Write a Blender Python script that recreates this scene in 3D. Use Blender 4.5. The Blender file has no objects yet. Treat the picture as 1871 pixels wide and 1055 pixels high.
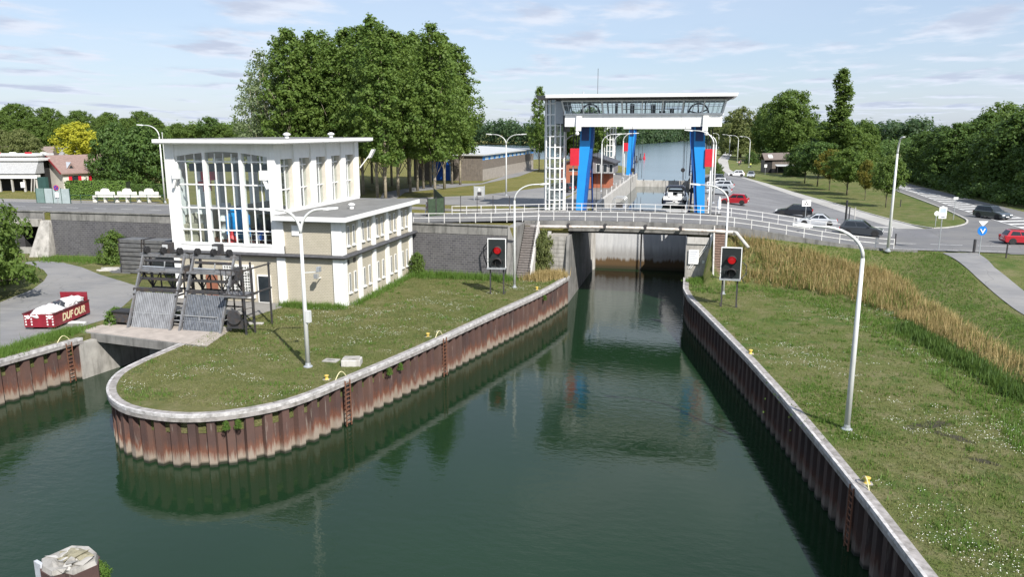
import bpy, bmesh, math, random
import numpy as np
from mathutils import Vector, Matrix

# ------------------------------------------------------------------ camera, sky, sun
SC = bpy.context.scene
COL = SC.collection
FPX, PITCH, HC, YAW = 1400.0, math.atan(289/1400.0), 18.1, math.radians(13)
CU, CV = 5.92, -95.41            # world X runs along the road, Y along the lock, Z = 0 is the lower canal
cd = bpy.data.cameras.new('camera'); cam = bpy.data.objects.new('camera', cd); COL.objects.link(cam)
cd.sensor_width = 36; cd.lens = 36*FPX/1871; cd.clip_start = 0.5; cd.clip_end = 20000
cam.location = (CU, CV, HC); cam.rotation_euler = (math.pi/2 - PITCH, 0, YAW)
SC.camera = cam
SUN_EL, SUN_AZ = math.radians(42), math.radians(29)     # to the sun: right of and behind the camera
sxy = (math.sin(SUN_AZ), -math.cos(SUN_AZ))
sx, sy = sxy[0]*math.cos(YAW) - sxy[1]*math.sin(YAW), sxy[0]*math.sin(YAW) + sxy[1]*math.cos(YAW)
SUNV = Vector((sx*math.cos(SUN_EL), sy*math.cos(SUN_EL), math.sin(SUN_EL)))
sl = bpy.data.lights.new('sun', 'SUN'); sl.energy = 4.6; sl.angle = math.radians(0.53); sl.color = (1.0, 0.955, 0.88)
so = bpy.data.objects.new('sun', sl); COL.objects.link(so)
so.rotation_euler = (-SUNV).to_track_quat('-Z', 'Y').to_euler(); so.location = (60, -120, 90)
wd = bpy.data.worlds.new('World'); SC.world = wd; wd.use_nodes = True
def build_world():
    nt = wd.node_tree; N = nt.nodes; K = nt.links
    bg = N['Background']; bg.inputs[1].default_value = 0.115
    sk = N.new('ShaderNodeTexSky'); sk.sky_type = 'NISHITA'; sk.sun_disc = False
    sk.sun_elevation = SUN_EL; sk.sun_rotation = math.atan2(sx, sy)
    sk.altitude = 50; sk.air_density = 1.0; sk.dust_density = 0.7; sk.ozone_density = 2.2
    tc = N.new('ShaderNodeTexCoord'); sp = N.new('ShaderNodeSeparateXYZ'); K.new(tc.outputs['Generated'], sp.inputs[0])
    def mth(op, a, b=None, clamp=False):
        m = N.new('ShaderNodeMath'); m.operation = op; m.use_clamp = clamp
        for i, q in enumerate((a, b)):
            if q is None: continue
            if isinstance(q, (int, float)): m.inputs[i].default_value = q
            else: K.new(q, m.inputs[i])
        return m.outputs[0]
    zz = mth('ADD', mth('MAXIMUM', sp.outputs[2], 0.0), 0.055)
    cx = mth('DIVIDE', sp.outputs[0], zz); cy = mth('DIVIDE', sp.outputs[1], zz)
    cb = N.new('ShaderNodeCombineXYZ'); K.new(cx, cb.inputs[0]); K.new(mth('MULTIPLY', cy, 0.8), cb.inputs[1])
    def noise(scale, detail, rough, off):
        mp = N.new('ShaderNodeMapping'); mp.inputs['Location'].default_value = off; K.new(cb.outputs[0], mp.inputs[0])
        n = N.new('ShaderNodeTexNoise'); n.inputs['Scale'].default_value = scale; n.inputs['Detail'].default_value = detail
        n.inputs['Roughness'].default_value = rough; K.new(mp.outputs[0], n.inputs[0]); return n.outputs[0]
    def ramp(src, a, b):
        m = N.new('ShaderNodeMapRange'); m.interpolation_type = 'SMOOTHSTEP'; m.inputs[1].default_value = a; m.inputs[2].default_value = b
        K.new(src, m.inputs[0]); return m.outputs[0]
    puff = ramp(noise(1.15, 8, 0.56, (3.2, 1.4, 0)), 0.48, 0.62)     # separate flat cumulus
    core = ramp(noise(1.15, 8, 0.56, (3.2, 1.58, 0)), 0.50, 0.66)    # their grey bases
    veil = ramp(noise(0.16, 6, 0.55, (7.1, 2.2, 0)), 0.30, 0.75)     # thin high veil
    amt = mth('ADD', mth('MULTIPLY', veil, 0.35), mth('MULTIPLY', puff, 0.8), True)
    air = N.new('ShaderNodeMix'); air.data_type = 'RGBA'; air.inputs[0].default_value = 0.62      # summer haze over the whole sky
    K.new(sk.outputs[0], air.inputs[6]); air.inputs[7].default_value = (2.8, 3.38, 4.5, 1)
    cc = N.new('ShaderNodeMix'); cc.data_type = 'RGBA'; K.new(core, cc.inputs[0])
    cc.inputs[6].default_value = (4.55, 4.95, 5.7, 1); cc.inputs[7].default_value = (3.3, 3.7, 4.6, 1)
    mx = N.new('ShaderNodeMix'); mx.data_type = 'RGBA'; K.new(amt, mx.inputs[0])
    K.new(air.outputs[2], mx.inputs[6]); K.new(cc.outputs[2], mx.inputs[7]); K.new(mx.outputs[2], bg.inputs[0])
build_world()
vs = SC.view_settings; vs.view_transform = 'Standard'; vs.look = 'None'; vs.exposure = 0.6; vs.gamma = 1.0; vs.use_curve_mapping = False
SC.cycles.max_bounces = 8; SC.cycles.transparent_max_bounces = 16; SC.cycles.caustics_reflective = False; SC.cycles.caustics_refractive = False
rng = np.random.default_rng(7); random.seed(7)

# ------------------------------------------------------------------ survey: photo pixel -> place on the ground
cw, sw = math.cos(YAW), math.sin(YAW)
def ray(px, py):
    a = (px - 935.5)/FPX; b = -(py - 527.5)/FPX
    y = math.cos(PITCH) + b*math.sin(PITCH); z = -math.sin(PITCH) + b*math.cos(PITCH)
    return a*cw - y*sw, a*sw + y*cw, z, y
def P(px, py, z):
    rx, ry, rz, _ = ray(px, py); t = (z - HC)/rz
    return (CU + rx*t, CV + ry*t, z)
def D(px, py, dep):
    rx, ry, rz, y = ray(px, py); t = dep/y
    return (CU + rx*t, CV + ry*t, HC + rz*t)
def sm(t):
    t = min(max(t, 0.0), 1.0); return t*t*(3 - 2*t)
def zup(u, v):
    return 8.2 - 1.7*sm((u - 7)/20) - 1.8*sm((-v - 17)/16)*sm((u - 14)/10)
def G(px, py):
    z = 8.0
    for _ in range(30):
        q = P(px, py, z); z = zup(q[0], q[1])
    return q
L = 3.1

# ------------------------------------------------------------------ materials
MATS = {}
def newmat(name):
    m = bpy.data.materials.new(name); m.use_nodes = True; MATS[name] = m
    return m, m.node_tree.nodes, m.node_tree.links, m.node_tree.nodes['Principled BSDF']
def nz(N, K, vec, scale, detail=4, rough=0.55):
    n = N.new('ShaderNodeTexNoise'); n.inputs['Scale'].default_value = scale; n.inputs['Detail'].default_value = detail
    n.inputs['Roughness'].default_value = rough; K.new(vec, n.inputs['Vector']); return n.outputs[0]
def rmp(N, K, src, a, b, c=0.0, d=1.0):
    m = N.new('ShaderNodeMapRange'); m.inputs[1].default_value = a; m.inputs[2].default_value = b
    m.inputs[3].default_value = c; m.inputs[4].default_value = d; K.new(src, m.inputs[0]); return m.outputs[0]
def mixc(N, K, f, a, b, mode='MIX'):
    m = N.new('ShaderNodeMix'); m.data_type = 'RGBA'; m.blend_type = mode
    for i, q in ((0, f), (6, a), (7, b)):
        if isinstance(q, (int, float)): m.inputs[i].default_value = q
        elif isinstance(q, tuple): m.inputs[i].default_value = q if len(q) == 4 else (*q, 1)
        else: K.new(q, m.inputs[i])
    return m.outputs[2]
def op(N, K, o, a, b=0.0, clamp=False):
    m = N.new('ShaderNodeMath'); m.operation = o; m.use_clamp = clamp
    for i, q in enumerate((a, b)):
        if isinstance(q, (int, float)): m.inputs[i].default_value = q
        else: K.new(q, m.inputs[i])
    return m.outputs[0]
def wpos(N):
    return N.new('ShaderNodeNewGeometry').outputs['Position']
def bump(N, K, b, h, strength=0.4, dist=0.05):
    n = N.new('ShaderNodeBump'); n.inputs['Strength'].default_value = strength; n.inputs['Distance'].default_value = dist
    K.new(h, n.inputs['Height']); K.new(n.outputs[0], b.inputs['Normal'])
def scaled(N, K, vec, s):
    m = N.new('ShaderNodeMapping'); m.inputs['Scale'].default_value = s; K.new(vec, m.inputs[0]); return m.outputs[0]
def mat(name, col, rough=0.6, metal=0.0, var=0.12, scale=2.0, dirt=None, dirt_amt=0.35, bmp=0.0, coat=0.0, streak=False):
    """plain procedural paint / concrete / metal: base colour with mottling and optional dirt stains"""
    if name in MATS: return MATS[name]
    m, N, K, b = newmat(name)
    v = wpos(N); n1 = nz(N, K, v, scale, 6, 0.6)
    lo = tuple(c*(1 - var) for c in col); hi = tuple(min(1, c*(1 + var)) for c in col)
    c = mixc(N, K, rmp(N, K, n1, 0.3, 0.7), lo, hi)
    if dirt:
        vv = scaled(N, K, v, (1.6, 1.6, 0.25)) if streak else v
        n2 = nz(N, K, vv, scale*0.7 + 0.4, 8, 0.68)
        c = mixc(N, K, rmp(N, K, n2, 0.47, 0.68, 0, dirt_amt), c, dirt)
    K.new(c, b.inputs['Base Color']); b.inputs['Roughness'].default_value = rough; b.inputs['Metallic'].default_value = metal
    if coat: b.inputs['Coat Weight'].default_value = coat; b.inputs['Coat Roughness'].default_value = 0.05
    if bmp: bump(N, K, b, nz(N, K, v, scale*9, 5, 0.7), bmp, 0.02)
    return m
def grass_mat(name, cols, tan=0.5, fine=1.0, soil=None):
    m, N, K, b = newmat(name); v = wpos(N)
    n1 = nz(N, K, v, 0.11, 5, 0.6); n2 = nz(N, K, v, 0.6*fine, 6, 0.65); n3 = nz(N, K, v, 6.0, 4, 0.7); n4 = nz(N, K, v, 26.0, 3, 0.7)
    c = mixc(N, K, rmp(N, K, n1, 0.38, 0.62), cols[0], cols[1])
    c = mixc(N, K, rmp(N, K, n2, 0.46, 0.64, 0, tan), c, cols[2])
    c = mixc(N, K, rmp(N, K, nz(N, K, v, 0.33, 6, 0.7), 0.53, 0.62, 0, 0.8), c, cols[3])
    c = mixc(N, K, rmp(N, K, n3, 0.42, 0.68, 0, 0.5), c, cols[3])
    c = mixc(N, K, rmp(N, K, n4, 0.3, 0.75, 0.0, 0.45), c, tuple(q*0.45 for q in cols[0]))
    for (cx, cy, rx, ry, rot) in (soil or ()):                        # bare, burnt ground showing through
        mp = N.new('ShaderNodeMapping'); mp.vector_type = 'TEXTURE'; mp.inputs['Location'].default_value = (cx, cy, L); mp.inputs['Rotation'].default_value = (0, 0, rot); mp.inputs['Scale'].default_value = (rx, ry, 1)
        K.new(v, mp.inputs[0]); ln = N.new('ShaderNodeVectorMath'); ln.operation = 'LENGTH'; K.new(mp.outputs[0], ln.inputs[0])
        e = op(N, K, 'ADD', ln.outputs['Value'], op(N, K, 'MULTIPLY', op(N, K, 'SUBTRACT', nz(N, K, v, 1.3, 7, 0.72), 0.5), 2.6))
        c = mixc(N, K, rmp(N, K, e, 0.55, 1.0, 0.85, 0.0), c, (0.055, 0.048, 0.042))
    K.new(c, b.inputs['Base Color']); b.inputs['Roughness'].default_value = 0.9
    b.inputs['Specular IOR Level'].default_value = 0.15
    bump(N, K, b, op(N, K, 'ADD', n4, op(N, K, 'MULTIPLY', n3, 1.6)), 0.8, 0.12)
    return m
def asphalt_mat(name, col, patch, tan=(0.2, 0.19, 0.17)):
    m, N, K, b = newmat(name); v = wpos(N)
    n1 = nz(N, K, v, 0.18, 5, 0.6); n2 = nz(N, K, v, 1.1, 7, 0.68); n3 = nz(N, K, v, 30, 2, 0.6)
    c = mixc(N, K, rmp(N, K, n1, 0.42, 0.56), col, patch)
    c = mixc(N, K, rmp(N, K, nz(N, K, scaled(N, K, v, (0.12, 1.3, 1)), 0.9, 4, 0.6), 0.52, 0.62, 0, 0.3), c, tuple(q*0.7 for q in col))
    c = mixc(N, K, rmp(N, K, n2, 0.5, 0.75, 0, 0.35), c, tan)
    c = mixc(N, K, rmp(N, K, n3, 0.35, 0.7, 0, 0.35), c, tuple(q*0.6 for q in col))
    vo = N.new('ShaderNodeTexVoronoi'); vo.feature = 'DISTANCE_TO_EDGE'; vo.inputs['Scale'].default_value = 0.22
    K.new(op_vec_warp(N, K, v), vo.inputs['Vector'])
    c = mixc(N, K, rmp(N, K, vo.outputs[0], 0.0, 0.012, 0.45, 0.0), c, tuple(q*0.45 for q in col))
    K.new(c, b.inputs['Base Color']); b.inputs['Roughness'].default_value = 0.88
    bump(N, K, b, n3, 0.35, 0.01); return m
def op_vec_warp(N, K, v):
    n = N.new('ShaderNodeTexNoise'); n.inputs['Scale'].default_value = 0.5; K.new(v, n.inputs['Vector'])
    a = N.new('ShaderNodeVectorMath'); a.operation = 'MULTIPLY_ADD'; a.inputs[1].default_value = (2.2, 2.2, 0); K.new(n.outputs[1], a.inputs[0]); K.new(v, a.inputs[2])
    return a.outputs[0]
def brick_mat(name, c1, c2, mortar, w, h, msize=0.012, axis='x', rough=0.8, stain=None):
    """brick courses laid in world space; axis = horizontal direction the face runs along"""
    m, N, K, b = newmat(name); v = wpos(N)
    s = N.new('ShaderNodeSeparateXYZ'); K.new(v, s.inputs[0]); cb = N.new('ShaderNodeCombineXYZ')
    if axis == 'xy': K.new(op(N, K, 'ADD', s.outputs[0], s.outputs[1]), cb.inputs[0])
    else: K.new(s.outputs[0 if axis == 'x' else 1], cb.inputs[0])
    K.new(s.outputs[2], cb.inputs[1])
    t = N.new('ShaderNodeTexBrick'); K.new(cb.outputs[0], t.inputs['Vector'])
    t.inputs['Color1'].default_value = (*c1, 1); t.inputs['Color2'].default_value = (*c2, 1); t.inputs['Mortar'].default_value = (*mortar, 1)
    t.inputs['Scale'].default_value = 1.0; t.inputs['Brick Width'].default_value = w; t.inputs['Row Height'].default_value = h
    t.inputs['Mortar Size'].default_value = msize; t.inputs['Bias'].default_value = 0.0
    c = t.outputs[0]
    if stain:
        c = mixc(N, K, rmp(N, K, nz(N, K, scaled(N, K, v, (1, 1, 0.35)), 0.8, 8, 0.65), 0.46, 0.72, 0, 0.65), c, stain)
    c = mixc(N, K, rmp(N, K, nz(N, K, v, 0.9, 5, 0.6), 0.3, 0.7, 0, 0.3), c, tuple(q*0.6 for q in c1))
    K.new(c, b.inputs['Base Color']); b.inputs['Roughness'].default_value = rough
    bump(N, K, b, t.outputs[1], -0.4, 0.02); return m
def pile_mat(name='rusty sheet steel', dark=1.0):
    m, N, K, b = newmat(name); v = wpos(N)
    oi = N.new('ShaderNodeObjectInfo'); s = N.new('ShaderNodeSeparateXYZ'); K.new(v, s.inputs[0])
    st = nz(N, K, scaled(N, K, v, (3.2, 3.2, 0.28)), 1.3, 7, 0.68); big = nz(N, K, v, 0.35, 4, 0.6); fine = nz(N, K, v, 7, 5, 0.7)
    zj = op(N, K, 'ADD', s.outputs[2], op(N, K, 'ADD', op(N, K, 'MULTIPLY', op(N, K, 'SUBTRACT', st, 0.5), 2.0), op(N, K, 'MULTIPLY', op(N, K, 'SUBTRACT', oi.outputs['Random'], 0.5), 0.35)))
    c = mixc(N, K, rmp(N, K, big, 0.35, 0.65), (0.050, 0.031, 0.029), (0.10, 0.052, 0.042))
    c = mixc(N, K, rmp(N, K, zj, 0.75, 1.35), (0.165, 0.062, 0.034), c)              # red rust above the splash zone
    c = mixc(N, K, rmp(N, K, fine, 0.45, 0.75, 0, 0.45), c, (0.055, 0.036, 0.033))
    c = mixc(N, K, rmp(N, K, oi.outputs['Random'], 0.35, 1, 0, 0.55), c, (0.125, 0.072, 0.055))
    c = mixc(N, K, rmp(N, K, st, 0.60, 0.70, 0, 0.5), c, (0.33, 0.29, 0.25))        # lime runs
    c = mixc(N, K, rmp(N, K, zj, 0.42, 0.85, 0.85, 0.0), c, (0.29, 0.25, 0.205))       # lime band of the splash zone
    c = mixc(N, K, rmp(N, K, s.outputs[2], 0.10, 0.26, 1.0, 0.0), c, (0.018, 0.022, 0.012))  # algae at the waterline
    if dark < 1: c = mixc(N, K, 1 - dark, c, (0.022, 0.020, 0.019))                    # shade of the right quay painted into the colour
    K.new(c, b.inputs['Base Color']); b.inputs['Roughness'].default_value = 0.85; bump(N, K, b, fine, 0.4, 0.02)
    return m
def water_mat(name, body, wave=1.0, bscale=1.0, rough=0.03):
    m, N, K, b = newmat(name); v = wpos(N)
    K.new(mixc(N, K, rmp(N, K, nz(N, K, v, 0.05, 3, 0.5), 0.35, 0.65), body, tuple(q*1.25 for q in body)), b.inputs['Base Color'])
    b.inputs['Roughness'].default_value = rough; b.inputs['IOR'].default_value = 1.333; b.inputs['Specular IOR Level'].default_value = 0.5
    w1 = nz(N, K, scaled(N, K, v, (1.0, 1.6, 1.0)), 1.1*bscale, 3, 0.5); w2 = nz(N, K, scaled(N, K, v, (1.0, 2.2, 1)), 3.6*bscale, 3, 0.55)
    calm = rmp(N, K, nz(N, K, v, 0.045, 3, 0.55), 0.40, 0.62, 0.25, 1.0)                 # patches of ripples and of calm water
    h = op(N, K, 'MULTIPLY', op(N, K, 'ADD', w1, op(N, K, 'MULTIPLY', w2, 0.24)), calm)
    bump(N, K, b, h, 0.42*wave, 0.06); return m
def glass_mat(name, tint=(0.86, 0.92, 0.92), gloss=1.0, clear=0.75):
    m, N, K, b = newmat(name); N.remove(b); out = N['Material Output']
    tr = N.new('ShaderNodeBsdfTransparent'); tr.inputs[0].default_value = (*tint, 1)
    gl = N.new('ShaderNodeBsdfGlossy'); gl.inputs['Roughness'].default_value = 0.02; gl.inputs[0].default_value = (0.95, 0.97, 1, 1)
    lw = N.new('ShaderNodeLayerWeight'); fr_o = op(N, K, 'POWER', lw.outputs['Facing'], 3.5)
    n = nz(N, K, wpos(N), 0.8, 2, 0.5); bp = N.new('ShaderNodeBump'); bp.inputs['Strength'].default_value = 0.03; bp.inputs['Distance'].default_value = 0.05
    K.new(n, bp.inputs['Height']); K.new(bp.outputs[0], gl.inputs['Normal'])
    mx = N.new('ShaderNodeMixShader'); K.new(op(N, K, 'MULTIPLY', op(N, K, 'ADD', fr_o, 0.07), gloss, True), mx.inputs[0])
    K.new(tr.outputs[0], mx.inputs[1]); K.new(gl.outputs[0], mx.inputs[2]); K.new(mx.outputs[0], out.inputs[0]); return m
def leaf_mat(name, c1, c2, c3, tl=0.48):
    m, N, K, b = newmat(name); out = N['Material Output']
    at = N.new('ShaderNodeAttribute'); at.attribute_name = 'v'; oi = N.new('ShaderNodeObjectInfo')
    c = mixc(N, K, at.outputs['Fac'], c1, c2)
    c = mixc(N, K, rmp(N, K, oi.outputs['Random'], 0, 1, 0, 0.55), c, c3)
    K.new(c, b.inputs['Base Color']); b.inputs['Roughness'].default_value = 0.55; b.inputs['Specular IOR Level'].default_value = 0.25
    t = N.new('ShaderNodeBsdfTranslucent'); K.new(mixc(N, K, 0.5, c, (0.16, 0.22, 0.03)), t.inputs[0])
    mx = N.new('ShaderNodeMixShader'); mx.inputs[0].default_value = tl
    K.new(b.outputs[0], mx.inputs[1]); K.new(t.outputs[0], mx.inputs[2]); K.new(mx.outputs[0], out.inputs[0]); return m
def emit_mat(name, col, strength):
    m, N, K, b = newmat(name); b.inputs['Base Color'].default_value = (*col, 1)
    b.inputs['Emission Color'].default_value = (*col, 1); b.inputs['Emission Strength'].default_value = strength
    b.inputs['Roughness'].default_value = 0.3; return m

# ------------------------------------------------------------------ mesh helpers
class MB:
    """collects simple solids, then links them as ONE mesh object"""
    def __init__(s): s.v = []; s.f = []
    def add(s, vs, fs):
        o = len(s.v); s.v += [tuple(q) for q in vs]; s.f += [tuple(i + o for i in f) for f in fs]; return s
    def box(s, x0, x1, y0, y1, z0, z1):
        return s.add([(x0,y0,z0),(x1,y0,z0),(x1,y1,z0),(x0,y1,z0),(x0,y0,z1),(x1,y0,z1),(x1,y1,z1),(x0,y1,z1)],
                     [(0,3,2,1),(4,5,6,7),(0,1,5,4),(1,2,6,5),(2,3,7,6),(3,0,4,7)])
    def bbox(s, x0, x1, y0, y1, z0, z1, b=0.03):
        """box with a chamfered outline on top and down the corners"""
        q = []
        for (z, i) in ((z0, 0), (z1 - b, 0), (z1, b)):
            a0, a1, c0, c1 = x0 + i, x1 - i, y0 + i, y1 - i
            q.append([(a0+b,c0,z),(a1-b,c0,z),(a1,c0+b,z),(a1,c1-b,z),(a1-b,c1,z),(a0+b,c1,z),(a0,c1-b,z),(a0,c0+b,z)])
        return s.loft(q)
    def hexa(s, p):
        return s.add(p, [(0,3,2,1),(4,5,6,7),(0,1,5,4),(1,2,6,5),(2,3,7,6),(3,0,4,7)])
    def loft(s, rings, cap=True, close=True):
        n = len(rings[0]); vs = [p for r in rings for p in r]; fs = []
        for i in range(len(rings) - 1):
            for j in range(n if close else n - 1):
                k = (j + 1) % n; fs.append((i*n + j, i*n + k, (i+1)*n + k, (i+1)*n + j))
        if cap and close: fs.append(tuple(reversed(range(n)))); fs.append(tuple((len(rings)-1)*n + j for j in range(n)))
        return s.add(vs, fs)
    def prism(s, poly, z0, z1):
        return s.loft([[(x, y, z0) for x, y in poly], [(x, y, z1) for x, y in poly]])
    def prism_y(s, poly, y0, y1):          # outline in x,z pushed along y
        return s.loft([[(x, y0, z) for x, z in poly], [(x, y1, z) for x, z in poly]])
    def prism_x(s, poly, x0, x1):
        return s.loft([[(x0, y, z) for y, z in poly], [(x1, y, z) for y, z in poly]])
    def tube(s, pts, r, n=6, r2=None):
        pts = [Vector(p) for p in pts]; rings = []
        for i, p in enumerate(pts):
            d = (pts[min(i+1, len(pts)-1)] - pts[max(i-1, 0)]).normalized()
            a = d.cross(Vector((0,0,1)));
            if a.length < 0.05: a = d.cross(Vector((1,0,0)))
            a.normalize(); b = d.cross(a).normalized()
            rr = r if r2 is None else r + (r2 - r)*i/(len(pts)-1)
            rings.append([p + (a*math.cos(2*math.pi*k/n) + b*math.sin(2*math.pi*k/n))*rr for k in range(n)])
        return s.loft(rings)
    def bar(s, p, q, w, h=None):           # square bar between two points
        p, q = Vector(p), Vector(q); h = h or w; d = (q - p).normalized(); a = d.cross(Vector((0,0,1)))
        if a.length < 0.05: a = Vector((1,0,0))
        a.normalize(); b = d.cross(a).normalized(); a *= w/2; b *= h/2
        return s.loft([[p-a-b, p+a-b, p+a+b, p-a+b], [q-a-b, q+a-b, q+a+b, q-a+b]])
    def lathe(s, prof, n=12, c=(0,0,0), axis='z'):
        rings = []
        for r, h in prof:
            rg = []
            for k in range(n):
                t = 2*math.pi*k/n; x, y = r*math.cos(t), r*math.sin(t)
                p = (x, y, h) if axis == 'z' else ((h, x, y) if axis == 'x' else (x, h, y))
                rg.append((p[0]+c[0], p[1]+c[1], p[2]+c[2]))
            rings.append(rg)
        return s.loft(rings)
    def quad(s, a, b, c, d): return s.add([a, b, c, d], [(0,1,2,3)])
    def build(s, name, m, parent=None, smooth=False, loc=None):
        me = bpy.data.meshes.new(name); me.from_pydata(s.v, [], s.f)
        bm = bmesh.new(); bm.from_mesh(me); bmesh.ops.recalc_face_normals(bm, faces=bm.faces); bm.to_mesh(me); bm.free()
        return link(name, me, m, parent, smooth, loc)
def link(name, me, m, parent=None, smooth=False, loc=None):
    if m is not None and not me.materials: me.materials.append(m)
    if smooth: me.polygons.foreach_set('use_smooth', [True]*len(me.polygons))
    o = bpy.data.objects.new(name, me); COL.objects.link(o); o.parent = parent
    if loc: o.location = loc
    return o
def np_mesh(name, verts, quads, var=None, k=4):
    me = bpy.data.meshes.new(name); nv, nf = len(verts), len(quads)
    me.vertices.add(nv); me.vertices.foreach_set('co', np.asarray(verts, np.float32).ravel())
    me.loops.add(nf*k); me.loops.foreach_set('vertex_index', np.asarray(quads, np.int32).ravel())
    me.polygons.add(nf); me.polygons.foreach_set('loop_start', np.arange(0, nf*k, k, dtype=np.int32))
    me.polygons.foreach_set('loop_total', np.full(nf, k, np.int32))
    if var is not None:
        at = me.attributes.new('v', 'FLOAT', 'POINT'); at.data.foreach_set('value', np.asarray(var, np.float32).ravel())
    me.update(); return me
def tag(o, label=None, cat=None, group=None, kind=None):
    if label: o['label'] = label
    if cat: o['category'] = cat
    if group: o['group'] = group
    if kind: o['kind'] = kind
    return o
def thing(name, label, cat, loc=(0,0,0), rz=0.0, group=None):
    o = bpy.data.objects.new(name, None); COL.objects.link(o); o.empty_display_size = 0.3
    o.location = loc; o.rotation_euler = (0, 0, rz); return tag(o, label, cat, group)
def copy_tree(o, parent=None):
    c = o.copy(); COL.objects.link(c); c.parent = parent
    for ch in o.children: copy_tree(ch, c)
    return c
def structure(o): o['kind'] = 'structure'; return o
def up(bm):
    for q in bm.faces:
        q.normal_update()
        if q.normal.z < -0.2: q.normal_flip()
def grid_sheet(name, xs, rows, m, zf):
    """draped sheet: rows = list of (list of (x,y))"""
    n = len(rows[0]); V = [(x, y, zf(x, y)) for r in rows for x, y in r]
    F = [(i*n+j, i*n+j+1, (i+1)*n+j+1, (i+1)*n+j) for i in range(len(rows)-1) for j in range(n-1)]
    (x0, y0, _), (x1, y1, _), (x2, y2, _) = V[F[0][0]], V[F[0][1]], V[F[0][2]]
    if (x1-x0)*(y2-y1) - (y1-y0)*(x2-x1) < 0: F = [f[::-1] for f in F]
    me = np_mesh(name, V, F); return structure(link(name, me, m, None, True))
def poly_sheet(name, pts, z, m, depth=0.0, kind='structure', parent=None):
    """flat polygon (any outline) with an optional skirt"""
    bm = bmesh.new(); vs = [bm.verts.new((x, y, z)) for x, y in pts]; f = bm.faces.new(vs); f.normal_update()
    if f.normal.z < 0: f.normal_flip()
    if depth:
        lo = [bm.verts.new((x, y, z - depth)) for x, y in pts]; n = len(vs)
        for i in range(n): bm.faces.new((vs[i], vs[(i+1) % n], lo[(i+1) % n], lo[i]))
    bmesh.ops.triangulate(bm, faces=[f])
    if depth: bmesh.ops.recalc_face_normals(bm, faces=bm.faces)
    up(bm); me = bpy.data.meshes.new(name); bm.to_mesh(me); bm.free()
    o = link(name, me, m, parent)
    if kind: o['kind'] = kind
    return o
def resample(pts, step):
    pts = [Vector((*p[:2], 0)) for p in pts]; out = []; acc = 0.0; d = [0]
    for a, b in zip(pts, pts[1:]): d.append(d[-1] + (b - a).length)
    n = max(1, round(d[-1]/step)); j = 0
    for i in range(n + 1):
        t = d[-1]*i/n
        while j < len(d) - 2 and d[j+1] < t: j += 1
        q = pts[j].lerp(pts[j+1], (t - d[j])/(d[j+1] - d[j])); out.append((q.x, q.y))
    return out
def smooth_line(pts, it=2):
    pts = [tuple(p[:2]) for p in pts]
    for _ in range(it):
        o = [pts[0]]
        for a, b in zip(pts, pts[1:]):
            o += [(a[0]*.75+b[0]*.25, a[1]*.75+b[1]*.25), (a[0]*.25+b[0]*.75, a[1]*.25+b[1]*.75)]
        pts = o + [pts[-1]]
    return pts
def strip(name, line, offs, zs, m, parent=None):
    """sweep a section (offset to the right of travel, z) along a plan line"""
    n = len(line); mb = MB(); rings = []
    for i, p in enumerate(line):
        a = line[max(i-1, 0)]; b = line[min(i+1, n-1)]; dx, dy = b[0]-a[0], b[1]-a[1]; l = math.hypot(dx, dy) or 1
        nx, ny = dy/l, -dx/l
        rings.append([(p[0]+nx*o, p[1]+ny*o, z) for o, z in zip(offs, zs)])
    mb.loft(rings); return mb.build(name, m, parent)
# ------------------------------------------------------------------ shared materials
M_GRASS = grass_mat('lawn grass', ((0.125, 0.145, 0.042), (0.19, 0.18, 0.072), (0.27, 0.235, 0.125), (0.078, 0.12, 0.03)), 0.8)
_sp = [P(1700, 778, L), P(1745, 800, L), P(1800, 845, L)]
M_GRASS2 = grass_mat('bank grass', ((0.125, 0.16, 0.04), (0.185, 0.18, 0.07), (0.265, 0.225, 0.125), (0.07, 0.13, 0.026)), 0.8, 1.0, [(_sp[0][0], _sp[0][1], 1.6, .55, .5), (_sp[1][0], _sp[1][1], 1.2, .4, -.6), (_sp[2][0], _sp[2][1], .9, .3, -.5)])
M_FIELD = grass_mat('park grass', ((0.20, 0.185, 0.055), (0.235, 0.21, 0.075), (0.27, 0.235, 0.10), (0.12, 0.145, 0.035)), 0.5, 0.5)
M_ROAD = asphalt_mat('road asphalt', (0.145, 0.145, 0.15), (0.175, 0.172, 0.17))
M_PARK = asphalt_mat('parking asphalt', (0.15, 0.15, 0.158), (0.20, 0.20, 0.205))
M_PATH = asphalt_mat('path asphalt', (0.20, 0.20, 0.205), (0.25, 0.245, 0.24))
M_GRAVEL = asphalt_mat('pale gravel', (0.36, 0.35, 0.33), (0.42, 0.41, 0.39), (0.3, 0.29, 0.26))
M_PAVE = asphalt_mat('worn paving', (0.20, 0.19, 0.175), (0.25, 0.24, 0.225))
M_CONC = mat('weathered concrete', (0.34, 0.325, 0.30), 0.85, var=0.2, scale=1.2, dirt=(0.12, 0.115, 0.10), dirt_amt=0.75, bmp=0.3, streak=True)
M_CONCP = mat('pale concrete', (0.47, 0.455, 0.43), 0.85, var=0.15, scale=1.0, dirt=(0.2, 0.185, 0.16), dirt_amt=0.6, bmp=0.3, streak=True)
M_COPE = mat('coping concrete', (0.30, 0.28, 0.27), 0.85, var=0.3, scale=2.2, dirt=(0.13, 0.12, 0.10), dirt_amt=0.85, bmp=0.3)
M_EDGE = mat('limewashed edge', (.47,.455,.45), .8, var=.3, scale=3, dirt=(.2,.19,.18), dirt_amt=.9)
M_DKCONC = mat('stained concrete', (0.20, 0.195, 0.185), 0.9, var=0.25, scale=0.8, dirt=(0.06, 0.06, 0.055), dirt_amt=0.8, streak=True)
M_PILE = pile_mat(); M_PILED = pile_mat('tarred sheet steel', 0.45)  # second one: same rusty steel with shade mixed into its colour
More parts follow.
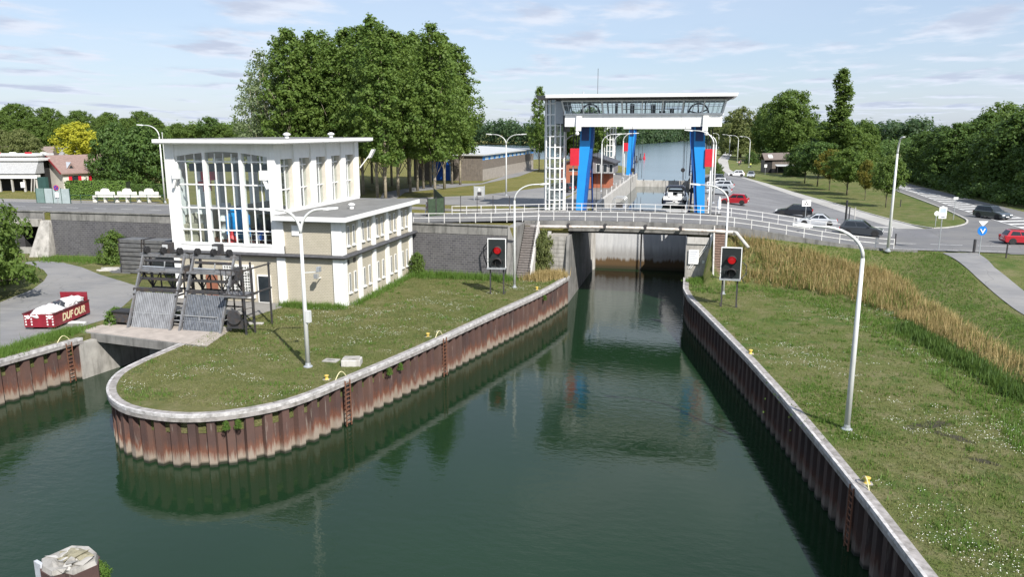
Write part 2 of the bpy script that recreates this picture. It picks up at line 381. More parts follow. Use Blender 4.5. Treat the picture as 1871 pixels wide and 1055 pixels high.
M_WHITE = mat('white paint', (0.80, 0.80, 0.79), 0.45, var=0.04, scale=1.5, dirt=(0.55, 0.54, 0.5), dirt_amt=0.3, streak=True)
M_RAIL = mat('railing paint', (0.66, 0.66, 0.65), 0.5, var=0.08, scale=3, dirt=(0.33, 0.25, 0.18), dirt_amt=0.35)
M_GALV = mat('galvanised steel', (0.52, 0.54, 0.56), 0.4, 0.6, var=0.12, scale=3)
M_DARK = mat('dark steel', (0.055, 0.055, 0.06), 0.55, 0.3, var=0.3, scale=3, dirt=(0.12, 0.08, 0.05), dirt_amt=0.5)
M_BLACK = mat('black rubber', (0.02, 0.02, 0.022), 0.7, var=0.2)
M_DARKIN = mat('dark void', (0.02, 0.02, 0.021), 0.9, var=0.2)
M_BLUE = mat('blue gantry paint', (0.014, 0.26, 0.66), 0.4, var=0.06, scale=0.8, dirt=(0.02, 0.2, 0.52), dirt_amt=0.3, streak=True)
M_NAVY = mat('dark blue steel', (0.012, 0.035, 0.13), 0.5, var=0.2)
M_RED = mat('red paint', (0.56, 0.018, 0.035), 0.45, var=0.08)
M_YEL = mat('yellow paint', (0.60, 0.43, 0.08), 0.6, var=0.2, scale=4, dirt=(0.3, 0.22, 0.1), dirt_amt=0.7)
M_LINE = mat('road paint', (0.66, 0.66, 0.65), 0.7, var=0.12, scale=3, dirt=(0.25, 0.25, 0.25), dirt_amt=0.6)
M_GLASS = glass_mat('window glass')
M_DGLASS = mat('dark glazing', (0.025, 0.032, 0.038), 0.08, var=0.2)
M_WATER = water_mat('canal water', (0.009, 0.024, 0.0105), 1.0)
M_LAKE = water_mat('lake water', (0.085, 0.125, 0.15), 0.12, 0.4, 0.17)
M_CHAM = water_mat('lock water', (0.02, 0.035, 0.03), 0.25)
M_BRICKD = brick_mat('dark engineering brick', (0.05, 0.049, 0.056), (0.085, 0.083, 0.092), (0.15, 0.145, 0.14), 0.5, 0.24, 0.022, 'x', stain=(0.13, 0.127, 0.125))
M_BARK = mat('pale bark', (0.30, 0.26, 0.19), 0.9, var=0.3, scale=2.5, dirt=(0.10, 0.085, 0.06), dirt_amt=0.6)
M_BARKD = mat('dark bark', (0.10, 0.085, 0.065), 0.9, var=0.3, scale=2.5)

# ------------------------------------------------------------------ lower canal, quay lines
def rect(name, x0, x1, y0, y1, z, m):
    return structure(MB().quad((x0,y0,z),(x1,y0,z),(x1,y1,z),(x0,y1,z)).build(name, m))
rect('canal_water', -260, 60, -220, 8, 0.0, M_WATER)
rect('chamber_water', -6.4, 6.0, 7.2, 86.5, 5.45, M_CHAM)
isl_px = [(345,622),(290,645),(255,660),(215,680),(197,702),(196,720),(210,737),(245,751),(330,762),(430,755),(540,733),(640,690),(760,640),(900,575),(1000,530),(1040,505)]
ISL = smooth_line([P(x, y, L) for x, y in isl_px], 2)
rq = [P(x, y, L) for x, y in [(1250,508),(1249,535),(1290,575),(1400,690),(1565,890),(1690,1055)]]
_a, _b = rq[-2], rq[-1]; rq = rq + [(_b[0] + (_b[0]-_a[0])*k, _b[1] + (_b[1]-_a[1])*k) for k in (1, 4)]
RQ = smooth_line(rq, 1)
lq = [P(0, 660, L), P(150, 618, L)]
dl = (lq[1][0]-lq[0][0], lq[1][1]-lq[0][1])
LQ = [(lq[0][0]-dl[0]*5, lq[0][1]-dl[1]*5), lq[0][:2], lq[1][:2]]

def pile_mesh():
    w = 1.04; prof = [(0,0),(.42,0),(.53,-.34),(.93,-.34),(1.04,0),(1.04,-.5),(0,-.5)]
    mb = MB().prism(prof, -1.6, 2.8); me = bpy.data.meshes.new('sheet_pile'); me.from_pydata(mb.v, [], mb.f)
    bm = bmesh.new(); bm.from_mesh(me); bmesh.ops.recalc_face_normals(bm, faces=bm.faces); bm.to_mesh(me); bm.free()
    me.materials.append(M_PILE); return me
PILE = pile_mesh()
def quay(line, label, shadowed=False):
    t = thing('quay_wall', label, 'wall', (0, 0, 0))
    rs = resample(line, 1.03)
    for a, b in zip(rs, rs[1:]):
        dx, dy = b[0]-a[0], b[1]-a[1]; l = math.hypot(dx, dy)
        o = bpy.data.objects.new('sheet_pile', PILE); COL.objects.link(o); o.parent = t
        if shadowed: o.material_slots[0].link = 'OBJECT'; o.material_slots[0].material = M_PILED  # darker copy carries the wall's shade in its colour
        nx, ny = dy/l, -dx/l                                    # towards the water
        o.location = (b[0] + nx*-0.10, b[1] + ny*-0.10, random.uniform(-0.02, 0.02)); o.rotation_euler = (0, 0, math.atan2(-dy, -dx))
        o.scale = (l/1.04*1.004, 1, 1)
    rs2 = resample(line, 0.8); k = 0
    while k < len(rs2) - 1:                                     # cap beam cast in lengths of about 8 m
        seg = rs2[k:k+11]
        if len(seg) > 1: strip('coping', seg, (0.06, 0.06, 0.0, -0.42, -0.46, -0.46), (2.72, 3.07, 3.13, 3.13, 3.1, 2.72), M_COPE, t); strip('edge_strip', seg, (0.075, 0.075, -.07, -.07), (2.95, 3.145, 3.145, 2.95), M_EDGE, t)
        k += 10
    return t
quay(ISL, 'rusty sheet pile quay wall curving round the grassy tip of the island')
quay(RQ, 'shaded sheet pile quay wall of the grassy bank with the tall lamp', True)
quay(LQ, 'short rusty sheet pile wall below the forecourt with the red skip')

# ------------------------------------------------------------------ lower ground (z = 3.1): island, forecourt, left bank
def inset(line, d):
    out = []
    for i, p in enumerate(line):
        a = line[max(i-1, 0)]; b = line[min(i+1, len(line)-1)]; dx, dy = b[0]-a[0], b[1]-a[1]; l = math.hypot(dx, dy) or 1
        out.append((p[0] - dy/l*d, p[1] + dx/l*d))
    return out
ins = inset(ISL, 0.42)
INU0, INU1 = lq[1][0], ISL[0][0]                                 # intake bay between the left quay and the island
low = ins + [(-6.6, -13.0), (-140, -13.0), (-140, LQ[0][1]-60)] + inset(LQ, 0.42) + [(INU0 - 0.1, -40.5), (INU1 + 0.3, -40.5)]
poly_sheet('lower_ground', low, L, M_GRASS, 1.2)
path_px = [(0,553),(30,541),(60,529),(80,514),(87,503),(80,494),(62,486),(40,480),(75,477),(115,480),(150,489),(185,503),(225,515),(262,527),(225,560),(190,585),(140,600),(60,630),(0,648)]
poly_sheet('forecourt_path', [P(x, y, L)[:2] for x, y in path_px], L + 0.012, M_PATH)
fc = [P(x, y, L)[:2] for x, y in [(228,520),(330,552),(522,560),(470,592),(425,612),(395,618)]]
poly_sheet('forecourt_concrete', [(-39.6, -35.6), (-27.6, -35.6), (-28.2, -38.4), (-29.0, -43.4), (-28.9, -40.4), (-37.4, -40.4), (-39.6, -40.4)], L + 0.02, M_PAVE)

# ------------------------------------------------------------------ intake bay: side walls, back, deck
t = thing('intake_bay', 'concrete intake bay below the trash racks with slab deck over dark water', 'intake', (0, 0, 0))
MB().prism([(INU0-.9, -49.6), (INU0, -49.6), (INU0+.5, -46.0), (INU0+.5, -40.2), (INU0-.9, -40.2)], -1.5, 2.7).build('side_wall', M_CONC, t)
MB().box(INU1-.1, INU1+.9, -47.0, -40.2, -1.5, 2.7).build('side_wall', M_CONC, t)
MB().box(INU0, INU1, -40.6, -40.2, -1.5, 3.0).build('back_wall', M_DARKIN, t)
MB().prism([(INU0+3.4, -46.5), (INU0+3.9, -47.2), (INU0+4.4, -46.5), (INU0+4.4, -40.6), (INU0+3.4, -40.6)], -1.5, 2.6).build('pier', M_CONCP, t)
deck = [P(148, 606, L)[:2], P(378, 634, L)[:2], P(418, 606, L)[:2], P(205, 590, L)[:2]]
MB().prism(deck, 2.62, 3.16).build('deck_slab', mat('pinkish slab', (.37,.325,.29), .9, var=.15, scale=1.5, dirt=(.24,.21,.19), dirt_amt=.6, bmp=.2), t)
d0, d1 = Vector(deck[0]), Vector(deck[1]); dd = (d1 - d0).normalized(); dn = Vector((dd.y, -dd.x))
MB().prism([tuple(d0+dn*.18), tuple(d1+dn*.18), tuple(d1-dn*.02), tuple(d0-dn*.02)], 2.5, 3.12).build('edge_beam', M_DKCONC, t)
d3, d2 = Vector(deck[3]), Vector(deck[2])
MB().prism([tuple(d3), tuple(d2), tuple(d2 + Vector((0, .3))), tuple(d3 + Vector((0, .3)))], 3.17, 3.36).build('kerb', M_CONC, t)

# ------------------------------------------------------------------ right bank and upper right ground: one draped sheet
TOE = [P(x, y, L)[:2] for x, y in [(1296,527),(1360,522),(1430,530),(1500,546),(1600,580),(1700,632),(1800,690),(1871,735)]]
TOE.append((TOE[-1][0]+.5, TOE[-1][1]-40))
CREST = [(8.0, -13.9), (20, -13.9), (29.5, -14.2), (29.9, -18), (29.8, -24.3), (30.2, -29.3), (30.4, -80)]
def dist_line(p, line):
    best = (1e9, None, 0)
    for a, b in zip(line, line[1:]):
        dx, dy = b[0]-a[0], b[1]-a[1]; t_ = max(0, min(1, ((p[0]-a[0])*dx + (p[1]-a[1])*dy)/(dx*dx+dy*dy)))
        qx, qy = a[0]+dx*t_, a[1]+dy*t_; d = math.hypot(p[0]-qx, p[1]-qy)
        if d < best[0]: best = (d, (qx, qy), dx*(p[1]-a[1]) - dy*(p[0]-a[0]))
    return best
def zright(u, v):
    if v >= -13.99 or u > 60: return zup(u, v)
    if u < TOE[0][0] - 0.02: return L
    dt, _, sgn = dist_line((u, v), TOE)
    lo = L + 0.25*sm((u - 12)/14)*0
    if sgn <= 0: return lo
    dc, q, _ = dist_line((u, v), CREST)
    if u >= 30 - 0.2 and v < -14: return zup(u, v)
    s = dt/(dt + dc + 1e-6); return L + (zup(*q) - L)*(s*0.75 + 0.25*sm(s))
def shore(v):
    if v > 86: return float(np.interp(v, [86, 195, 343, 650, 2000], [7.5, 10, 16.4, 38, 140]))
    if v > -14.0: return 6.0
    ys = [p[1] for p in reversed(RQ)]; xs = [p[0] for p in reversed(RQ)]
    return float(np.interp(v, ys, xs)) + 0.42
vr = list(np.arange(-105, -14.3, 0.75)) + [-14.05, -13.95] + list(np.arange(-13.4, 12, 0.9)) + list(np.arange(12.5, 90, 2.0)) + [90, 95, 105, 120, 140, 170, 210, 260, 330, 420, 520, 650, 900, 1300, 2000]
cs = [0] + list(np.arange(0.6, 50, 0.85)) + [52, 55, 58, 62, 67, 75, 90, 120, 170, 250, 400, 700, 1200]
rows = []
for v in vr:
    u0 = shore(v); rows.append([((u0 - 3.0) if (v > 86 and c == 0) else u0 + c, v) for c in cs])
grid_sheet('right_ground', None, rows, M_GRASS2, lambda u, v: 5.0 if (v > 86 and u < shore(v) - 1) else zright(u, v))
# burnt, bare patch beside the tall lamp is a stain of the lawn, laid as thin soil
def drape(name, pts, m, lift=0.045, step=1.2, zf=zup, parent=None):
    """polygon cut into a fine grid and laid on the ground"""
    bm = bmesh.new(); f = bm.faces.new([bm.verts.new((x, y, 0)) for x, y in pts]); f.normal_update(); bmesh.ops.triangulate(bm, faces=[f])
    for ax in (0, 1):
        lo_, hi_ = min(p[ax] for p in pts), max(p[ax] for p in pts); st = max(step, (hi_-lo_)/70)
        x = lo_ + st
        while x < hi_ - 1e-3:
            co = [0,0,0]; no = [0,0,0]; co[ax] = x; no[ax] = 1
            bmesh.ops.bisect_plane(bm, geom=bm.verts[:]+bm.edges[:]+bm.faces[:], plane_co=co, plane_no=no); x += st
    for v in bm.verts: v.co.z = zf(v.co.x, v.co.y) + lift
    up(bm)
    me = bpy.data.meshes.new(name); bm.to_mesh(me); bm.free(); o = link(name, me, m, parent)
    if parent is None: o['kind'] = 'structure'
    return o

# ------------------------------------------------------------------ upper left ground, lake, far bank
shl = [P(x, y, 6.1)[:2] for x, y in [(1140,318),(1105,309),(1060,302),(985,302),(960,304),(925,296),(860,281),(795,273),(700,266),(560,262)]]
poly_sheet('upper_ground', [(-6.6, 89), ] + shl + [(-1500, 900), (-1500, -16.6), (-75.6, -16.6), (-75.6, -11.5), (-71.3, -11.5), (-71.3, -16.6), (-46, -16.6), (-11.5, -18.3), (-11.5, -14.4), (-6.6, -14.4)], 8.2, M_FIELD, 5.0)
fb = [P(x, y, 6.1)[:2] for x, y in [(430,261.0),(850,263.5),(985,266),(1085,267.5),(1150,264),(1225,259),(1256,257.5),(1300,258)]]
poly_sheet('far_bank', fb + [(900, 1300), (9000, 9000), (-9000, 9000), (-3000, 900)], 6.9, M_FIELD, 1.5)
rect('lake_water', -900, 700, 84.5, 1900, 6.1, M_LAKE)
rect('ground', -9000, 9000, 300, 12000, 5.2, M_FIELD)

# ------------------------------------------------------------------ roads
def arch(u): return 0.4*sm(1 - abs(u)/26)
def zroad(u, v): return zup(u, v) + arch(u)*sm((v + 22)/6)*sm((3 - v)/4)
def road_v(u):
    return float(np.interp(u, [-46,-23,-10], [-16.3,-16.6,-13.9])), float(np.interp(u, [-46,-23,-8], [-5.4,-7.7,-3.8]))
us = list(np.arange(-400, -40, 12)) + list(np.arange(-40, 46, 1.0)) + [48, 52, 60, 80, 120, 200]
rr = []
for u in us:
    v0, v1 = road_v(u); rr.append([(u, v0 + (v1-v0)*k/10) for k in range(11)])
road = grid_sheet('road', None, rr, M_ROAD, lambda u, v: zroad(u, v) + 0.068)
drape('parking_lot', [(6.6,-3.7),(40,-3.7),(38,4.6),(33.6,4.9),(31.1,19),(27.8,44.6),(22.2,82),(19.4,92),(17.5,110),(14.5,110),(13.5,93),(8.2,88),(6.6,60)], M_PARK, 0.035)
drape('gravel_strip', [(33.6,4.6),(31.0,19),(27.7,44.6),(22.1,82),(19.3,92),(17.0,93),(19.6,81),(25.0,44),(28.2,18),(30.3,4.0)], M_GRAVEL, 0.055)
drape('junction', [(36,-14.4),(120,-14.4),(120,4),(58,9),(56,20),(53.2,30),(53.2,131),(52,230),(44.5,230),(45.7,112),(45.2,67),(43.5,33.6),(42.0,18),(41.2,14.2),(39.6,10.4),(36.5,6.2),(33.7,5.2),(33.0,-3.6)], M_ROAD, 0.045)
drape('cycle_path', [(29.9,-15),(30.1,-24),(30.4,-30),(30.6,-60),(33.2,-60),(32.8,-29),(32.4,-21),(33.2,-14.2)], M_PATH, 0.05, 0.8, zright)
drape('lake_path', [(14.8,100),(17.6,100),(16.5,130),(19,200),(27,330),(40,520),(36,520),(23,330),(15.5,200),(13.6,130)], M_GRAVEL, 0.05)
poly_sheet('lock_esplanade', [(-6.7,-3.6),(-6.7,88),(-11.5,88),(-12.0,2),(-24,-1.0),(-34,2),(-34,-1.5),(-20,-4.8),(-12,-4.8)], 8.225, M_PAVE)
poly_sheet('shed_yard', [P(x, y, 8.2)[:2] for x, y in [(700,352),(790,337),(880,335),(960,309),(985,309),(950,322),(880,337),(800,346),(740,352),(720,366),(690,372)]], 8.222, M_PATH)
poly_sheet('house_drive', [(-13,4),(-11.6,45),(-17,46),(-26,20),(-40,9),(-40,4)], 8.215, M_PATH)
poly_sheet('verge_left', [(-400,-5.3),(-46,-5.3),(-46,-3.6),(-66,-3.4),(-66,-1.6),(-400,-1.6)], 8.23, M_PAVE)

# painted lines, each bar a piece of the road
def paint(name, pts, parent, lift, zf=zup):
    return drape(name, pts, M_LINE, lift, 1.5, zf, parent)
for k in range(24):
    u = -118 + k*4.1
    if u > -38 and u < -12: continue
    MB().quad((u,-11.4,8.275),(u+1.8,-11.4,8.275),(u+1.8,-11.25,8.275),(u,-11.25,8.275)).build('lane_mark', M_LINE, road)
MB().quad((-160,-5.75,8.275),(-46,-5.75,8.275),(-46,-5.6,8.275),(-160,-5.6,8.275)).build('edge_line', M_LINE, road)
paint('edge_line', [(24,-13.3),(36,-13.2),(36,-13.05),(24,-13.15)], road, 0.085, zroad)
for k in range(4): paint('lane_mark', [(26+k*4.4,-9.3),(29+k*4.4,-9.4),(29+k*4.4,-9.25),(26+k*4.4,-9.15)], road, 0.085)
jn = bpy.data.objects['junction']
hz = []
for k in range(26):
    v = 8 + k*3.3; uc = float(np.interp(v, [0, 30, 60, 95, 130], [47.4, 47.2, 48.6, 49.2, 49.2])); w = float(np.interp(v, [0, 20, 60, 95], [2.3, 2.1, 1.35, 0.5]))
    paint('hatch_bar', [(uc-w, v), (uc+w, v+1.7), (uc+w, v+2.9), (uc-w, v+1.2)], jn, 0.075)
for s in (-1, 1):
    ln = [(float(np.interp(v, [0, 30, 60, 95, 130], [47.4, 47.2, 48.6, 49.2, 49.2])) + s*(float(np.interp(v, [0, 20, 60, 95, 130], [2.3, 2.1, 1.35, .5, .1]))+.12), v) for v in (2, 14, 25, 38, 50, 62, 80, 97, 130)]
    paint('edge_line', [(a-.09, b) for a, b in ln] + [(a+.09, b) for a, b in reversed(ln)], jn, 0.08)
# traffic islands have a pale kerb
t = thing('kerb', 'pale concrete kerb round the grass tree island by the junction', 'kerb', (0, 0, 0))
kl = smooth_line([(45.2,67),(43.5,33.6),(42.0,18),(41.3,14.5),(39.7,10.4),(36.6,6.3),(33.7,5.1),(31.1,19),(27.8,44.6)], 1)
kp = resample(kl, 2.0)
for a, b in zip(kp, kp[1:]):
    z = zup(*a); dx, dy = b[0]-a[0], b[1]-a[1]; l = math.hypot(dx, dy); nx, ny = dy/l*.11, -dx/l*.11
    MB().hexa([(a[0]-nx,a[1]-ny,z-.05),(b[0]-nx,b[1]-ny,z-.05),(b[0]+nx,b[1]+ny,z-.05),(a[0]+nx,a[1]+ny,z-.05),(a[0]-nx,a[1]-ny,z+.13),(b[0]-nx,b[1]-ny,z+.13),(b[0]+nx,b[1]+ny,z+.13),(a[0]+nx,a[1]+ny,z+.13)]).build('kerbstone', M_CONCP, t)
# ------------------------------------------------------------------ retaining wall with culvert
def gate_mat():
    m, N, K, b = newmat('lift gate plate'); v = wpos(N); s = N.new('ShaderNodeSeparateXYZ'); K.new(v, s.inputs[0])
    st = nz(N, K, scaled(N, K, v, (2.2, 2.2, 0.3)), 1.2, 7, 0.65)
    zj = op(N, K, 'ADD', s.outputs[2], op(N, K, 'MULTIPLY', op(N, K, 'SUBTRACT', st, 0.5), 1.6))
    c = mixc(N, K, rmp(N, K, st, 0.3, 0.7), (0.42, 0.43, 0.45), (0.56, 0.565, 0.57))
    c = mixc(N, K, rmp(N, K, zj, 1.9, 3.2, 0.75, 0.0), c, (0.24, 0.23, 0.22))
    c = mixc(N, K, rmp(N, K, zj, 1.1, 1.5, 1.0, 0.0), c, (0.10, 0.06, 0.025))
    c = mixc(N, K, rmp(N, K, s.outputs[2], 0.2, 0.6, 0.8, 0.0), c, (0.025, 0.025, 0.012))
    K.new(c, b.inputs['Base Color']); b.inputs['Roughness'].default_value = 0.7; return m
M_GATE = gate_mat()
t = thing('retaining_wall', 'dark brick retaining wall with pale concrete top below the road', 'wall', (0, 0, L))
def wall_seg(u0, u1, vt0, vt1, zlo=2.8, zmid=7.35, ztop=8.28, batter=0.75):
    def ring(u, vt): return [(u, vt-batter, zlo-L), (u, vt-.06, zmid-L), (u, vt+.6, zmid-L), (u, vt+.6, zlo-L)]
    MB().loft([ring(u0, vt0), ring(u1, vt1)]).build('brick_face', M_BRICKD, t)
    def ring2(u, vt): return [(u, vt-.10, zmid-L+.003), (u, vt-.02, ztop-L), (u, vt+.75, ztop-L), (u, vt+.75, zmid-L+.003)]
    MB().loft([ring2(u0, vt0), ring2(u1, vt1)]).build('concrete_band', M_DKCONC, t)
    MB().loft([[(u, vt-.16, ztop-L+.002), (u, vt-.16, ztop-L+.14), (u, vt+.3, ztop-L+.14), (u, vt+.3, ztop-L+.002)] for u, vt in ((u0, vt0), (u1, vt1))]).build('coping', M_DKCONC, t)
wall_seg(-46, -12.3, -16.6, -18.25); wall_seg(-70.4, -46, -16.6, -16.6)
wall_seg(-75.3, -71.4, -16.6, -16.6, 6.6, 7.35, 8.28, 0.2); wall_seg(-120, -75.3, -16.6, -16.6)
MB().hexa([(-71.5,-19.6,-.3),(-69.2,-19.0,-.3),(-69.8,-16.4,-.3),(-71.5,-16.4,-.3),(-71.5,-17.1,4.2),(-70.4,-16.9,4.2),(-70.4,-16.3,4.2),(-71.5,-16.3,4.2)]).build('culvert_wing', M_CONC, t)
MB().hexa([(-12.3,-19.25,-.3),(-11.3,-19.6,-.3),(-11.3,-14.2,-.3),(-12.3,-14.2,-.3),(-12.3,-18.3,5.24),(-11.3,-17.9,5.24),(-11.3,-14.2,5.24),(-12.3,-14.2,5.24)]).build('end_pier', M_DKCONC, t)
MB().box(-76.2,-71.5,-17.35,-16.85,3.45,4.35).build('culvert_lintel', M_CONC, t)
MB().box(-77,-71.2,-17.3,-16.7,-.2,.75).build('culvert_sill', M_CONC, t)
mb = MB(); mb.box(-75.6,-71.3,-16.6,-11.6,.3,.5); mb.box(-75.6,-71.3,-11.6,-11.4,.5,3.6); mb.box(-75.6,-75.35,-16.6,-11.6,.5,3.6)
mb.build('culvert_barrel', M_DARKIN, t)
# right-hand wing of the wall beyond the bridge
tw = thing('wing_wall', 'low concrete wall under the road edge above the dry grass bank', 'wall', (9.7, -14.3, 7))
for k in range(7):
    a, b = 9.7 + k*2.6, 9.7 + (k+1)*2.6 - .02
    za, zb = zup(a, -14) - 7 + .12 + arch(a), zup(b, -14) - 7 + .12 + arch(b)
    MB().hexa([(a-9.7,-.1,za-1.3),(b-9.7,-.1,zb-1.3),(b-9.7,.35,zb-1.3),(a-9.7,.35,za-1.3),(a-9.7,-.1,za),(b-9.7,-.1,zb),(b-9.7,.35,zb),(a-9.7,.35,za)]).build('wall_block', M_DKCONC, tw)

# ------------------------------------------------------------------ abutments, stairs, bridge, pipe
t = thing('bridge_abutment', 'concrete bridge abutment beside the steep stair and shrub', 'abutment', (-6.2, -15.9, -1))
MB().box(-2.0, -0.3, 0.0, 24, 0, 8.3).build('brick_pier', mat('grey block', (0.33,0.31,0.28), .85, var=.2, scale=3, dirt=(.16,.15,.13), dirt_amt=.6), t)
MB().hexa([(-.3,-1.2,0),(0.0,-1.2,0),(0,24,0),(-.3,24,0),(-.3,-.1,8.2),(0,.0,8.2),(0,24,8.2),(-.3,24,8.2)]).build('inner_wall', M_DKCONC, t)
MB().box(-2.35,-2.0,-.15,.3,3.6,8.6).build('pale_post', M_CONCP, t)
MB().box(-.02,.22,20.4,21.6,0,9.0).build('gate_slot', M_CONCP, t)
MB().box(-.02,.12,18.6,19.4,0,9.0).build('gate_slot', M_CONCP, t)
for k in range(9): MB().box(-1.98,-.32,-.035,.0,4.1+k*.45,4.1+k*.45+.41).build('block_course', M_CONC, t)
t = thing('bridge_abutment', 'concrete bridge abutment with a white notice beside the brick steps', 'abutment', (5.8, -14.6, -1))
MB().box(0.0, 2.4, 0.0, 23, 0, 8.3).build('pier', M_CONC, t)
MB().box(2.4,2.75,-.3,.2,3.9,8.9).build('pale_post', M_WHITE, t)
MB().box(.1,2.3,-.14,.12,7.6,8.3).build('bearing_beam', M_CONCP, t)
MB().bar((.35,-.06,5.0),(2.0,-.06,7.5),.08).build('hand_bar', M_RAIL, t); MB().bar((.55,-.06,5.0),(2.2,-.06,7.5),.08).build('hand_bar', M_RAIL, t)
MB().box(1.7,1.95,-.12,0,5.6,5.9).build('switch_box', M_GALV, t)
nb = thing('notice_board', 'white notice with small print on the right bridge abutment', 'sign', (6.1, -14.78, 4.5))
MB().box(0, 1.05, 0, .06, 0, 1.5).build('panel', M_WHITE, nb)
for k in range(6): MB().box(.14, .9 - .1*(k % 3), -.006, -.002, 1.25-k*.2, 1.33-k*.2).build('print_line', mat('faded print', (.42,.45,.52)), nb)
def stairs(label, u0, u1, v0, v1, z0, z1, n, m, side):
    t = thing('staircase', label, 'stairs', (u0, v0, z0))
    h, d, w = (z1-z0)/n, (v1-v0)/n, u1-u0
    MB().hexa([(0,.1,-.3),(w,.1,-.3),(w,v1-v0,-.3),(0,v1-v0,-.3),(0,.15,-.1),(w,.15,-.1),(w,v1-v0,z1-z0-.25),(0,v1-v0,z1-z0-.25)]).build('stair_slab', M_DKCONC, t)
    st = MB().box(0, w, 0, d+.12, -.1, .07).build('step', m, t); st.location = (0, 0, h-.07)
    for k in range(1, n):
        c = st.copy(); COL.objects.link(c); c.parent = t; c.location = (0, k*d, (k+1)*h-.07)
    for s in side:
        x = -.14 if s < 0 else w
        MB().hexa([(x,-.1,-.2),(x+.14,-.1,-.2),(x+.14,v1-v0,-.2),(x,v1-v0,-.2),(x,-.1,.35),(x+.14,-.1,.35),(x+.14,v1-v0,z1-z0+.35),(x,v1-v0,z1-z0+.35)]).build('side_wall', M_CONCP, t)
    return t
ts = stairs('steep concrete stair from the lawn up to the bridge beside the dark wall', -11.2, -9.75, -19.4, -14.8, L, 8.2, 22, mat('stair tread', (.19,.17,.16), .9, var=.25, scale=4), (1,))
hr = MB(); hr.bar((1.52,0,1.15),(1.52,4.6,6.2),.05); hr.bar((1.52,.1,.1),(1.52,.1,1.15),.05); hr.bar((1.52,2.3,2.6),(1.52,2.3,3.7),.05); hr.build('handrail', M_RAIL, ts)
stairs('brick steps climbing to the bridge behind the red signal', 8.62, 9.65, -18.9, -14.5, L, 8.2, 22, mat('brown brick step', (.20,.135,.105), .9, var=.3, scale=5), (-1,))

br = thing('road_bridge', 'low arched concrete road bridge over the lock entrance', 'bridge', (0, 0, 0))
def deck_ring(u, d=0): z = 8.2 + arch(u); return [(u,-14.35,z-1.0),(u,-14.35,z-.02),(u,-3.3,z-.02),(u,-3.3,z-1.0)]
MB().loft([deck_ring(u) for u in np.linspace(-9.2, 9.2, 13)]).build('deck', M_DKCONC, br)
for v in (-14.5, -3.3):
    MB().loft([[(u,v,8.2+arch(u)-.35),(u,v,8.2+arch(u)+.12),(u,v+.16,8.2+arch(u)+.12),(u,v+.16,8.2+arch(u)-.35)] for u in np.linspace(-11.4,9.6,15)]).build('edge_beam', M_DKCONC, br)
for k in range(5): MB().box(-6.1,5.8,-13.6+k*2.2,-13.1+k*2.2,7.3,7.9).build('girder', M_DARK, br)
wp = thing('water_pipe', 'pale lagged pipe slung along the side of the bridge and bent into the bank', 'pipe', (0, -14.8, 8.0))
def pz(u): return arch(u) - .28
MB().tube([(u, -.2, pz(u)) for u in np.linspace(-10.6, 10.4, 14)], .17, 10).build('pipe_run', mat('pipe lagging', (.55,.52,.48), .7, var=.15, scale=3, dirt=(.3,.16,.1), dirt_amt=.5), wp, True)
MB().tube([(10.4,-.2,pz(10)),(10.7,-.22,pz(10)-.05),(11.9,-1.3,-1.4)], .17, 10).build('pipe_end', M_CONCP, wp, True)
for u in (-6.5,-2.6,1.6,5.2): MB().box(u-.12,u+.12,-.42,.45,pz(u)-.1,pz(u)+.34).build('bracket', M_DARK, wp)

# ------------------------------------------------------------------ railings
POSTM = {}
def railing(name, label, pts, zf, sp=1.7, h=1.05, m=None, w=.07, rails=(1.0, .52), group=None):
    m = m or M_RAIL; p0 = pts[0]; t = thing(name, label, 'railing', (p0[0], p0[1], zf(*p0)), 0, group)
    rs = resample(pts, sp); key = (h, w, m.name)
    if key not in POSTM:
        o = MB().box(-w/2, w/2, -w/2, w/2, -.05, h).build('post', m, t); POSTM[key] = o.data; bpy.data.objects.remove(o)
    for p in rs:
        o = bpy.data.objects.new('post', POSTM[key]); COL.objects.link(o); o.parent = t; o.location = (p[0]-p0[0], p[1]-p0[1], zf(*p)-zf(*p0))
    fn = resample(pts, .9)
    for r in rails: MB().loft([[(p[0]-p0[0], p[1]-p0[1]-.03, zf(*p)-zf(*p0)+r-.035), (p[0]-p0[0], p[1]-p0[1]+.03, zf(*p)-zf(*p0)+r-.035), (p[0]-p0[0], p[1]-p0[1]+.03, zf(*p)-zf(*p0)+r+.03), (p[0]-p0[0], p[1]-p0[1]-.03, zf(*p)-zf(*p0)+r+.03)] for p in fn]).build('rail', m, t)
    return t
railing('guard_railing', 'white post and rail railing on the near side of the bridge road', [(-23.2,-16.9),(-14,-15.6),(-10,-14.25),(20,-14.2),(25.8,-13.9)], lambda u, v: zup(u, max(v, -14)) + arch(u) + .06)
railing('guard_railing', 'white railing on the far side of the bridge road below the gantry', [(-21.5,-8.3),(-9,-4.2),(10,-3.6),(28,-3.5)], lambda u, v: zup(u, v) + arch(u)*.8 + .06, 1.75)

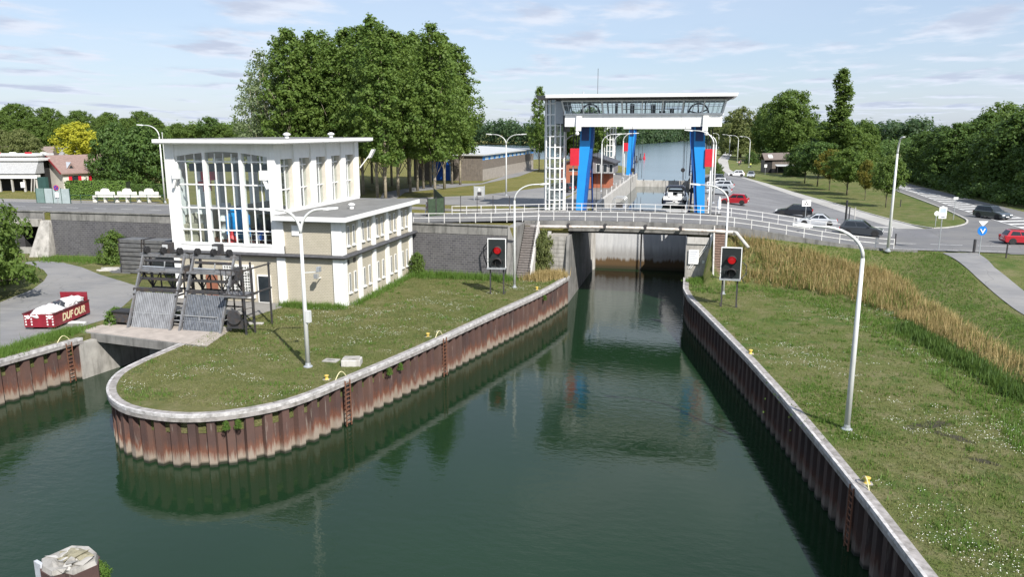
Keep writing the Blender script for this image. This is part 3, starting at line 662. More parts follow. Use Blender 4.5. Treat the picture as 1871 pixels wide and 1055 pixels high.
# ------------------------------------------------------------------ lock: walls, gates
t = thing('lock_wall', 'long concrete wall with handrail posts along the esplanade side of the lock', 'wall', (-6.2, 8, 5))
for k in range(10): MB().box(-.5, 0, k*8, k*8+7.97, -1, 3.33).build('wall_panel', M_CONCP, t)
for k in range(11): MB().box(-.4,-.3,.3+k*7.6,.4+k*7.6,3.33,4.2).build('rail_post', M_RAIL, t)
t = thing('lock_wall', 'concrete wall with yellow ladder marks on the parking side of the lock', 'wall', (5.8, 8, 5))
for k in range(10): MB().box(0, .6, k*8, k*8+7.97, -1, 3.33).build('wall_panel', M_CONC, t)
for k in range(3): MB().box(-.01,.62,10+k*18,11.0+k*18,3.335,3.37).build('ladder_mark', M_YEL, t)
t = thing('lock_quay', 'paved lock quay strip on the parking side under the gantry', 'quay', (6.4, -3.2, 8.2))
MB().box(0, 1.9, 0, 91, -.4, .07).build('paving', M_PAVE, t)
lg = thing('lift_gate', 'grey steel lift gate closing the lock under the bridge', 'gate', (0, 6, -1))
MB().box(-6.15,-.12,0,.5,0,8.9).build('gate_leaf', M_GATE, lg); MB().box(.1,5.75,0,.5,0,8.9).build('gate_leaf', M_GATE, lg)
MB().box(-.12,.1,.06,.5,0,8.9).build('joint', M_DARK, lg); MB().box(-6.15,5.75,.5,1.1,8.4,8.9).build('top_beam', M_CONCP, lg)
MB().box(-.06,.04,-.06,.0,2.2,8.9).build('cable', M_DARK, lg)
ug = thing('upper_gate', 'pale concrete gate sill across the lake end of the lock', 'gate', (0, 84.5, 4))
for k in range(6): MB().box(-6.2+k*2, -4.23+k*2, 0, 1.3, 0, 2.85).build('gate_panel', M_CONCP, ug)
for k in range(5): MB().box(-4.6+k*2.3,-4.45+k*2.3,-.05,.2,2.85,3.15).build('stub_post', M_DARK, ug)
rect('lock_head', -12, -6.5, 84, 90, 8.24, M_PAVE)

# ------------------------------------------------------------------ gantries
def counterweight(t, u, s, z0=13.9, z1=15.95, top=18.4, v=-.6):
    MB().bbox(u-.55, u+.55, v-.5, v+.5, z0-8.2, z1-8.2).build('counterweight', M_RED, t)
    for du in (-.3, 0, .3): MB().box(u+du-.06-s*.12, u+du+.06-s*.12, v-.06, v+.06, z1-8.2, top-8.2).build('chain', M_BLACK, t)
    MB().box(u+s*.2-.07, u+s*.2+.07, v-.07, v+.07, 0, z0-8.2).build('guide_post', M_WHITE, t)
def leg(t, s, uc, zt):
    r = []
    for z, off, w in ((0, 7.35, .42), (5, 7.05, .53), (zt-8.2-2.2, 6.78, .64), (zt-8.2, 6.7, .64)):
        c = uc + s*off; r.append([(c-w, -.9, z), (c+w, -.9, z), (c+w, .35, z), (c-w, .35, z)])
    lg_ = MB().loft(r).build('leg', M_BLUE, t)
    ir = [[(p[0][0] if s > 0 else p[1][0], -.7, p[0][2]), (p[0][0] if s > 0 else p[1][0], .3, p[0][2]), ((p[0][0]-.34) if s > 0 else (p[1][0]+.34), .3, p[0][2]), ((p[0][0]-.34) if s > 0 else (p[1][0]+.34), -.7, p[0][2])] for p in r]
    MB().loft(ir).build('flange', mat('mid blue steel', (.008,.09,.33), .5, var=.15), lg_)
    # rear lattice leg and ladder
    ra, rb = (uc + s*6.0, 1.6, 0), (uc + s*6.35, 1.2, zt-8.2); rc, rd = (uc + s*6.9, 1.6, 0), (uc + s*6.9, 1.2, zt-8.2)
    mb = MB().bar(ra, rb, .16); mb.bar(rc, rd, .16); mb.build('rear_leg', M_NAVY, t)
    for k in range(6):
        f = (k+.6)/6.3; pa = Vector(ra).lerp(Vector(rb), f); pb = Vector(rc).lerp(Vector(rd), f)
        MB().bar(pa, pb, .12).build('brace', M_NAVY, t)
    MB().box(uc+s*6.75-.45, uc+s*6.75+.45, -1.0, -.92, zt-8.2-1.7, zt-8.2-.05).build('gusset', M_NAVY, t)
    MB().box(uc+s*7.4-.9, uc+s*7.4+.9, -1.2, .8, -.15, .12).build('footing', M_CONCP, t)
def tower(label, u, v, zt, r, dark_from, sc=1.0):
    t = thing('stair_tower', label, 'stair tower', (u, v, 8.2)); H = zt - 8.2; n = 12
    mb = MB()
    for k in range(n):
        a = 2*math.pi*k/n + .13; mb = MB(); mb.bar((r*math.cos(a), r*math.sin(a), 0), (r*math.cos(a), r*math.sin(a), H), .15*sc)
        mb.build('mullion', M_WHITE, t)
    z = 0.1; i = 0
    while z < zt - 8.2:
        mb = MB()
        for k in range(n):
            a, b = 2*math.pi*k/n + .13, 2*math.pi*(k+1)/n + .13
            mb.bar((r*math.cos(a), r*math.sin(a), z), (r*math.cos(b), r*math.sin(b), z), .12*sc)
        mb.build('ring_rail', M_WHITE, t); z += 1.3
    ring = lambda q, z: [(q*math.cos(2*math.pi*k/n + .13), q*math.sin(2*math.pi*k/n + .13), z) for k in range(n)]
    mb = MB().loft([ring(r-.05, .1), ring(r-.05, H)], cap=False); mb.build('glazing', M_GLASS, t)
    MB().tube([(0,0,0),(0,0,H)], .12, 8).build('newel_post', M_RAIL, t)
    mb = MB(); ns = int(H/.2)
    for k in range(ns):
        a = k*.38; x, y = math.cos(a), math.sin(a); px, py = -y, x
        q = [(x*.1-px*.1, y*.1-py*.1), (x*(r-.25)-px*.28, y*(r-.25)-py*.28), (x*(r-.25)+px*.28, y*(r-.25)+py*.28), (x*.1+px*.1, y*.1+py*.1)]
        mb.prism(q, k*.2+.05, k*.2+.11)
    tag(mb.build('spiral_steps', mat('stair mesh', (.36,.36,.35), .6), t), kind='stuff')
    mb = MB(); mb.tube([((r-.22)*math.cos(k*.38), (r-.22)*math.sin(k*.38), k*.2+1.0) for k in range(ns-5)], .03, 4); mb.build('stair_rail', M_RAIL, t)
    MB().lathe([(r+.25,-.1),(r+.25,.06),(0.01,.06)], 12).build('base_slab', M_CONCP, t)
    return t, ring, H
def gantry(v0, uc, label):
    t = thing('lock_gantry', label, 'gantry', (uc, v0, 8.2))
    for s in (-1, 1): leg(t, s, 0, 18.6)
    return t
g1 = gantry(0, 0, 'near lock gantry with blue splayed legs carrying a glazed white control cabin')
for s in (-1, 1): counterweight(g1, s*8.02, s)
z0, z1, z2 = 18.55-8.2, 20.0-8.2, 21.5-8.2
core = MB().box(-8.95, 9.15, -2.75, 3.4, z0+.04, z1).build('cabin_floor', M_WHITE, g1)
for k in range(8): MB().box(-8.98+k*2.27, -8.98+k*2.27+2.24, -2.85, -2.753, z0, z1-.12).build('panel', M_WHITE, g1)
MB().box(-9.1, 9.3, -3.0, -2.72, z1-.12, z1+.08).build('window_sill', M_WHITE, g1)
for s in (-1, 1):
    MB().hexa([(s*7.3-.3,-3.2,z0-.5),(s*7.3+.3,-3.2,z0-.5),(s*7.3+.3,-2.86,z0-.5),(s*7.3-.3,-2.86,z0-.5),(s*7.3-.25,-3.1,z1-.2),(s*7.3+.35,-3.1,z1-.2),(s*7.3+.35,-2.86,z1-.2),(s*7.3-.25,-2.86,z1-.2)]).build('sheave_housing', M_WHITE, g1)
    MB().lathe([(.02,z0-1.0),(.2,z0-.95),(.24,z0-.75),(.15,z0-.55),(.05,z0-.5)], 8, (s*7.45,-3.0,0)).build('pulley', M_WHITE, g1)
def cabin_wall(y, ny, name):
    w = thing_part(name, g1); 
    for k in range(9):
        a = -9.0 + k*2.27; top = a + (a/9.0)*.35
        MB().bar((a, y, z1+.05), (top, y + ny*.1, z2), .15).build('mullion', M_WHITE, w)
    for k in range(8):
        a, b = -9.0 + k*2.27, -9.0 + (k+1)*2.27; ta, tb = a*1.039, b*1.039
        MB().quad((a, y, z1+.08), (b, y, z1+.08), (tb, y+ny*.1, z2), (ta, y+ny*.1, z2)).build('pane', M_GLASS, w)
        mb = MB()
        for j in (1, 2, 3): mb.bar((a+(b-a)*j/4, y, z1+.05), (ta+(tb-ta)*j/4, y+ny*.1, z2), .045)
        mb.bar((a*1.028, y+ny*.07, z1+1.0), (b*1.028, y+ny*.07, z1+1.0), .05); mb.build('glazing_bar', M_GALV, w)
    MB().box(-9.4, 9.6, y-.07+ny*.1, y+.07+ny*.1, z2-.06, z2+.1).build('head_rail', M_WHITE, w)
def thing_part(name, parent):
    o = bpy.data.objects.new(name, None); COL.objects.link(o); o.parent = parent; return o
cabin_wall(-2.8, -1, 'front_glazing'); cabin_wall(3.35, 1, 'rear_glazing')
for s in (-1, 1):
    a = 9.15 if s > 0 else -9.0
    w = thing_part('end_glazing', g1)
    for k in range(5): MB().bar((a, -2.8+k*1.54, z1), (a+s*.35, -2.8+k*1.54, z2), .12).build('mullion', M_WHITE, w)
    for k in range(4): MB().quad((a, -2.8+k*1.54, z1), (a, -1.26+k*1.54, z1), (a+s*.35, -1.26+k*1.54, z2), (a+s*.35, -2.8+k*1.54, z2)).build('pane', M_GLASS, w)
# roof: white upper plate, dark soffit tapering inwards
MB().loft([[(-9.6,-3.3,z2+.1),(9.9,-3.3,z2+.1),(9.9,3.9,z2+.1),(-9.6,3.9,z2+.1)],[(-11.0,-4.5,z2+.34),(10.3,-4.5,z2+.34),(10.3,5.0,z2+.34),(-11.0,5.0,z2+.34)]]).build('soffit', M_DARK, g1)
MB().loft([[(-11.0,-4.72,z2+.342),(10.6,-4.72,z2+.342),(10.6,5.15,z2+.342),(-11.0,5.15,z2+.342)],[(-11.0,-4.75,z2+.72),(10.7,-4.75,z2+.72),(10.7,5.2,z2+.72),(-11.0,5.2,z2+.72)]]).build('roof', M_WHITE, g1)
MB().tube([(-5.6,1,z2+.72),(-5.6,1,z2+4.0)], .03, 5).build('antenna', M_DARK, g1)
for u, h in ((-7.2,.5),(-8.4,.35),(-2.0,.3)): MB().tube([(u,0,z2+.72),(u,0,z2+.72+h)], .1, 6).build('roof_vent', M_GALV, g1)
# connection to the stair tower
MB().box(-10.4,-9.2,-1.2,1.4,z2-2.6,z2+.08).build('link_glazing', mat('smoked glazing', (.30,.335,.37), .12, .2), g1)
MB().box(-9.35,-9.1,-1.9,2.0,z0-.6,z2).build('link_frame', M_DARK, g1)
# inside the cabin
for u in (-6.4, 6.5):
    sh = thing_part('sheave', g1); sh.location = (u, .6, z1+.1)
    mb = MB(); n = 20; R = 1.15
    for k in range(n):
        a, b = math.pi*2*k/n, math.pi*2*(k+1)/n; mb.bar((R*math.cos(a), 0, R*math.sin(a)), (R*math.cos(b), 0, R*math.sin(b)), .2)
    mb.build('rim', M_DARK, sh)
    for k in range(5):
        a = math.pi*2*k/5 + .4; MB().bar((0,0,0), (R*math.cos(a), 0, R*math.sin(a)), .16).build('spoke', M_DARK, sh)
for u, w, h in ((-1.3,.5,1.25),(1.2,.55,1.2),(-3.2,.3,1.3),(3.4,.5,.7),(4.6,.3,.35),(2.3,.7,.4)): MB().box(u-w/2,u+w/2,.2,.8,z1,z1+h).build('cabinet', M_DARK, g1)
MB().box(-2.2,4.6,-1.8,-1.1,z1+.55,z1+.62).build('control_desk', mat('desk', (.3,.31,.33)), g1)
for u in (-5.35,-4.6,5.1,5.85,-1.2): MB().tube([(u,.3,-.6),(u,.3,z0)], .028, 5).build('hoist_cable', M_BLACK, g1)
tw1, ring, H = tower('white framed glass stair tower beside the near gantry with a spiral stair', -10.6, .2, 21.75, 1.28, 18.2)
MB().loft([ring(1.19, 10.6), ring(1.19, H+.02)], cap=False).build('upper_glazing', bpy.data.materials['smoked glazing'], tw1)
MB().box(-1.95, 1.0, -1.9, 1.9, H+.05, H+.15).build('cap_soffit', M_DARK, tw1)
MB().loft([[(-1.95,-1.9,H+.152),(.9,-1.9,H+.152),(.9,1.9,H+.152),(-1.95,1.9,H+.152)],[(-2.2,-2.1,H+.5),(.75,-2.1,H+.5),(.75,2.1,H+.5),(-2.2,2.1,H+.5)]]).build('cap', mat('lead cap', (.13,.14,.15), .4, .3), tw1)

g2 = gantry(80, -.4, 'far lock gantry at the lake end with blue legs under a plain white beam')
for s in (-1, 1): counterweight(g2, s*8.05, s, 13.6, 15.4)
MB().box(-8.6, 8.2, -1.2, 1.6, 18.45-8.2, 19.35-8.2).build('main_beam', M_WHITE, g2)
MB().box(-10.9, 8.6, -1.0, 1.4, 19.36-8.2, 19.95-8.2).build('upper_beam', M_WHITE, g2)
mb = MB()
for k in range(22): mb.box(-8.4+k*.76, -8.1+k*.76, -1.0, -.6, 19.952-8.2, 20.25-8.2)
tag(mb.build('parapet_teeth', M_WHITE, g2), kind='stuff')
MB().box(-10.9, 8.6, -1.1, -1.0, 20.25-8.2, 20.4-8.2).build('parapet_rail', M_WHITE, g2)
for u in (-5.2,-4.4,4.6,5.3): MB().tube([(u,.3,-.6),(u,.3,10.3)], .04, 5).build('hoist_cable', M_BLACK, g2)
tower('white framed stair tower at the lake end of the lock', -12.3, 82.5, 19.6, 1.35, 19.4, 1.25)
for i, (u, v, z, r) in enumerate(((-5.3, 60, 10.4, .42), (4.4, 62, 10.4, .42), (6.2, 1.5, 10.9, .36))):
    t = thing('signal_lamp', ('round black signal lamp seen from behind at the far left of the lock', 'round black signal lamp seen from behind beside the moored boat', 'large round black signal lamp in front of the right gantry leg')[i], 'signal', (u, v, 8.2), 0, 'signal lamps of the lock')
    MB().tube([(0,0,-.2),(0,0,z-8.2)], .04, 6).build('post', M_DARK, t)
    MB().lathe([(.05,-.14),(r*.8,-.14),(r,-.05),(r,.12),(r*.9,.12),(.02,.02)], 14, (0, 0, z-8.2), 'y').build('lamp_disc', M_BLACK, t)
# ------------------------------------------------------------------ pump house
M_TILE = brick_mat('beige facing brick', (0.46, 0.42, 0.33), (0.50, 0.455, 0.365), (0.30, 0.275, 0.22), 0.28, 0.14, 0.012, 'xy')
M_ROOFG = mat('grey roofing felt', (0.17, 0.17, 0.165), 0.9, var=0.15, scale=0.7, dirt=(0.1, 0.1, 0.095))
ph = thing('pump_house', 'white glazed pump house with beige brick annex beside the intake', 'building', (-22.7, -35.7, L))
W0, W1, DP, BZ, RZ, HZ = -16.5, -5.9, 17.0, 4.35, 7.45, 13.85
def pbox(name, m, *a, parent=ph): return MB().box(*a).build(name, m, parent)
# lower storey and annex brick walls (shells), white pilasters, dark belt
pbox('lower_wall', M_TILE, W0+.15, W1-.3, .15, DP-.1, -.2, BZ)
pbox('annex_wall', M_TILE, W1-.25, -.15, .15, DP-.15, -.2, RZ)
for x0, x1 in ((W1-.35, W1+.45), (-.95, .0)):
    pbox('pilaster', M_WHITE, x0, x1, 0, .5, -.2, BZ-.15); pbox('pilaster', M_WHITE, x0, x1, -.03, .5, BZ+.15, RZ+.018)
pbox('pilaster', M_WHITE, W0, W0+.55, 0, .5, -.2, BZ-.15)
for k in range(6):
    y = -.0 + k*(DP-.75)/5
    y0, y1 = (0.502, .85) if k == 0 else (y, y+.62)
    pbox('pilaster', M_WHITE, -.3, .06 if k else 0, y0, y1, -.2, BZ-.15); pbox('pilaster', M_WHITE, -.3, .06 if k else 0, y0, y1, BZ+.15, RZ+.02)
MB().loft([[(W0-.2,-.28,BZ-.16),(.3,-.28,BZ-.16),(.3,DP+.5,BZ-.16),(W0-.2,DP+.5,BZ-.16)],[(W0-.34,-.42,BZ),(.44,-.42,BZ),(.44,DP+.6,BZ),(W0-.34,DP+.6,BZ)],[(W0-.2,-.28,BZ+.16),(.3,-.28,BZ+.16),(.3,DP+.5,BZ+.16),(W0-.2,DP+.5,BZ+.16)]]).build('belt_course', mat('dark belt', (.07,.07,.075), .6, var=.3, scale=3), ph)
# annex roof
ar = pbox('annex_roof', M_WHITE, W1-.2, .75, -.75, DP+.5, RZ+.022, RZ+.40)
pbox('roof_felt', M_ROOFG, W1-.15, .62, -.62, DP+.4, RZ+.402, RZ+.43, parent=ar)
pbox('eaves_board', M_GALV, W1+.1, .6, -.6, DP+.4, RZ-.06, RZ+.02, parent=ar)
MB().lathe([(.2,0),(.2,.3),(.32,.32),(.34,.42),(.15,.52),(.02,.55)], 10, (-1.9, 6.3, RZ+.43)).build('roof_vent', M_WHITE, ar)
# annex side windows: two per bay on two floors
def slit(y, z, h, w=.42):
    o = thing_part('window', ph); o.location = (-.15, y, z)
    MB().box(-.02,.05,-w/2,w/2,0,h).build('frame', M_WHITE, o)
    MB().box(.05,.056,-w/2+.08,w/2-.08,.1,h-.08).build('pane', M_DGLASS, o)
    MB().box(.0,.16,-w/2-.1,w/2+.1,-.1,0).build('sill', M_WHITE, o)
    MB().box(.056,.066,-.015,.015,.1,h-.08).build('glazing_bar', M_WHITE, o)
for k in range(5):
    ya = .0 + k*(DP-.75)/5 + .62; yb = (k+1)*(DP-.75)/5
    if k == 0: ya = .85
    for f in (.28, .74): slit(ya+(yb-ya)*f, 5.15, 1.75); slit(ya+(yb-ya)*f, 1.0, 1.75)
for y in (1.3, 2.6): pbox('vent_hole', M_DARK, -.2, -.1, y-.22, y+.22, 3.55, 3.95)
fp = MB().box(-4.7,-3.85,.06,.15,4.35+1.75,4.35+2.65).build('vent_panel', M_WHITE, ph)
cm = thing_part('floodlight', ph); cm.location = (-2.2, -.0, 3.0)
MB().bar((-.0,.15,-.5),(-.0,-.7,-.45),.07).build('arm', M_WHITE, cm); MB().box(-.12,.2,-.95,-.6,-.4,.0).build('lamp', M_GALV, cm)
pbox('foundation', M_CONC, -.3, .3, .9, DP, -.25, .06)
# ground-floor door and glass-block screen behind the racks
gs = thing_part('glass_block_screen', ph); gs.location = (-11.6, .04, .35)
MB().box(0,3.0,-.06,.12,0,3.0).build('screen_frame', M_WHITE, gs)
mb = MB()
for i in range(11):
    for j in range(11): mb.box(.12+i*.255,.12+i*.255+.17,-.075,-.05,.12+j*.255,.12+j*.255+.17)
tag(mb.build('glass_blocks', mat('glass block', (.16,.17,.15), .2), gs), kind='stuff')
dr = thing_part('door', ph); dr.location = (-8.2, .04, 0)
MB().box(-.08,1.2,-.05,.12,0,2.5).build('door_frame', M_WHITE, dr); MB().box(.05,1.07,-.075,-.05,.1,2.4).build('door_leaf', M_DGLASS, dr)
d2 = thing_part('door', ph); d2.location = (-13.4, .04, 0); MB().box(0,1.1,-.05,.1,0,2.3).build('door_leaf', mat('brown door', (.25,.1,.06)), d2)

# hall: slab floor, corner columns, arched lintel, roof
pbox('hall_floor', mat('red brown floor', (.13,.055,.045), .5), W0+.25, W1-.02, .3, DP-.1, BZ+.18, BZ+.5)
fz, wz0, wz1 = BZ+.16, 5.15, 13.15
pbox('front_plinth', M_WHITE, W0, W1+.45, 0, .55, fz+.002, wz0)
pbox('corner_column', M_WHITE, W0, W0+.9, 0, .85, wz0+.002, HZ); pbox('corner_column', M_WHITE, W1-.68, W1+.0, 0, 1.0, wz0+.002, HZ)
X0, X1 = W0+.9, W1-.68
n = 16; poly = [(X0+.002, HZ), (X0+.002, wz1-.38)]
poly += [(X0 + (X1-X0)*k/n, wz1 - .38 + .42*math.sin(math.pi*k/n)) for k in range(1, n)] + [(X1-.002, wz1-.38), (X1-.002, HZ)]
MB().prism_y(poly, .1, .6).build('arched_lintel', M_WHITE, ph)
rf = MB().loft([[(W0-.1,-1.05,HZ+.002),(W1+1.2,-1.05,HZ+.002),(W1+1.2,DP+.9,HZ+.002),(W0-.1,DP+.9,HZ+.002)],[(W0-.25,-1.2,HZ+.12),(W1+1.35,-1.2,HZ+.12),(W1+1.35,DP+1.05,HZ+.12),(W0-.25,DP+1.05,HZ+.12)],[(W0-.25,-1.2,HZ+.42),(W1+1.35,-1.2,HZ+.42),(W1+1.35,DP+1.05,HZ+.42),(W0-.25,DP+1.05,HZ+.42)]]).build('hall_roof', M_WHITE, ph)
pbox('roof_felt', M_ROOFG, W0-.1, W1+1.2, -1.05, DP+.9, HZ+.422, HZ+.45, parent=rf)
for x, y in ((-8.2, 6.5), (-7.4, 14)): MB().lathe([(.2,0),(.2,.25),(.34,.27),(.36,.38),(.15,.5),(.02,.52)], 10, (x, y, HZ+.45)).build('roof_vent', M_WHITE, rf)
# front window wall: 3 bays, thick mullions, 5 rows of panes
fw = thing_part('front_window', ph); fw.location = (0, .3, 0)
bays = [(X0, X0+2.75, 3), (X0+3.03, X0+6.27, 4), (X0+6.55, X1, 3)]
zr_ = [wz0, 6.35, 8.3, 10.35, 12.35, wz1]
for a, b in ((bays[0][1], bays[1][0]), (bays[1][1], bays[2][0])): MB().box(a, b, -.28, .2, wz0, wz1-.02).build('mullion', M_WHITE, fw)
MB().box(X0-.0, X0+.12, -.1, .1, wz0, wz1-.35).build('jamb', M_WHITE, fw); MB().box(X1-.12, X1, -.1, .1, wz0, wz1-.35).build('jamb', M_WHITE, fw)
for a, b, n in bays:
    for j in range(1, n):
        x = a + (b-a)*j/n; MB().box(x-.04, x+.04, -.06, .06, wz0, wz1-.1).build('glazing_bar', M_WHITE, fw)
    for z in zr_[1:-1]: MB().box(a, b, -.085, .085, z-.055, z+.055).build('transom', M_WHITE, fw)
    for j in range(n):
        for i in range(5): MB().quad((a+(b-a)*j/n, .02, zr_[i]), (a+(b-a)*(j+1)/n, .02, zr_[i]), (a+(b-a)*(j+1)/n, .02, zr_[i+1]), (a+(b-a)*j/n, .02, zr_[i+1])).build('pane', M_GLASS, fw)
MB().box(X0, X1, -.35, .25, wz0-.12, wz0+.06).build('sill', M_WHITE, fw)
for s, x in ((1, X0-.05), (-1, X1+.05)):
    bk = MB().box(min(x, x+s*.62), max(x, x+s*.62), -.45, -.1, 10.85, 11.65); bk.bar((x+s*.3,-.28,10.9),(x-s*.05,-.28,10.1),.22); bk.build('floodlight_bracket', M_WHITE, ph)
# right-hand wall of the hall: fins and five deep windows; rear and left walls
BEIGE = mat('warm white reveal', (.62,.58,.50), .7, var=.08)
NW = 5; fin = .95; ww = (DP-.95-fin*NW)/NW
wb = RZ+.43
pbox('side_plinth', M_WHITE, W1-.6, W1+.06, 1.0, DP, fz, wb+.22); pbox('side_head', M_WHITE, W1-.62, W1-.1, 1.0, DP, 12.55, HZ)
for k in range(NW):
    y0 = 1.0 + k*(ww+fin); y1 = y0 + ww
    pbox('fin', M_WHITE, W1-.75, W1+.08, y1+.004, y1+fin, wb+.222, HZ)
    pbox('reveal', BEIGE, W1-.75, W1-.12, y1-.1, y1, wb+.222, 12.548)
    o = thing_part('side_window', ph); o.location = (W1-.5, y0, wb+.22)
    h = 12.55-wb-.22; zz = [0, h*.40, h*.86, h]
    for j in range(4): MB().box(-.05,.05, ww*j/3-.04, ww*j/3+.04, 0, h).build('glazing_bar', M_WHITE, o)
    for z in zz[1:3]: MB().box(-.06,.06,0,ww,z-.05,z+.05).build('transom', M_WHITE, o)
    for j in range(3):
        for i in range(3): MB().quad((0, ww*j/3, zz[i]), (0, ww*(j+1)/3, zz[i]), (0, ww*(j+1)/3, zz[i+1]), (0, ww*j/3, zz[i+1])).build('pane', M_GLASS, o)
MB().box(W0+.1,W0+.4,.9,DP,fz,7.5).build('left_wall', BEIGE, ph); MB().box(W0+.1,W0+.4,.9,DP,12.4,HZ).build('left_wall', BEIGE, ph)
for k in range(6): MB().box(W0+.05,W0+.6,.9+k*3.0,.9+k*3.0+.95,7.5,12.4).build('left_fin', M_WHITE, ph)
MB().box(W0+.4,W1-.8,DP-.4,DP-.1,fz,6.9).build('rear_wall', BEIGE, ph); MB().box(W0+.4,W1-.8,DP-.4,DP-.1,12.3,HZ).build('rear_wall', BEIGE, ph)
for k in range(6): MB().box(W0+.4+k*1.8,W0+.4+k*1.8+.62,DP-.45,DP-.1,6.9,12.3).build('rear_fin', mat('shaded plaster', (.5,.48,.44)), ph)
for k in range(5):
    x = W0+1.02+k*1.8; MB().quad((x,DP-.25,6.9),(x+1.18,DP-.25,6.9),(x+1.18,DP-.25,12.3),(x,DP-.25,12.3)).build('rear_pane', M_GLASS, ph)
    for z in (8.7, 10.5): MB().box(x,x+1.18,DP-.28,DP-.22,z-.04,z+.04).build('rear_bar', M_WHITE, ph)
fl = thing_part('corner_floodlight', ph); fl.location = (W1+.3, DP+.2, 11.3)
MB().bar((-.2,0,-.2),(.75,.2,1.0),.09).build('arm', M_WHITE, fl); MB().hexa([(.7,0,.85),(1.0,0,.85),(1.0,.5,.85),(.7,.5,.85),(1.2,0,1.75),(1.5,0,1.75),(1.5,.5,1.75),(1.2,.5,1.75)]).build('lamp', M_WHITE, fl)
# machinery standing in the hall (things of their own)
bx, by, bz = -22.7, -35.7, L + BZ + .5
def inside(name, label, cat, x, y): return thing(name, label, cat, (bx+x, by+y, bz))
t = inside('pump_motor', 'bright blue vertical pump motor behind the front glazing', 'motor', -11.8, 3.2)
mb = MB().lathe([(.75,0),(.75,.3),(.95,.32),(.95,2.6),(.8,2.9),(.5,3.2),(.1,3.25)], 14); mb.build('casing', mat('bright blue enamel', (.01,.28,.66), .35), t, True)
for k in range(6): MB().box(-.08,.08,-1.05,-.93,.5,2.5).build('rib', mat('blue rib', (.01,.2,.5), .4), t).rotation_euler = (0,0,k*math.pi/3)
t = inside('pump_motor', 'dark pump motor in the right bay of the hall', 'motor', -9.7, 4.7)
MB().lathe([(.9,0),(.9,.3),(1.15,.32),(1.15,2.2),(.9,2.5),(.1,2.6)], 14).build('casing', mat('black enamel', (.03,.035,.04), .4), t, True)
MB().box(-.4,.4,-1.3,-.9,.2,1.0).build('terminal_box', mat('deep blue enamel', (.01,.08,.35), .4), t)
for i, (x, y, r, h) in enumerate(((-14.9, 2.7, .5, 5.2), (-14.2, 5.0, .6, 3.4))):
    t = inside('valve_pipe', ('tall white riser pipe in the left bay of the hall', 'shorter white riser pipe behind the middle bay')[i], 'pipe', x, y)
    MB().lathe([(r+.2,0),(r+.2,.2),(r,.22),(r,h*.5),(r+.15,h*.5+.02),(r+.15,h*.5+.2),(r,h*.5+.22),(r*.85,h),(.05,h+.05)], 14).build('riser', M_WHITE, t, True)
t = inside('control_cabinet', 'beige control cabinet behind the lower left panes', 'cabinet', -15.2, 1.1)
MB().bbox(-.9,.9,-.5,.5,0,1.9).build('body', mat('beige enamel', (.34,.31,.24), .5), t); MB().box(-.02,.02,-.52,-.5,.1,1.8).build('door_gap', M_DARK, t)
t = inside('red_pump', 'small red pump on the hall floor', 'pump', -11.4, 1.5)
MB().lathe([(.5,0),(.45,.5),(.2,.9),(.12,1.3),(.02,1.32)], 10).build('casing', M_RED, t); MB().bar((-.7,0,.25),(.9,0,.25),.2).build('shaft', M_DARK, t)
t = inside('overhead_crane', 'dark green crane girder spanning the hall under the roof', 'crane', -11.2, 3.0)
MB().box(-4.9,4.5,-.3,.3,6.5,7.2).build('girder', mat('crane green', (.015,.05,.05), .5), t); MB().box(-3.6,-2.6,-.5,.5,5.7,6.5).build('hoist', M_RED, t); MB().box(-3.9,-3.2,-.6,.4,4.7,5.6).build('hook_block', mat('red hook', (.45,.06,.05)), t)
t = inside('hall_railing', 'white railing round the pumps inside the hall', 'railing', -11, 1.5)
for k in range(7): MB().box(k*.75-.02,k*.75+.02,-.02,.02,0,1.05).build('post', M_RAIL, t)
MB().box(-.1,4.6,-.02,.02,1.0,1.05).build('rail', M_RAIL, t); MB().box(-.1,4.6,-.02,.02,.5,.54).build('rail', M_RAIL, t)
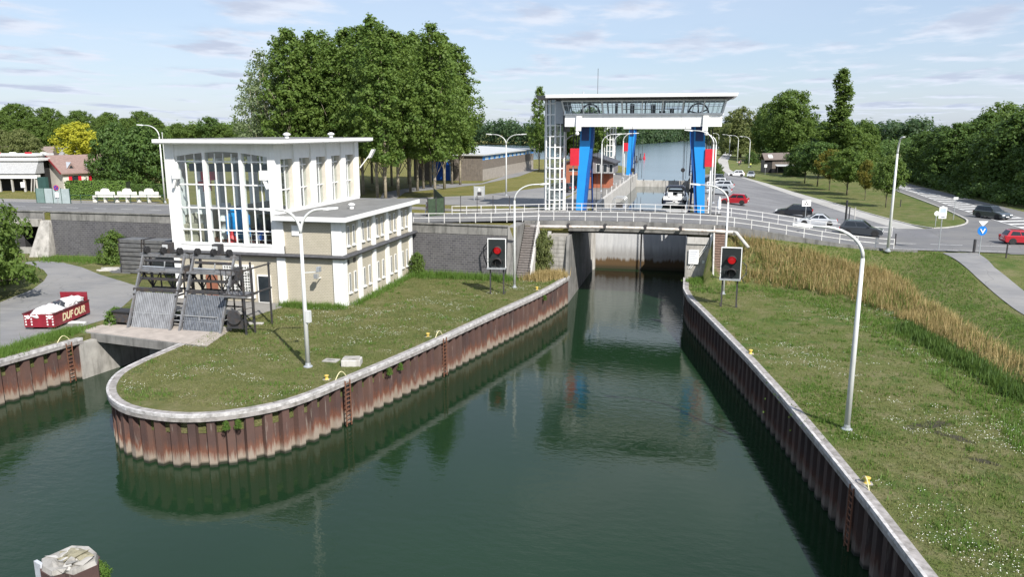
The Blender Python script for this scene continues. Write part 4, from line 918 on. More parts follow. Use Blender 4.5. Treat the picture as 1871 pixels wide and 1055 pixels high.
# ------------------------------------------------------------------ trash racks and rakes
M_STEELG = mat('grey weathered steel', (.19,.195,.205), .55, .3, var=.25, scale=2.5, dirt=(.14,.09,.06), dirt_amt=.5)
M_RACK = mat('rack bar steel', (.17,.185,.21), .5, .4, var=.4, scale=4, dirt=(.33,.34,.35), dirt_amt=.6, streak=True)
def rake(loc, label, m_rack, w):
    t = thing('trash_rake', label, 'trash rake', loc)
    mb = MB()
    for k in range(23):
        x = .14 + (w-.28)*k/22; mb.bar((x,.0,-.6),(x,1.23,2.55),.085,.09)
    tag(mb.build('rack_bars', m_rack, t), kind='stuff')
    MB().quad((.06,.1,-.6),(w-.06,.1,-.6),(w-.06,1.3,2.5),(.06,1.3,2.5)).build('back_plate', M_DARK, t)
    for x in (0, w):
        MB().bar((x,-.12,-.2),(x,2.55,5.5),.14,.2).build('side_rail', M_STEELG, t)
        MB().bar((x,3.2,-.1),(x,3.2,5.4),.16).build('post', M_DARK, t)
        MB().bar((x,1.4,2.9),(x,3.2,4.6),.1).build('brace', M_DARK, t); MB().bar((x,1.9,4.3),(x,3.2,2.6),.1).build('brace', M_DARK, t)
        MB().bar((x,.9,2.4),(x,3.2,2.4),.12).build('side_beam', M_DARK, t)
    MB().box(-.2,w+.2,1.15,1.6,2.62,2.85).build('discharge_lip', M_DARK, t)
    MB().box(-.25,w+.25,1.7,3.3,4.05,4.2).build('platform', M_STEELG, t)
    MB().box(-.3,w+.3,2.35,2.6,5.15,5.42).build('head_beam', M_STEELG, t)
    MB().box(-.25,w+.25,2.0,2.2,3.35,3.55).build('cross_beam', M_DARK, t)
    MB().tube([(.2,2.3,4.85),(w-.2,2.3,4.85)], .12, 8).build('drum_shaft', M_DARK, t)
    for x in (.35, w*.5, w-.4): MB().lathe([(.04,-.12),(.3,-.12),(.3,-.06),(.2,-.05),(.2,.05),(.3,.06),(.3,.12),(.04,.12)], 12, (x,2.45,5.65), 'x').build('cable_drum', M_BLACK, t)
    MB().box(w*.42,w*.62,2.7,3.2,5.42,6.25).build('motor_housing', M_DARK, t)
    MB().box(w*.44,w*.56,2.62,2.7,5.8,6.1).build('plate', mat('faded plate', (.5,.51,.52)), t)
    for x in (w*.22, w*.5, w*.78): MB().bar((x,3.2,-.1),(x,3.2,4.1),.09).build('post', M_DARK, t)
    for a, b in ((.0,.25),(.25,.5),(.5,.75),(.75,1)): MB().bar((w*a,3.2,2.5 if a in (0,.5) else 4.0),(w*b,3.2,4.0 if a in (0,.5) else 2.5),.07).build('brace', M_DARK, t)
    MB().box(0,w,3.15,3.25,2.45,2.6).build('cross_beam', M_DARK, t); MB().box(0,w,3.15,3.25,1.2,1.32).build('cross_beam', M_DARK, t)
    MB().tube([(.3,1.9,4.45),(w*.6,1.9,4.45),(w*.62,1.9,4.9)], .06, 6).build('hydraulic_pipe', M_GALV, t)
    MB().box(w+.16,w+.55,2.0,2.6,3.6,4.6).build('control_box', M_DARK, t)
    return t
ra, rb_ = P(228, 600, 3.2), P(312, 603, 3.2)
rake((ra[0], ra[1]+.4, 3.2), 'steel trash rake frame with paler clogged rack beside the skip', mat('clogged rack', (.27,.28,.30), .7, .1, var=.25, scale=2, dirt=(.12,.12,.13), dirt_amt=.6, streak=True), 3.7)
rc = P(327, 604, 3.2)
rake((rc[0], rc[1]+.1, 3.2), 'steel trash rake frame with dark barred rack next to the pump house', M_RACK, 3.5)
t = thing('service_gallery', 'black steel gallery with tall posts between the rakes and the pump house', 'gallery', (rc[0]+3.9, rc[1]+.6, 3.2))
for x, y in ((1.7,-.4),(2.0,.3),(.5,2.6),(1.9,2.9)): MB().bar((x,y,-.1),(x,y,4.9),.12).build('post', M_DARK, t)
for z in (2.9, 4.8): MB().bar((-.2,-.4,z),(1.9,-.4,z),.11).build('beam', M_DARK, t); MB().bar((1.8,-.4,z),(2.0,3.0,z),.1).build('beam', M_DARK, t)
for k in range(5): MB().bar((-.1+k*.45,-.4,2.9),(-.1+k*.45,-.4,4.8),.05).build('baluster', M_DARK, t)
for k in range(9): MB().bar((1.72,-.38,.4+k*.5),(1.98,.28,.4+k*.5),.04).build('rung', M_DARK, t)
MB().box(-.3,1.9,-.5,1.2,2.75,2.88).build('walkway', M_STEELG, t)
MB().bar((.2,-.1,.1),(1.4,-.2,1.5),.08).build('brace', M_DARK, t); MB().box(.0,1.3,-.2,.5,.3,.9).build('pump_unit', M_DARK, t)
MB().lathe([(.05,-.1),(.55,-.1),(.6,0),(.55,.1),(.05,.1)], 14, (.7,-.3,1.2), 'y').build('hose_reel', M_DARK, t)
t = thing('drive_unit', 'low dark drive unit beside the left rake at the grass edge', 'machine', (ra[0]-1.1, ra[1]+1.2, 3.1))
MB().box(-.5,.8,-.4,.5,.3,1.1).build('housing', M_DARK, t); MB().box(-.6,1.0,-.5,.6,1.1,1.2).build('cover', M_BLACK, t)
for x in (-.4,.7): MB().box(x-.06,x+.06,-.3,.4,0,.3).build('foot', M_DARK, t)
# galvanised rail round the rack deck
kr = [P(200,593,L), P(398,607,L), P(450,588,L)]
railing('deck_railing', 'galvanised pipe railing in front of the trash racks', [q[:2] for q in kr], lambda u, v: 3.3, 1.55, .95, M_GALV, .055, (.93,.5))
railing('deck_railing', 'short galvanised railing between the two racks', [P(312,598,L)[:2], (P(312,598,L)[0]+.3, P(312,598,L)[1]+2.4)], lambda u, v: 3.3, 1.2, .95, M_GALV, .055, (.93,.5))
# stop logs stacked by the retaining wall
M_LOG = mat('stop log steel', (.125,.127,.13), .6, .2, var=.25, scale=2, dirt=(.19,.18,.17), dirt_amt=.6)
sa = P(232, 497, L); sb_ = P(278, 499, L)
for s, (o, n, ln, wname) in enumerate(((sa, 8, 3.0, 'left'), (sb_, 8, 3.5, 'right'))):
    for k in range(n):
        t = thing('stop_log', ('bottom','second from bottom','third from bottom','fourth from bottom','fourth from top','third from top','second from top','topmost')[k] + ' dark steel log of the %s stack by the retaining wall' % ('set back' if s == 0 else 'nearer'), 'stop log', (o[0], o[1] + random.uniform(-.06,.06), L + .1 + k*.46), random.uniform(-.01,.01), 'stop logs of the %s stack' % wname)
        MB().bbox(0, ln, -.9, .9, 0, .36, .04).build('beam', M_LOG, t)
        for x in (.05, ln-.17): MB().box(x, x+.12, -.96, .96, .04, .43).build('end_plate', M_DARK, t)
# planks and debris
for i, (px, py) in enumerate(((225,498),(205,494))):
    q = P(px, py, L); t = thing('timber_pile', ('grey planks lying on the grass by the stop logs', 'broken pale rubble on the dry grass patch')[i], 'debris', q, .3*i)
    for k in range(6): MB().box(-1.2+random.uniform(-.3,.3), 1.2+random.uniform(-.4,.3), k*.22-.6, k*.22-.42, .02*k, .12+.02*k).build('plank', (M_STEELG, M_CONCP)[i], t)

# ------------------------------------------------------------------ skip with its load
s0, s1, s2 = Vector(P(46,603,L)), Vector(P(100,606,L)), Vector(P(164,578,L))
ang = math.atan2((s1-s0).y, (s1-s0).x); wS, lS = (s1-s0).length, (s2-s1).length
ang2 = math.atan2((s2-s1).y, (s2-s1).x) - math.pi/2
sk = thing('skip_container', 'dark red open skip lettered DUFOUR full of white rubbish bags', 'skip', (s0.x, s0.y, L), ang2)
wS = 2.35; lS = min(lS, 6.2)
M_SKIP = mat('skip red', (.215,.012,.024), .45, var=.15, scale=2, dirt=(.1,.02,.02), dirt_amt=.5)
MB().box(.06,wS-.06,.06,lS-.06,.22,.32).build('floor', M_SKIP, sk)
for x in (0, wS-.07): MB().hexa([(x,0,.2),(x+.07,0,.2),(x+.07,lS,.2),(x,lS,.2),(x,0,1.2),(x+.07,0,1.2),(x+.07,lS,1.3),(x,lS,1.3)]).build('side_wall', M_SKIP, sk)
MB().box(.072,wS-.072,0,.08,.2,1.2).build('front_wall', M_SKIP, sk); MB().box(.072,wS-.072,lS-.08,lS,.2,1.95).build('tailgate', M_SKIP, sk)
for x in (-.05, wS-.08): MB().box(x,x+.13,-.06,lS,1.2,1.3).build('rim', mat('skip rim', (.09,.012,.018), .5), sk)
for k in range(6): MB().box(-.06,-.002,.5+k*1.0,.6+k*1.0,.22,1.2).build('rib', M_SKIP, sk)
for x in (.3, wS-.6): MB().box(x,x+.3,.05,lS-.1,0,.2).build('skid', M_DARK, sk)
for x in (.08,.52,wS-.62,wS-.2):
    for k in range(4): MB().box(x,x+.11,-.012,-.002,.35+k*.22,.46+k*.22).build('chevron', M_WHITE, sk)
for x in (.34, wS-.36): MB().lathe([(.02,-.012),(.15,-.012),(.15,-.003)], 12, (x,0,1.0), 'y').build('reflector', M_WHITE, sk)
def text_mesh(name, body, size, m, parent, loc, rot, offset=.012, shear=0.0, extrude=.004, font_space=1.0):
    c = bpy.data.curves.new(name, 'FONT'); c.body = body; c.size = size; c.offset = offset; c.shear = shear; c.extrude = extrude; c.space_character = font_space
    o = bpy.data.objects.new(name, c); COL.objects.link(o); dg = bpy.context.evaluated_depsgraph_get()
    me = bpy.data.meshes.new_from_object(o.evaluated_get(dg)); bpy.data.objects.remove(o); me.name = name
    me.materials.clear(); r = link(name, me, m, parent); r.location = loc; r.rotation_euler = rot; return r
lt = text_mesh('lettering', 'DUF OUR', .8, mat('cream lettering', (.72,.62,.40), .6), sk, (wS+.012, lS*.2, .45), (math.pi/2, 0, math.pi/2), .025, .22, .004, 1.0)
lt.scale = (lS*.66/max(lt.dimensions.x, .1), 1, 1)
def blob(name, label, cat, loc, r, m, group=None, sq=.75, seed=0):
    rr = random.Random(seed); bm = bmesh.new(); bmesh.ops.create_icosphere(bm, subdivisions=3, radius=1)
    ph_ = [rr.uniform(0, 6.3) for _ in range(6)]
    for v in bm.verts:
        c = v.co; k = 1 + .16*math.sin(3*c.x+ph_[0])*math.sin(4*c.y+ph_[1]) + .12*math.sin(7*c.z+ph_[2]+3*c.x) + .07*math.sin(11*c.y+ph_[3])
        v.co = Vector((c.x*r[0]*k, c.y*r[1]*k, c.z*r[2]*k))
    me = bpy.data.meshes.new(name); bm.to_mesh(me); bm.free(); o = link(name, me, m, None, True); o.location = loc; o.rotation_euler = (0,0,rr.uniform(0,6))
    return tag(o, label, cat, group)
M_BAG = mat('white plastic', (.66,.66,.66), .35, var=.2, scale=3, dirt=(.35,.34,.32), dirt_amt=.5)
M_BAGD = mat('dark plastic', (.035,.04,.05), .3, var=.3, scale=3)
cs_, sn_ = math.cos(ang2), math.sin(ang2)
def sloc(x, y, z): return (s0.x + x*cs_ - y*sn_, s0.y + x*sn_ + y*cs_, L + z)
for k in range(17):
    x = random.uniform(.45, wS-.45); y = .5 + (lS-1.1)*k/16; z = .95 + random.uniform(-.1,.3) + .25*math.sin(y*1.7)**2
    dk = k in (5, 9, 10); r = random.uniform(.42,.62)
    blob('rubbish_bag', 'dark rubbish bag in the red skip' if dk else 'white plastic rubbish bag heaped in the red skip', 'bag', sloc(x, y, z), (r, r*1.1, r*.72), M_BAGD if dk else M_BAG, 'dark bags in the skip' if dk else 'white bags in the skip', seed=k+3)
blob('plastic_sheet', 'crumpled white plastic lying on the tarmac by the skip', 'litter', (*P(138,591,L)[:2], L+.06), (.9,.4,.09), M_BAG, seed=41)

# ------------------------------------------------------------------ street lamps
M_POLE = mat('lamp pole paint', (.62,.63,.62), .45, .1, var=.06, scale=1)
def lamp(px, py, z, h, arms, label, box=False, r0=.13):
    q = P(px, py, z) if z is not None else G(px, py)
    t = thing('street_lamp', label, 'street lamp', q, 0, 'street lamps')
    MB().tube([(0,0,-.1),(0,0,h*.45),(0,0,h-1.5)], r0, 10, r0*.62).build('pole', M_POLE, t, True)
    MB().lathe([(r0*1.9,-.05),(r0*1.9,.05),(r0*1.2,.12),(r0,.3)], 10).build('base_flange', M_GALV, t)
    for ax, ay in arms:
        l = math.hypot(ax, ay); dx, dy = ax/l, ay/l; pts = []
        for k in range(9):
            f = k/8; a = f*math.radians(82); pts.append((dx*(1-math.cos(a))*l*.62, dy*(1-math.cos(a))*l*.62, h-1.5 + 1.5*math.sin(a)))
        pts.append((dx*l*.8, dy*l*.8, h+.03))
        MB().tube(pts, r0*.62, 8, r0*.42).build('arm', M_POLE, t, True)
        e0 = Vector((dx*l*.74, dy*l*.74, h)); e1 = Vector((dx*(l*.74+.95), dy*(l*.74+.95), h+.09)); sd = Vector((-dy, dx, 0))*.14
        hd = MB().loft([[e0-sd*.5-Vector((0,0,.05)), e0+sd*.5-Vector((0,0,.05)), e0+sd*.5+Vector((0,0,.07)), e0-sd*.5+Vector((0,0,.07))],
                   [e0.lerp(e1,.3)-sd-Vector((0,0,.07)), e0.lerp(e1,.3)+sd-Vector((0,0,.07)), e0.lerp(e1,.3)+sd*.7+Vector((0,0,.1)), e0.lerp(e1,.3)-sd*.7+Vector((0,0,.1))],
                   [e1-sd*.8-Vector((0,0,.05)), e1+sd*.8-Vector((0,0,.05)), e1+sd*.6+Vector((0,0,.05)), e1-sd*.6+Vector((0,0,.05))]]).build('lamp_head', M_POLE, t)
        MB().hexa([tuple(e0.lerp(e1,.35)-sd*.7-Vector((0,0,.10))), tuple(e0.lerp(e1,.35)+sd*.7-Vector((0,0,.10))), tuple(e0.lerp(e1,.9)+sd*.6-Vector((0,0,.09))), tuple(e0.lerp(e1,.9)-sd*.6-Vector((0,0,.09))),
                   tuple(e0.lerp(e1,.35)-sd*.7-Vector((0,0,.06))), tuple(e0.lerp(e1,.35)+sd*.7-Vector((0,0,.06))), tuple(e0.lerp(e1,.9)+sd*.6-Vector((0,0,.05))), tuple(e0.lerp(e1,.9)-sd*.6-Vector((0,0,.05)))]).build('lens', M_CONCP, hd)
    if box:
        MB().box(.1,.36,-.16,.14,3.0,3.75).build('control_box', M_POLE, t); MB().bar((0,0,6.2),(1.05,.1,6.3),.06).build('camera_arm', M_POLE, t)
        MB().box(.95,1.15,-.05,.25,6.3,6.6).build('camera', M_GALV, t)
    return t
lamp(563, 671, L, 10.2, [(-1.7,-.9),(1.9,.5)], 'tall twin armed lamp in front of the pump house on the island', True, .16)
lamp(940, 526, L, 10.0, [(3.2,.5)], 'single armed lamp beside the red signal on the island lawn')
lamp(925, 358, 8.2, 9.3, [(-3.1,.4),(3.1,-.4)], 'twin armed lamp on the park grass by the timber shed')
lamp(1547, 786, L, 10.4, [(-3.3,-.2)], 'tall lamp leaning over the nearest lawn of the right bank', False, .15)
lamp(1622, 459, None, 10.9, [(-.2,-2.4)], 'lamp beside the end of the railing near the junction', False, .15)
lamp(1321, 538, L, 10.1, [(-3.4,.3)], 'lamp rising behind the red signal at the brick steps')
lamp(1029, 384, 8.2, 9.5, [(3.3,.2)], 'lamp standing in front of the left gantry leg')
lamp(1098, 350, 8.2, 9.3, [(3.0,.2)], 'second lamp along the lock esplanade')
lamp(1120, 337, 8.2, 9.3, [(3.0,.2)], 'third lamp along the lock esplanade')
lamp(1137, 326, 8.2, 9.3, [(3.0,.2)], 'farthest lamp along the lock esplanade')
lamp(1297, 398, None, 9.9, [(-3.2,.2)], 'lamp just right of the right gantry leg')
lamp(1303, 372, None, 9.6, [(-3.2,.2)], 'lamp behind the right gantry leg by the parked cars')
lamp(1368, 306, None, 9.6, [(-3.2,.2)], 'lamp by the path opposite the timber hut')
lamp(1347, 297, None, 9.6, [(-3.2,.2)], 'lamp where the lake path leaves the parking')
lamp(1332, 289, None, 9.6, [(-3.0,.2)], 'distant lamp along the lake path')
lamp(1312, 281, None, 9.6, [(-3.0,.2)], 'farthest lamp along the lake path')
lamp(302, 371, 8.2, 10.6, [(-2.9,-.3)], 'lamp on the verge just left of the pump house')
for px, py, h, lb in ((307,363,9.5,'bare pole beside the lamp left of the pump house'),(19,300,5.5,'pale green flagpole over the white building')):
    q = P(px, py, 8.2); t = thing('flagpole', lb, 'pole', q); MB().tube([(0,0,0),(0,0,h)], .09, 8, .05).build('pole', M_POLE, t); MB().lathe([(.09,h),(.1,h+.06),(.02,h+.14)], 8).build('finial', M_POLE, t)

# ------------------------------------------------------------------ canal signals
M_LENSR = emit_mat('lit red lens', (.7,.015,.02), .35)
def signal(px, py, label, rz, hoop):
    q = P(px, py, L); t = thing('canal_signal', label, 'signal', q, rz)
    for x in (-.62,.62): MB().bar((x,.1,-.1),(x,.1,2.7),.13).build('leg', M_DARK, t)
    MB().box(-.8,.8,-.02,.06,2.55,5.2).build('board', mat('signal black', (.012,.017,.017), .5), t)
    fr = MB(); fr.box(-.86,-.79,-.06,.1,2.5,5.26); fr.box(.79,.86,-.06,.1,2.5,5.26); fr.box(-.79,.79,-.06,.1,5.18,5.26); fr.build('frame', M_WHITE, t)
    MB().box(-.9,.85,-.35,.5,2.42,2.55).build('platform', M_GALV, t)
    for z, m in ((4.15, M_LENSR), (3.05, M_BLACK)):
        ln = MB().lathe([(.02,-.12),(.24,-.11),(.33,-.06),(.33,.0)], 18, (.05,-.04,z), 'y').build('lens', m, t, True)
        hd = MB(); n = 14
        rings = []
        for y, r in ((-.04,.42),(-.55,.40)):
            rings.append([(.05+r*math.cos(a), y - (.0 if y > -.1 else .12*max(0, math.sin(a))), z + r*math.sin(a)) for a in np.linspace(-.5, math.pi+.5, n)])
        hd.loft(rings, cap=False, close=False); hd.build('hood', M_DARK, t)
    for x in (-.5, -.1, .3, .7): MB().bar((x,-.33,2.55),(x,-.33,3.35),.03).build('guard_bar', M_DARK, t)
    MB().bar((-.85,-.33,3.35),(.8,-.33,3.35),.03).build('guard_rail', M_DARK, t)
    MB().bar((-.85,.15,2.5),(-1.5,.8,2.5),.05).build('stay', M_DARK, t)
    if hoop:
        MB().tube([(-.9,.5,2.45),(-1.25,.6,3.4),(-1.35,.7,4.2),(-1.0,.8,4.7),(-.6,.9,4.85)], .06, 6).build('cage_hoop', M_BLACK, t)
        MB().bar((.8,.5,4.9),(1.5,.8,4.95),.08).build('outrigger', M_BLACK, t)
    else:
        MB().tube([(.9,.5,2.45),(1.3,.7,2.9),(1.3,.8,3.6),(.9,.9,3.9)], .04, 6).build('cage_hoop', M_DARK, t); MB().bar((.9,.3,2.6),(1.25,.9,2.0),.05).build('stay', M_DARK, t)
    for x in (-.7, .7): MB().bar((x,.1,0),(x,1.4,0),.08).build('ground_beam', M_DARK, t)
    return t
signal(908, 538, 'black canal signal board with a red light on the island lawn', math.radians(8), True)
signal(1331, 562, 'black canal signal board with a red light by the brick steps', math.radians(-2), False)

# ------------------------------------------------------------------ small quay furniture
for px, py, lb in ((597,694,'yellow mooring bollard near the tall twin lamp'),(782,616,'yellow mooring bollard halfway along the island quay'),(981,530,'yellow mooring bollard near the lock end of the island'),(1371,647,'yellow mooring bollard on the far part of the right bank'),(1584,884,'yellow mooring bollard on the nearest part of the right bank')):
    q = P(px, py, L); t = thing('mooring_bollard', lb, 'bollard', q, 0, 'yellow mooring bollards'); t.scale = (.66,.66,.66)
    MB().lathe([(.24,-.05),(.22,.04),(.15,.08),(.14,.28),(.21,.34),(.22,.42),(.14,.46),(.02,.47)], 12).build('bollard_body', M_YEL, t, True); MB().box(-.34,.34,-.28,.28,-.06,.03).build('base_plate', M_CONC, t)
def near_on(line, p):
    b = min(range(len(line)-1), key=lambda i: (line[i][0]-p[0])**2 + (line[i][1]-p[1])**2); a, c = line[b], line[min(b+1, len(line)-1)]
    l = math.hypot(c[0]-a[0], c[1]-a[1]); return a, ((c[0]-a[0])/l, (c[1]-a[1])/l)
for line, p, lb in ((ISL, P(637,693,L), 'rusty ladder on the island quay near the twin lamp'), (ISL, P(813,617,L), 'rusty ladder midway along the island quay'), (RQ, P(1563,888,L), 'dark ladder on the shaded right quay'), (LQ, P(120,626,L), 'ladder on the short quay below the skip')):
    a, d = near_on(resample(line, .3), p); t = thing('quay_ladder', lb, 'ladder', (a[0]+d[1]*.04, a[1]-d[0]*.04, 0), math.atan2(d[1], d[0]), 'ladders on the quay walls')
    for x in (-.22, .22): MB().box(x-.025, x+.025, -.1, -.04, .1, 3.05).build('stile', mat('rust', (.16,.07,.04), .8, var=.3, scale=5), t)
    for k in range(10): MB().box(-.22,.22,-.09,-.05,.3+k*.28,.34+k*.28).build('rung', MATS['rust'], t)
    MB().tube([(-.5+1.0*k/8, .45+.0*k, 3.1+.42*math.sin(math.pi*k/8)) for k in range(9)], .03, 5).build('hand_hoop', mat('pale yellow tube', (.6,.55,.32)), t)
q = P(643, 667, L); t = thing('concrete_chamber', 'pale concrete chamber block on the island lawn by the quay', 'block', q, .25)
MB().bbox(-.62,.62,-.45,.45,-.05,.42,.03).build('block', M_CONCP, t); MB().box(-.5,.5,-.34,.34,.421,.5).build('lid', M_CONC, t)
q = P(605, 660, L); t = thing('manhole', 'flat concrete manhole cover beside the lamp', 'manhole', q); MB().box(-.5,.5,-.35,.35,-.02,.06).build('cover', M_CONC, t); MB().box(-.3,.3,-.02,.02,.06,.075).build('grip', M_DARK, t)
q = P(465, 593, L); t = thing('concrete_slab', 'white concrete slab lying at the edge of the lawn', 'slab', q, .2); MB().box(-.7,.7,-.2,.2,0,.12).build('slab', M_CONCP, t); MB().box(-.6,-.5,-.1,.1,.12,.16).build('lifting_eye', M_DARK, t)
# broken dolphin in the foreground
q = P(130, 1012, 2.9)
dp = thing('mooring_dolphin', 'stump of a rusty dolphin capped with broken concrete in the foreground', 'dolphin', (q[0], q[1], 0), math.radians(-20))
o8 = [(-.95,-.7),(-.35,-.95),(.35,-.95),(.55,-.55),(.95,-.45),(1.0,.4),(.5,.75),(-.3,.85),(-.95,.5)]
MB().loft([[(x,y,-1.6) for x,y in o8],[(x,y,2.55) for x,y in o8]]).build('steel_shell', M_PILE, dp)
MB().box(-.98,-.5,-.86,-.74,1.7,2.7).build('repair_plate', mat('bleached plate', (.5,.52,.56), .5, var=.2, scale=4), dp)
MB().bar((.42,-.92,-1),(.45,-.95,2.6),.12).build('seam_rail', M_DARK, dp)
MB().loft([[(x*.97,y*.97,2.5) for x,y in o8],[(x*.9,y*.9,2.72) for x,y in o8]]).build('concrete_fill', M_CONC, dp)
for k in range(40):
    a = random.uniform(0, 6.28); r = random.uniform(0, .8); x, y = r*math.cos(a), r*math.sin(a)*.85; s = random.uniform(.14,.38); z = 2.68 + random.uniform(0,.2) - .05*r
    p = [(x+random.uniform(-s,s), y+random.uniform(-s,s), z+random.uniform(-.04,.16)) for _ in range(6)]
    bm = bmesh.new(); vs_ = [bm.verts.new(c) for c in p] + [bm.verts.new((x,y,z-.15))]; bmesh.ops.convex_hull(bm, input=vs_); me = bpy.data.meshes.new('concrete_shard'); bm.to_mesh(me); bm.free()
    link('concrete_shard', me, (M_CONCP, M_CONC, mat('mossy rubble', (.24,.22,.15), .9, var=.3, scale=5))[k % 3], dp)
# ------------------------------------------------------------------ other buildings
M_BOARD = mat('weathered boarding', (.165,.14,.12), .85, var=.2, scale=2, dirt=(.09,.08,.075), dirt_amt=.5, streak=True)
M_BLUED = mat('blue door paint', (.008,.085,.42), .45, var=.08)
M_ZINC = mat('pale sheet roof', (.50,.51,.51), .5, .1, var=.1, scale=.5, dirt=(.35,.34,.33))
c0 = P(882, 331, 8.2)
sd = thing('boat_shed', 'long brown timber shed with blue doors and blue window band', 'shed', (c0[0], c0[1], 8.2)); SL, SW, SH = 51, 14.5, 5.0
nb_ = 29
for k in range(nb_): 
    x0, x1 = -SW+k*SW/nb_, -SW+(k+1)*SW/nb_-.02
    if x1 > -10.4 and x0 < -6.4: MB().box(x0,x1,0,.1,4.1,SH).build('board', M_BOARD, sd)
    else: MB().box(x0,x1,0,.1,0,SH).build('board', M_BOARD, sd)
MB().box(-.4,-.02,.1,SL,0,2.35).build('block_wall', mat('grey blockwork', (.30,.27,.24), .9, var=.15, scale=1.5, dirt=(.2,.18,.16)), sd)
for k in range(12): MB().box(-.3,.02,.1+k*4.24,.1+(k+1)*4.24-.03,2.36,4.1).build('side_panel', M_BOARD, sd)
MB().box(-.35,.0,.1,SL,4.1,SH).build('blue_band', mat('sky blue band', (.03,.2,.55), .5), sd)
for k in range(11):
    o = thing_part('window', sd); o.location = (.0, 2.2+k*4.24, 4.15); MB().box(0,.03,0,2.2,0,.55).build('frame', M_WHITE, o); MB().box(.03,.036,.12,2.08,.08,.48).build('pane', mat('bright glazing', (.3,.45,.6), .15), o)
MB().box(-SW,-.4,SL-.2,SL,0,SH).build('rear_wall', M_BOARD, sd); MB().box(-SW,-SW+.2,.1,SL,0,SH).build('left_wall', M_BOARD, sd)
MB().hexa([(-SW-.4,-.5,SH),(.45,-.5,SH),(.45,SL+.4,SH),(-SW-.4,SL+.4,SH),(-SW-.4,-.5,SH+.9),(.45,-.5,SH+.22),(.45,SL+.4,SH+.22),(-SW-.4,SL+.4,SH+.9)]).build('roof', M_ZINC, sd)
dr = thing_part('door', sd); dr.location = (-10.2, -.02, 0)
fr = MB(); fr.box(-.25,0,-.1,.12,0,4.1); fr.box(3.4,3.65,-.1,.12,0,4.1); fr.box(0,3.4,-.1,.12,3.85,4.1); fr.build('door_frame', mat('pale blue frame', (.2,.36,.62)), dr)
for k in range(2): MB().box(.02+k*1.7,1.68+k*1.7,-.02,.08,.02,3.83).build('door_leaf', M_BLUED, dr)
for z in (1.9, 3.0): MB().box(.0,3.4,-.06,-.02,z,z+.1).build('door_rail', mat('deep blue', (.006,.05,.3)), dr)
q = P(852, 329, 8.2); t = thing('storage_crate', 'pale boarded storage crate in front of the timber shed', 'crate', q, -.08)
for k in range(3): MB().box(.02+k*1.1,1.1+k*1.1,0,.1,.15,2.35).build('side_panel', mat('cream board', (.62,.56,.42), .7), t)
MB().box(.02,3.3,.1,2.2,.15,2.3).build('body', M_WHITE, t); MB().box(-.05,3.38,-.05,2.25,2.36,2.45).build('lid', MATS['cream board'], t); MB().box(.1,3.2,.1,2.1,0,.15).build('skid', M_DARK, t)

# orange house by the lock
q = P(1023, 344, 8.2)
oh = thing('brick_house', 'orange brick house with sloping roof behind the left gantry leg', 'house', (q[0], q[1], 8.2))
M_ORB = brick_mat('orange brick', (.42,.12,.055), (.36,.10,.05), (.28,.16,.11), .25, .1, .01, 'xy')
MB().prism_y([(0,0),(5.4,0),(5.4,5.7),(0,4.1)], 0, 9).build('wall', M_ORB, oh)
MB().hexa([(-.4,-.5,4.05),(5.6,-.5,5.75),(5.6,9.5,5.75),(-.4,9.5,4.05),(-.4,-.5,4.3),(5.6,-.5,6.0),(5.6,9.5,6.0),(-.4,9.5,4.3)]).build('roof', mat('slate roof', (.06,.062,.07), .6), oh)
MB().prism_y([(5.61,2.6),(9.2,2.6),(9.2,4.3),(5.61,5.5)], .6, 9).build('upper_storey', mat('grey cladding', (.20,.19,.2), .7, var=.15, scale=4), oh)
MB().box(5.61,8.4,2.2,9,0,2.59).build('ground_floor', M_ORB, oh)
MB().hexa([(5.62,-.1,5.6),(9.6,-.1,4.25),(9.6,9.5,4.25),(5.62,9.5,5.6),(5.62,-.1,5.8),(9.6,-.1,4.45),(9.6,9.5,4.45),(5.62,9.5,5.8)]).build('roof', MATS['slate roof'], oh)
for x in (6.2, 7.4, 8.4): o = thing_part('window', oh); o.location = (x,.55,2.75); MB().box(0,.75,0,.06,0,1.5).build('frame', M_WHITE, o); MB().box(.08,.67,-.01,0,.08,1.4).build('pane', M_DGLASS, o)
o = thing_part('window', oh); o.location = (1.6,-.03,3.0); MB().box(0,1.5,0,.05,0,.45).build('pane', M_DGLASS, o); MB().box(-.05,1.55,-.02,.03,-.08,0).build('sill', M_CONCP, o)
o = thing_part('door', oh); o.location = (1.8,-.03,0); MB().box(0,1.3,0,.06,0,2.3).build('door_leaf', M_DGLASS, o); MB().box(1.32,1.7,0,.05,0,2.3).build('side_light', M_WHITE, o)

# timber hut
q = G(1397, 316); ht = thing('timber_hut', 'small brown timber hut with skylights by the lake path', 'hut', (q[0], q[1], zup(q[0], q[1])), math.radians(6))
for k in range(10): MB().box(1.9+k*.46,1.9+k*.46+.44,0,.1,0,3.6+.02*k).build('board', M_BOARD, ht)
MB().box(-.1,1.85,.05,.1,0,.0+3.4).build('dark_opening', M_DARKIN, ht); MB().box(0,6.5,.12,6,0,3.5).build('body', M_BOARD, ht)
rf_ = MB().hexa([(-.4,-.5,3.5),(6.9,-.5,3.7),(6.9,3.2,5.4),(-.4,3.2,5.2),(-.4,-.5,3.65),(6.9,-.5,3.85),(6.9,3.2,5.55),(-.4,3.2,5.35)]).build('roof', mat('brown roof', (.16,.13,.115), .8), ht)
MB().hexa([(-.4,6.6,3.5),(6.9,6.6,3.7),(6.9,3.2,5.4),(-.4,3.2,5.2),(-.4,6.6,3.65),(6.9,6.6,3.85),(6.9,3.2,5.55),(-.4,3.2,5.35)]).build('roof', MATS['brown roof'], ht)
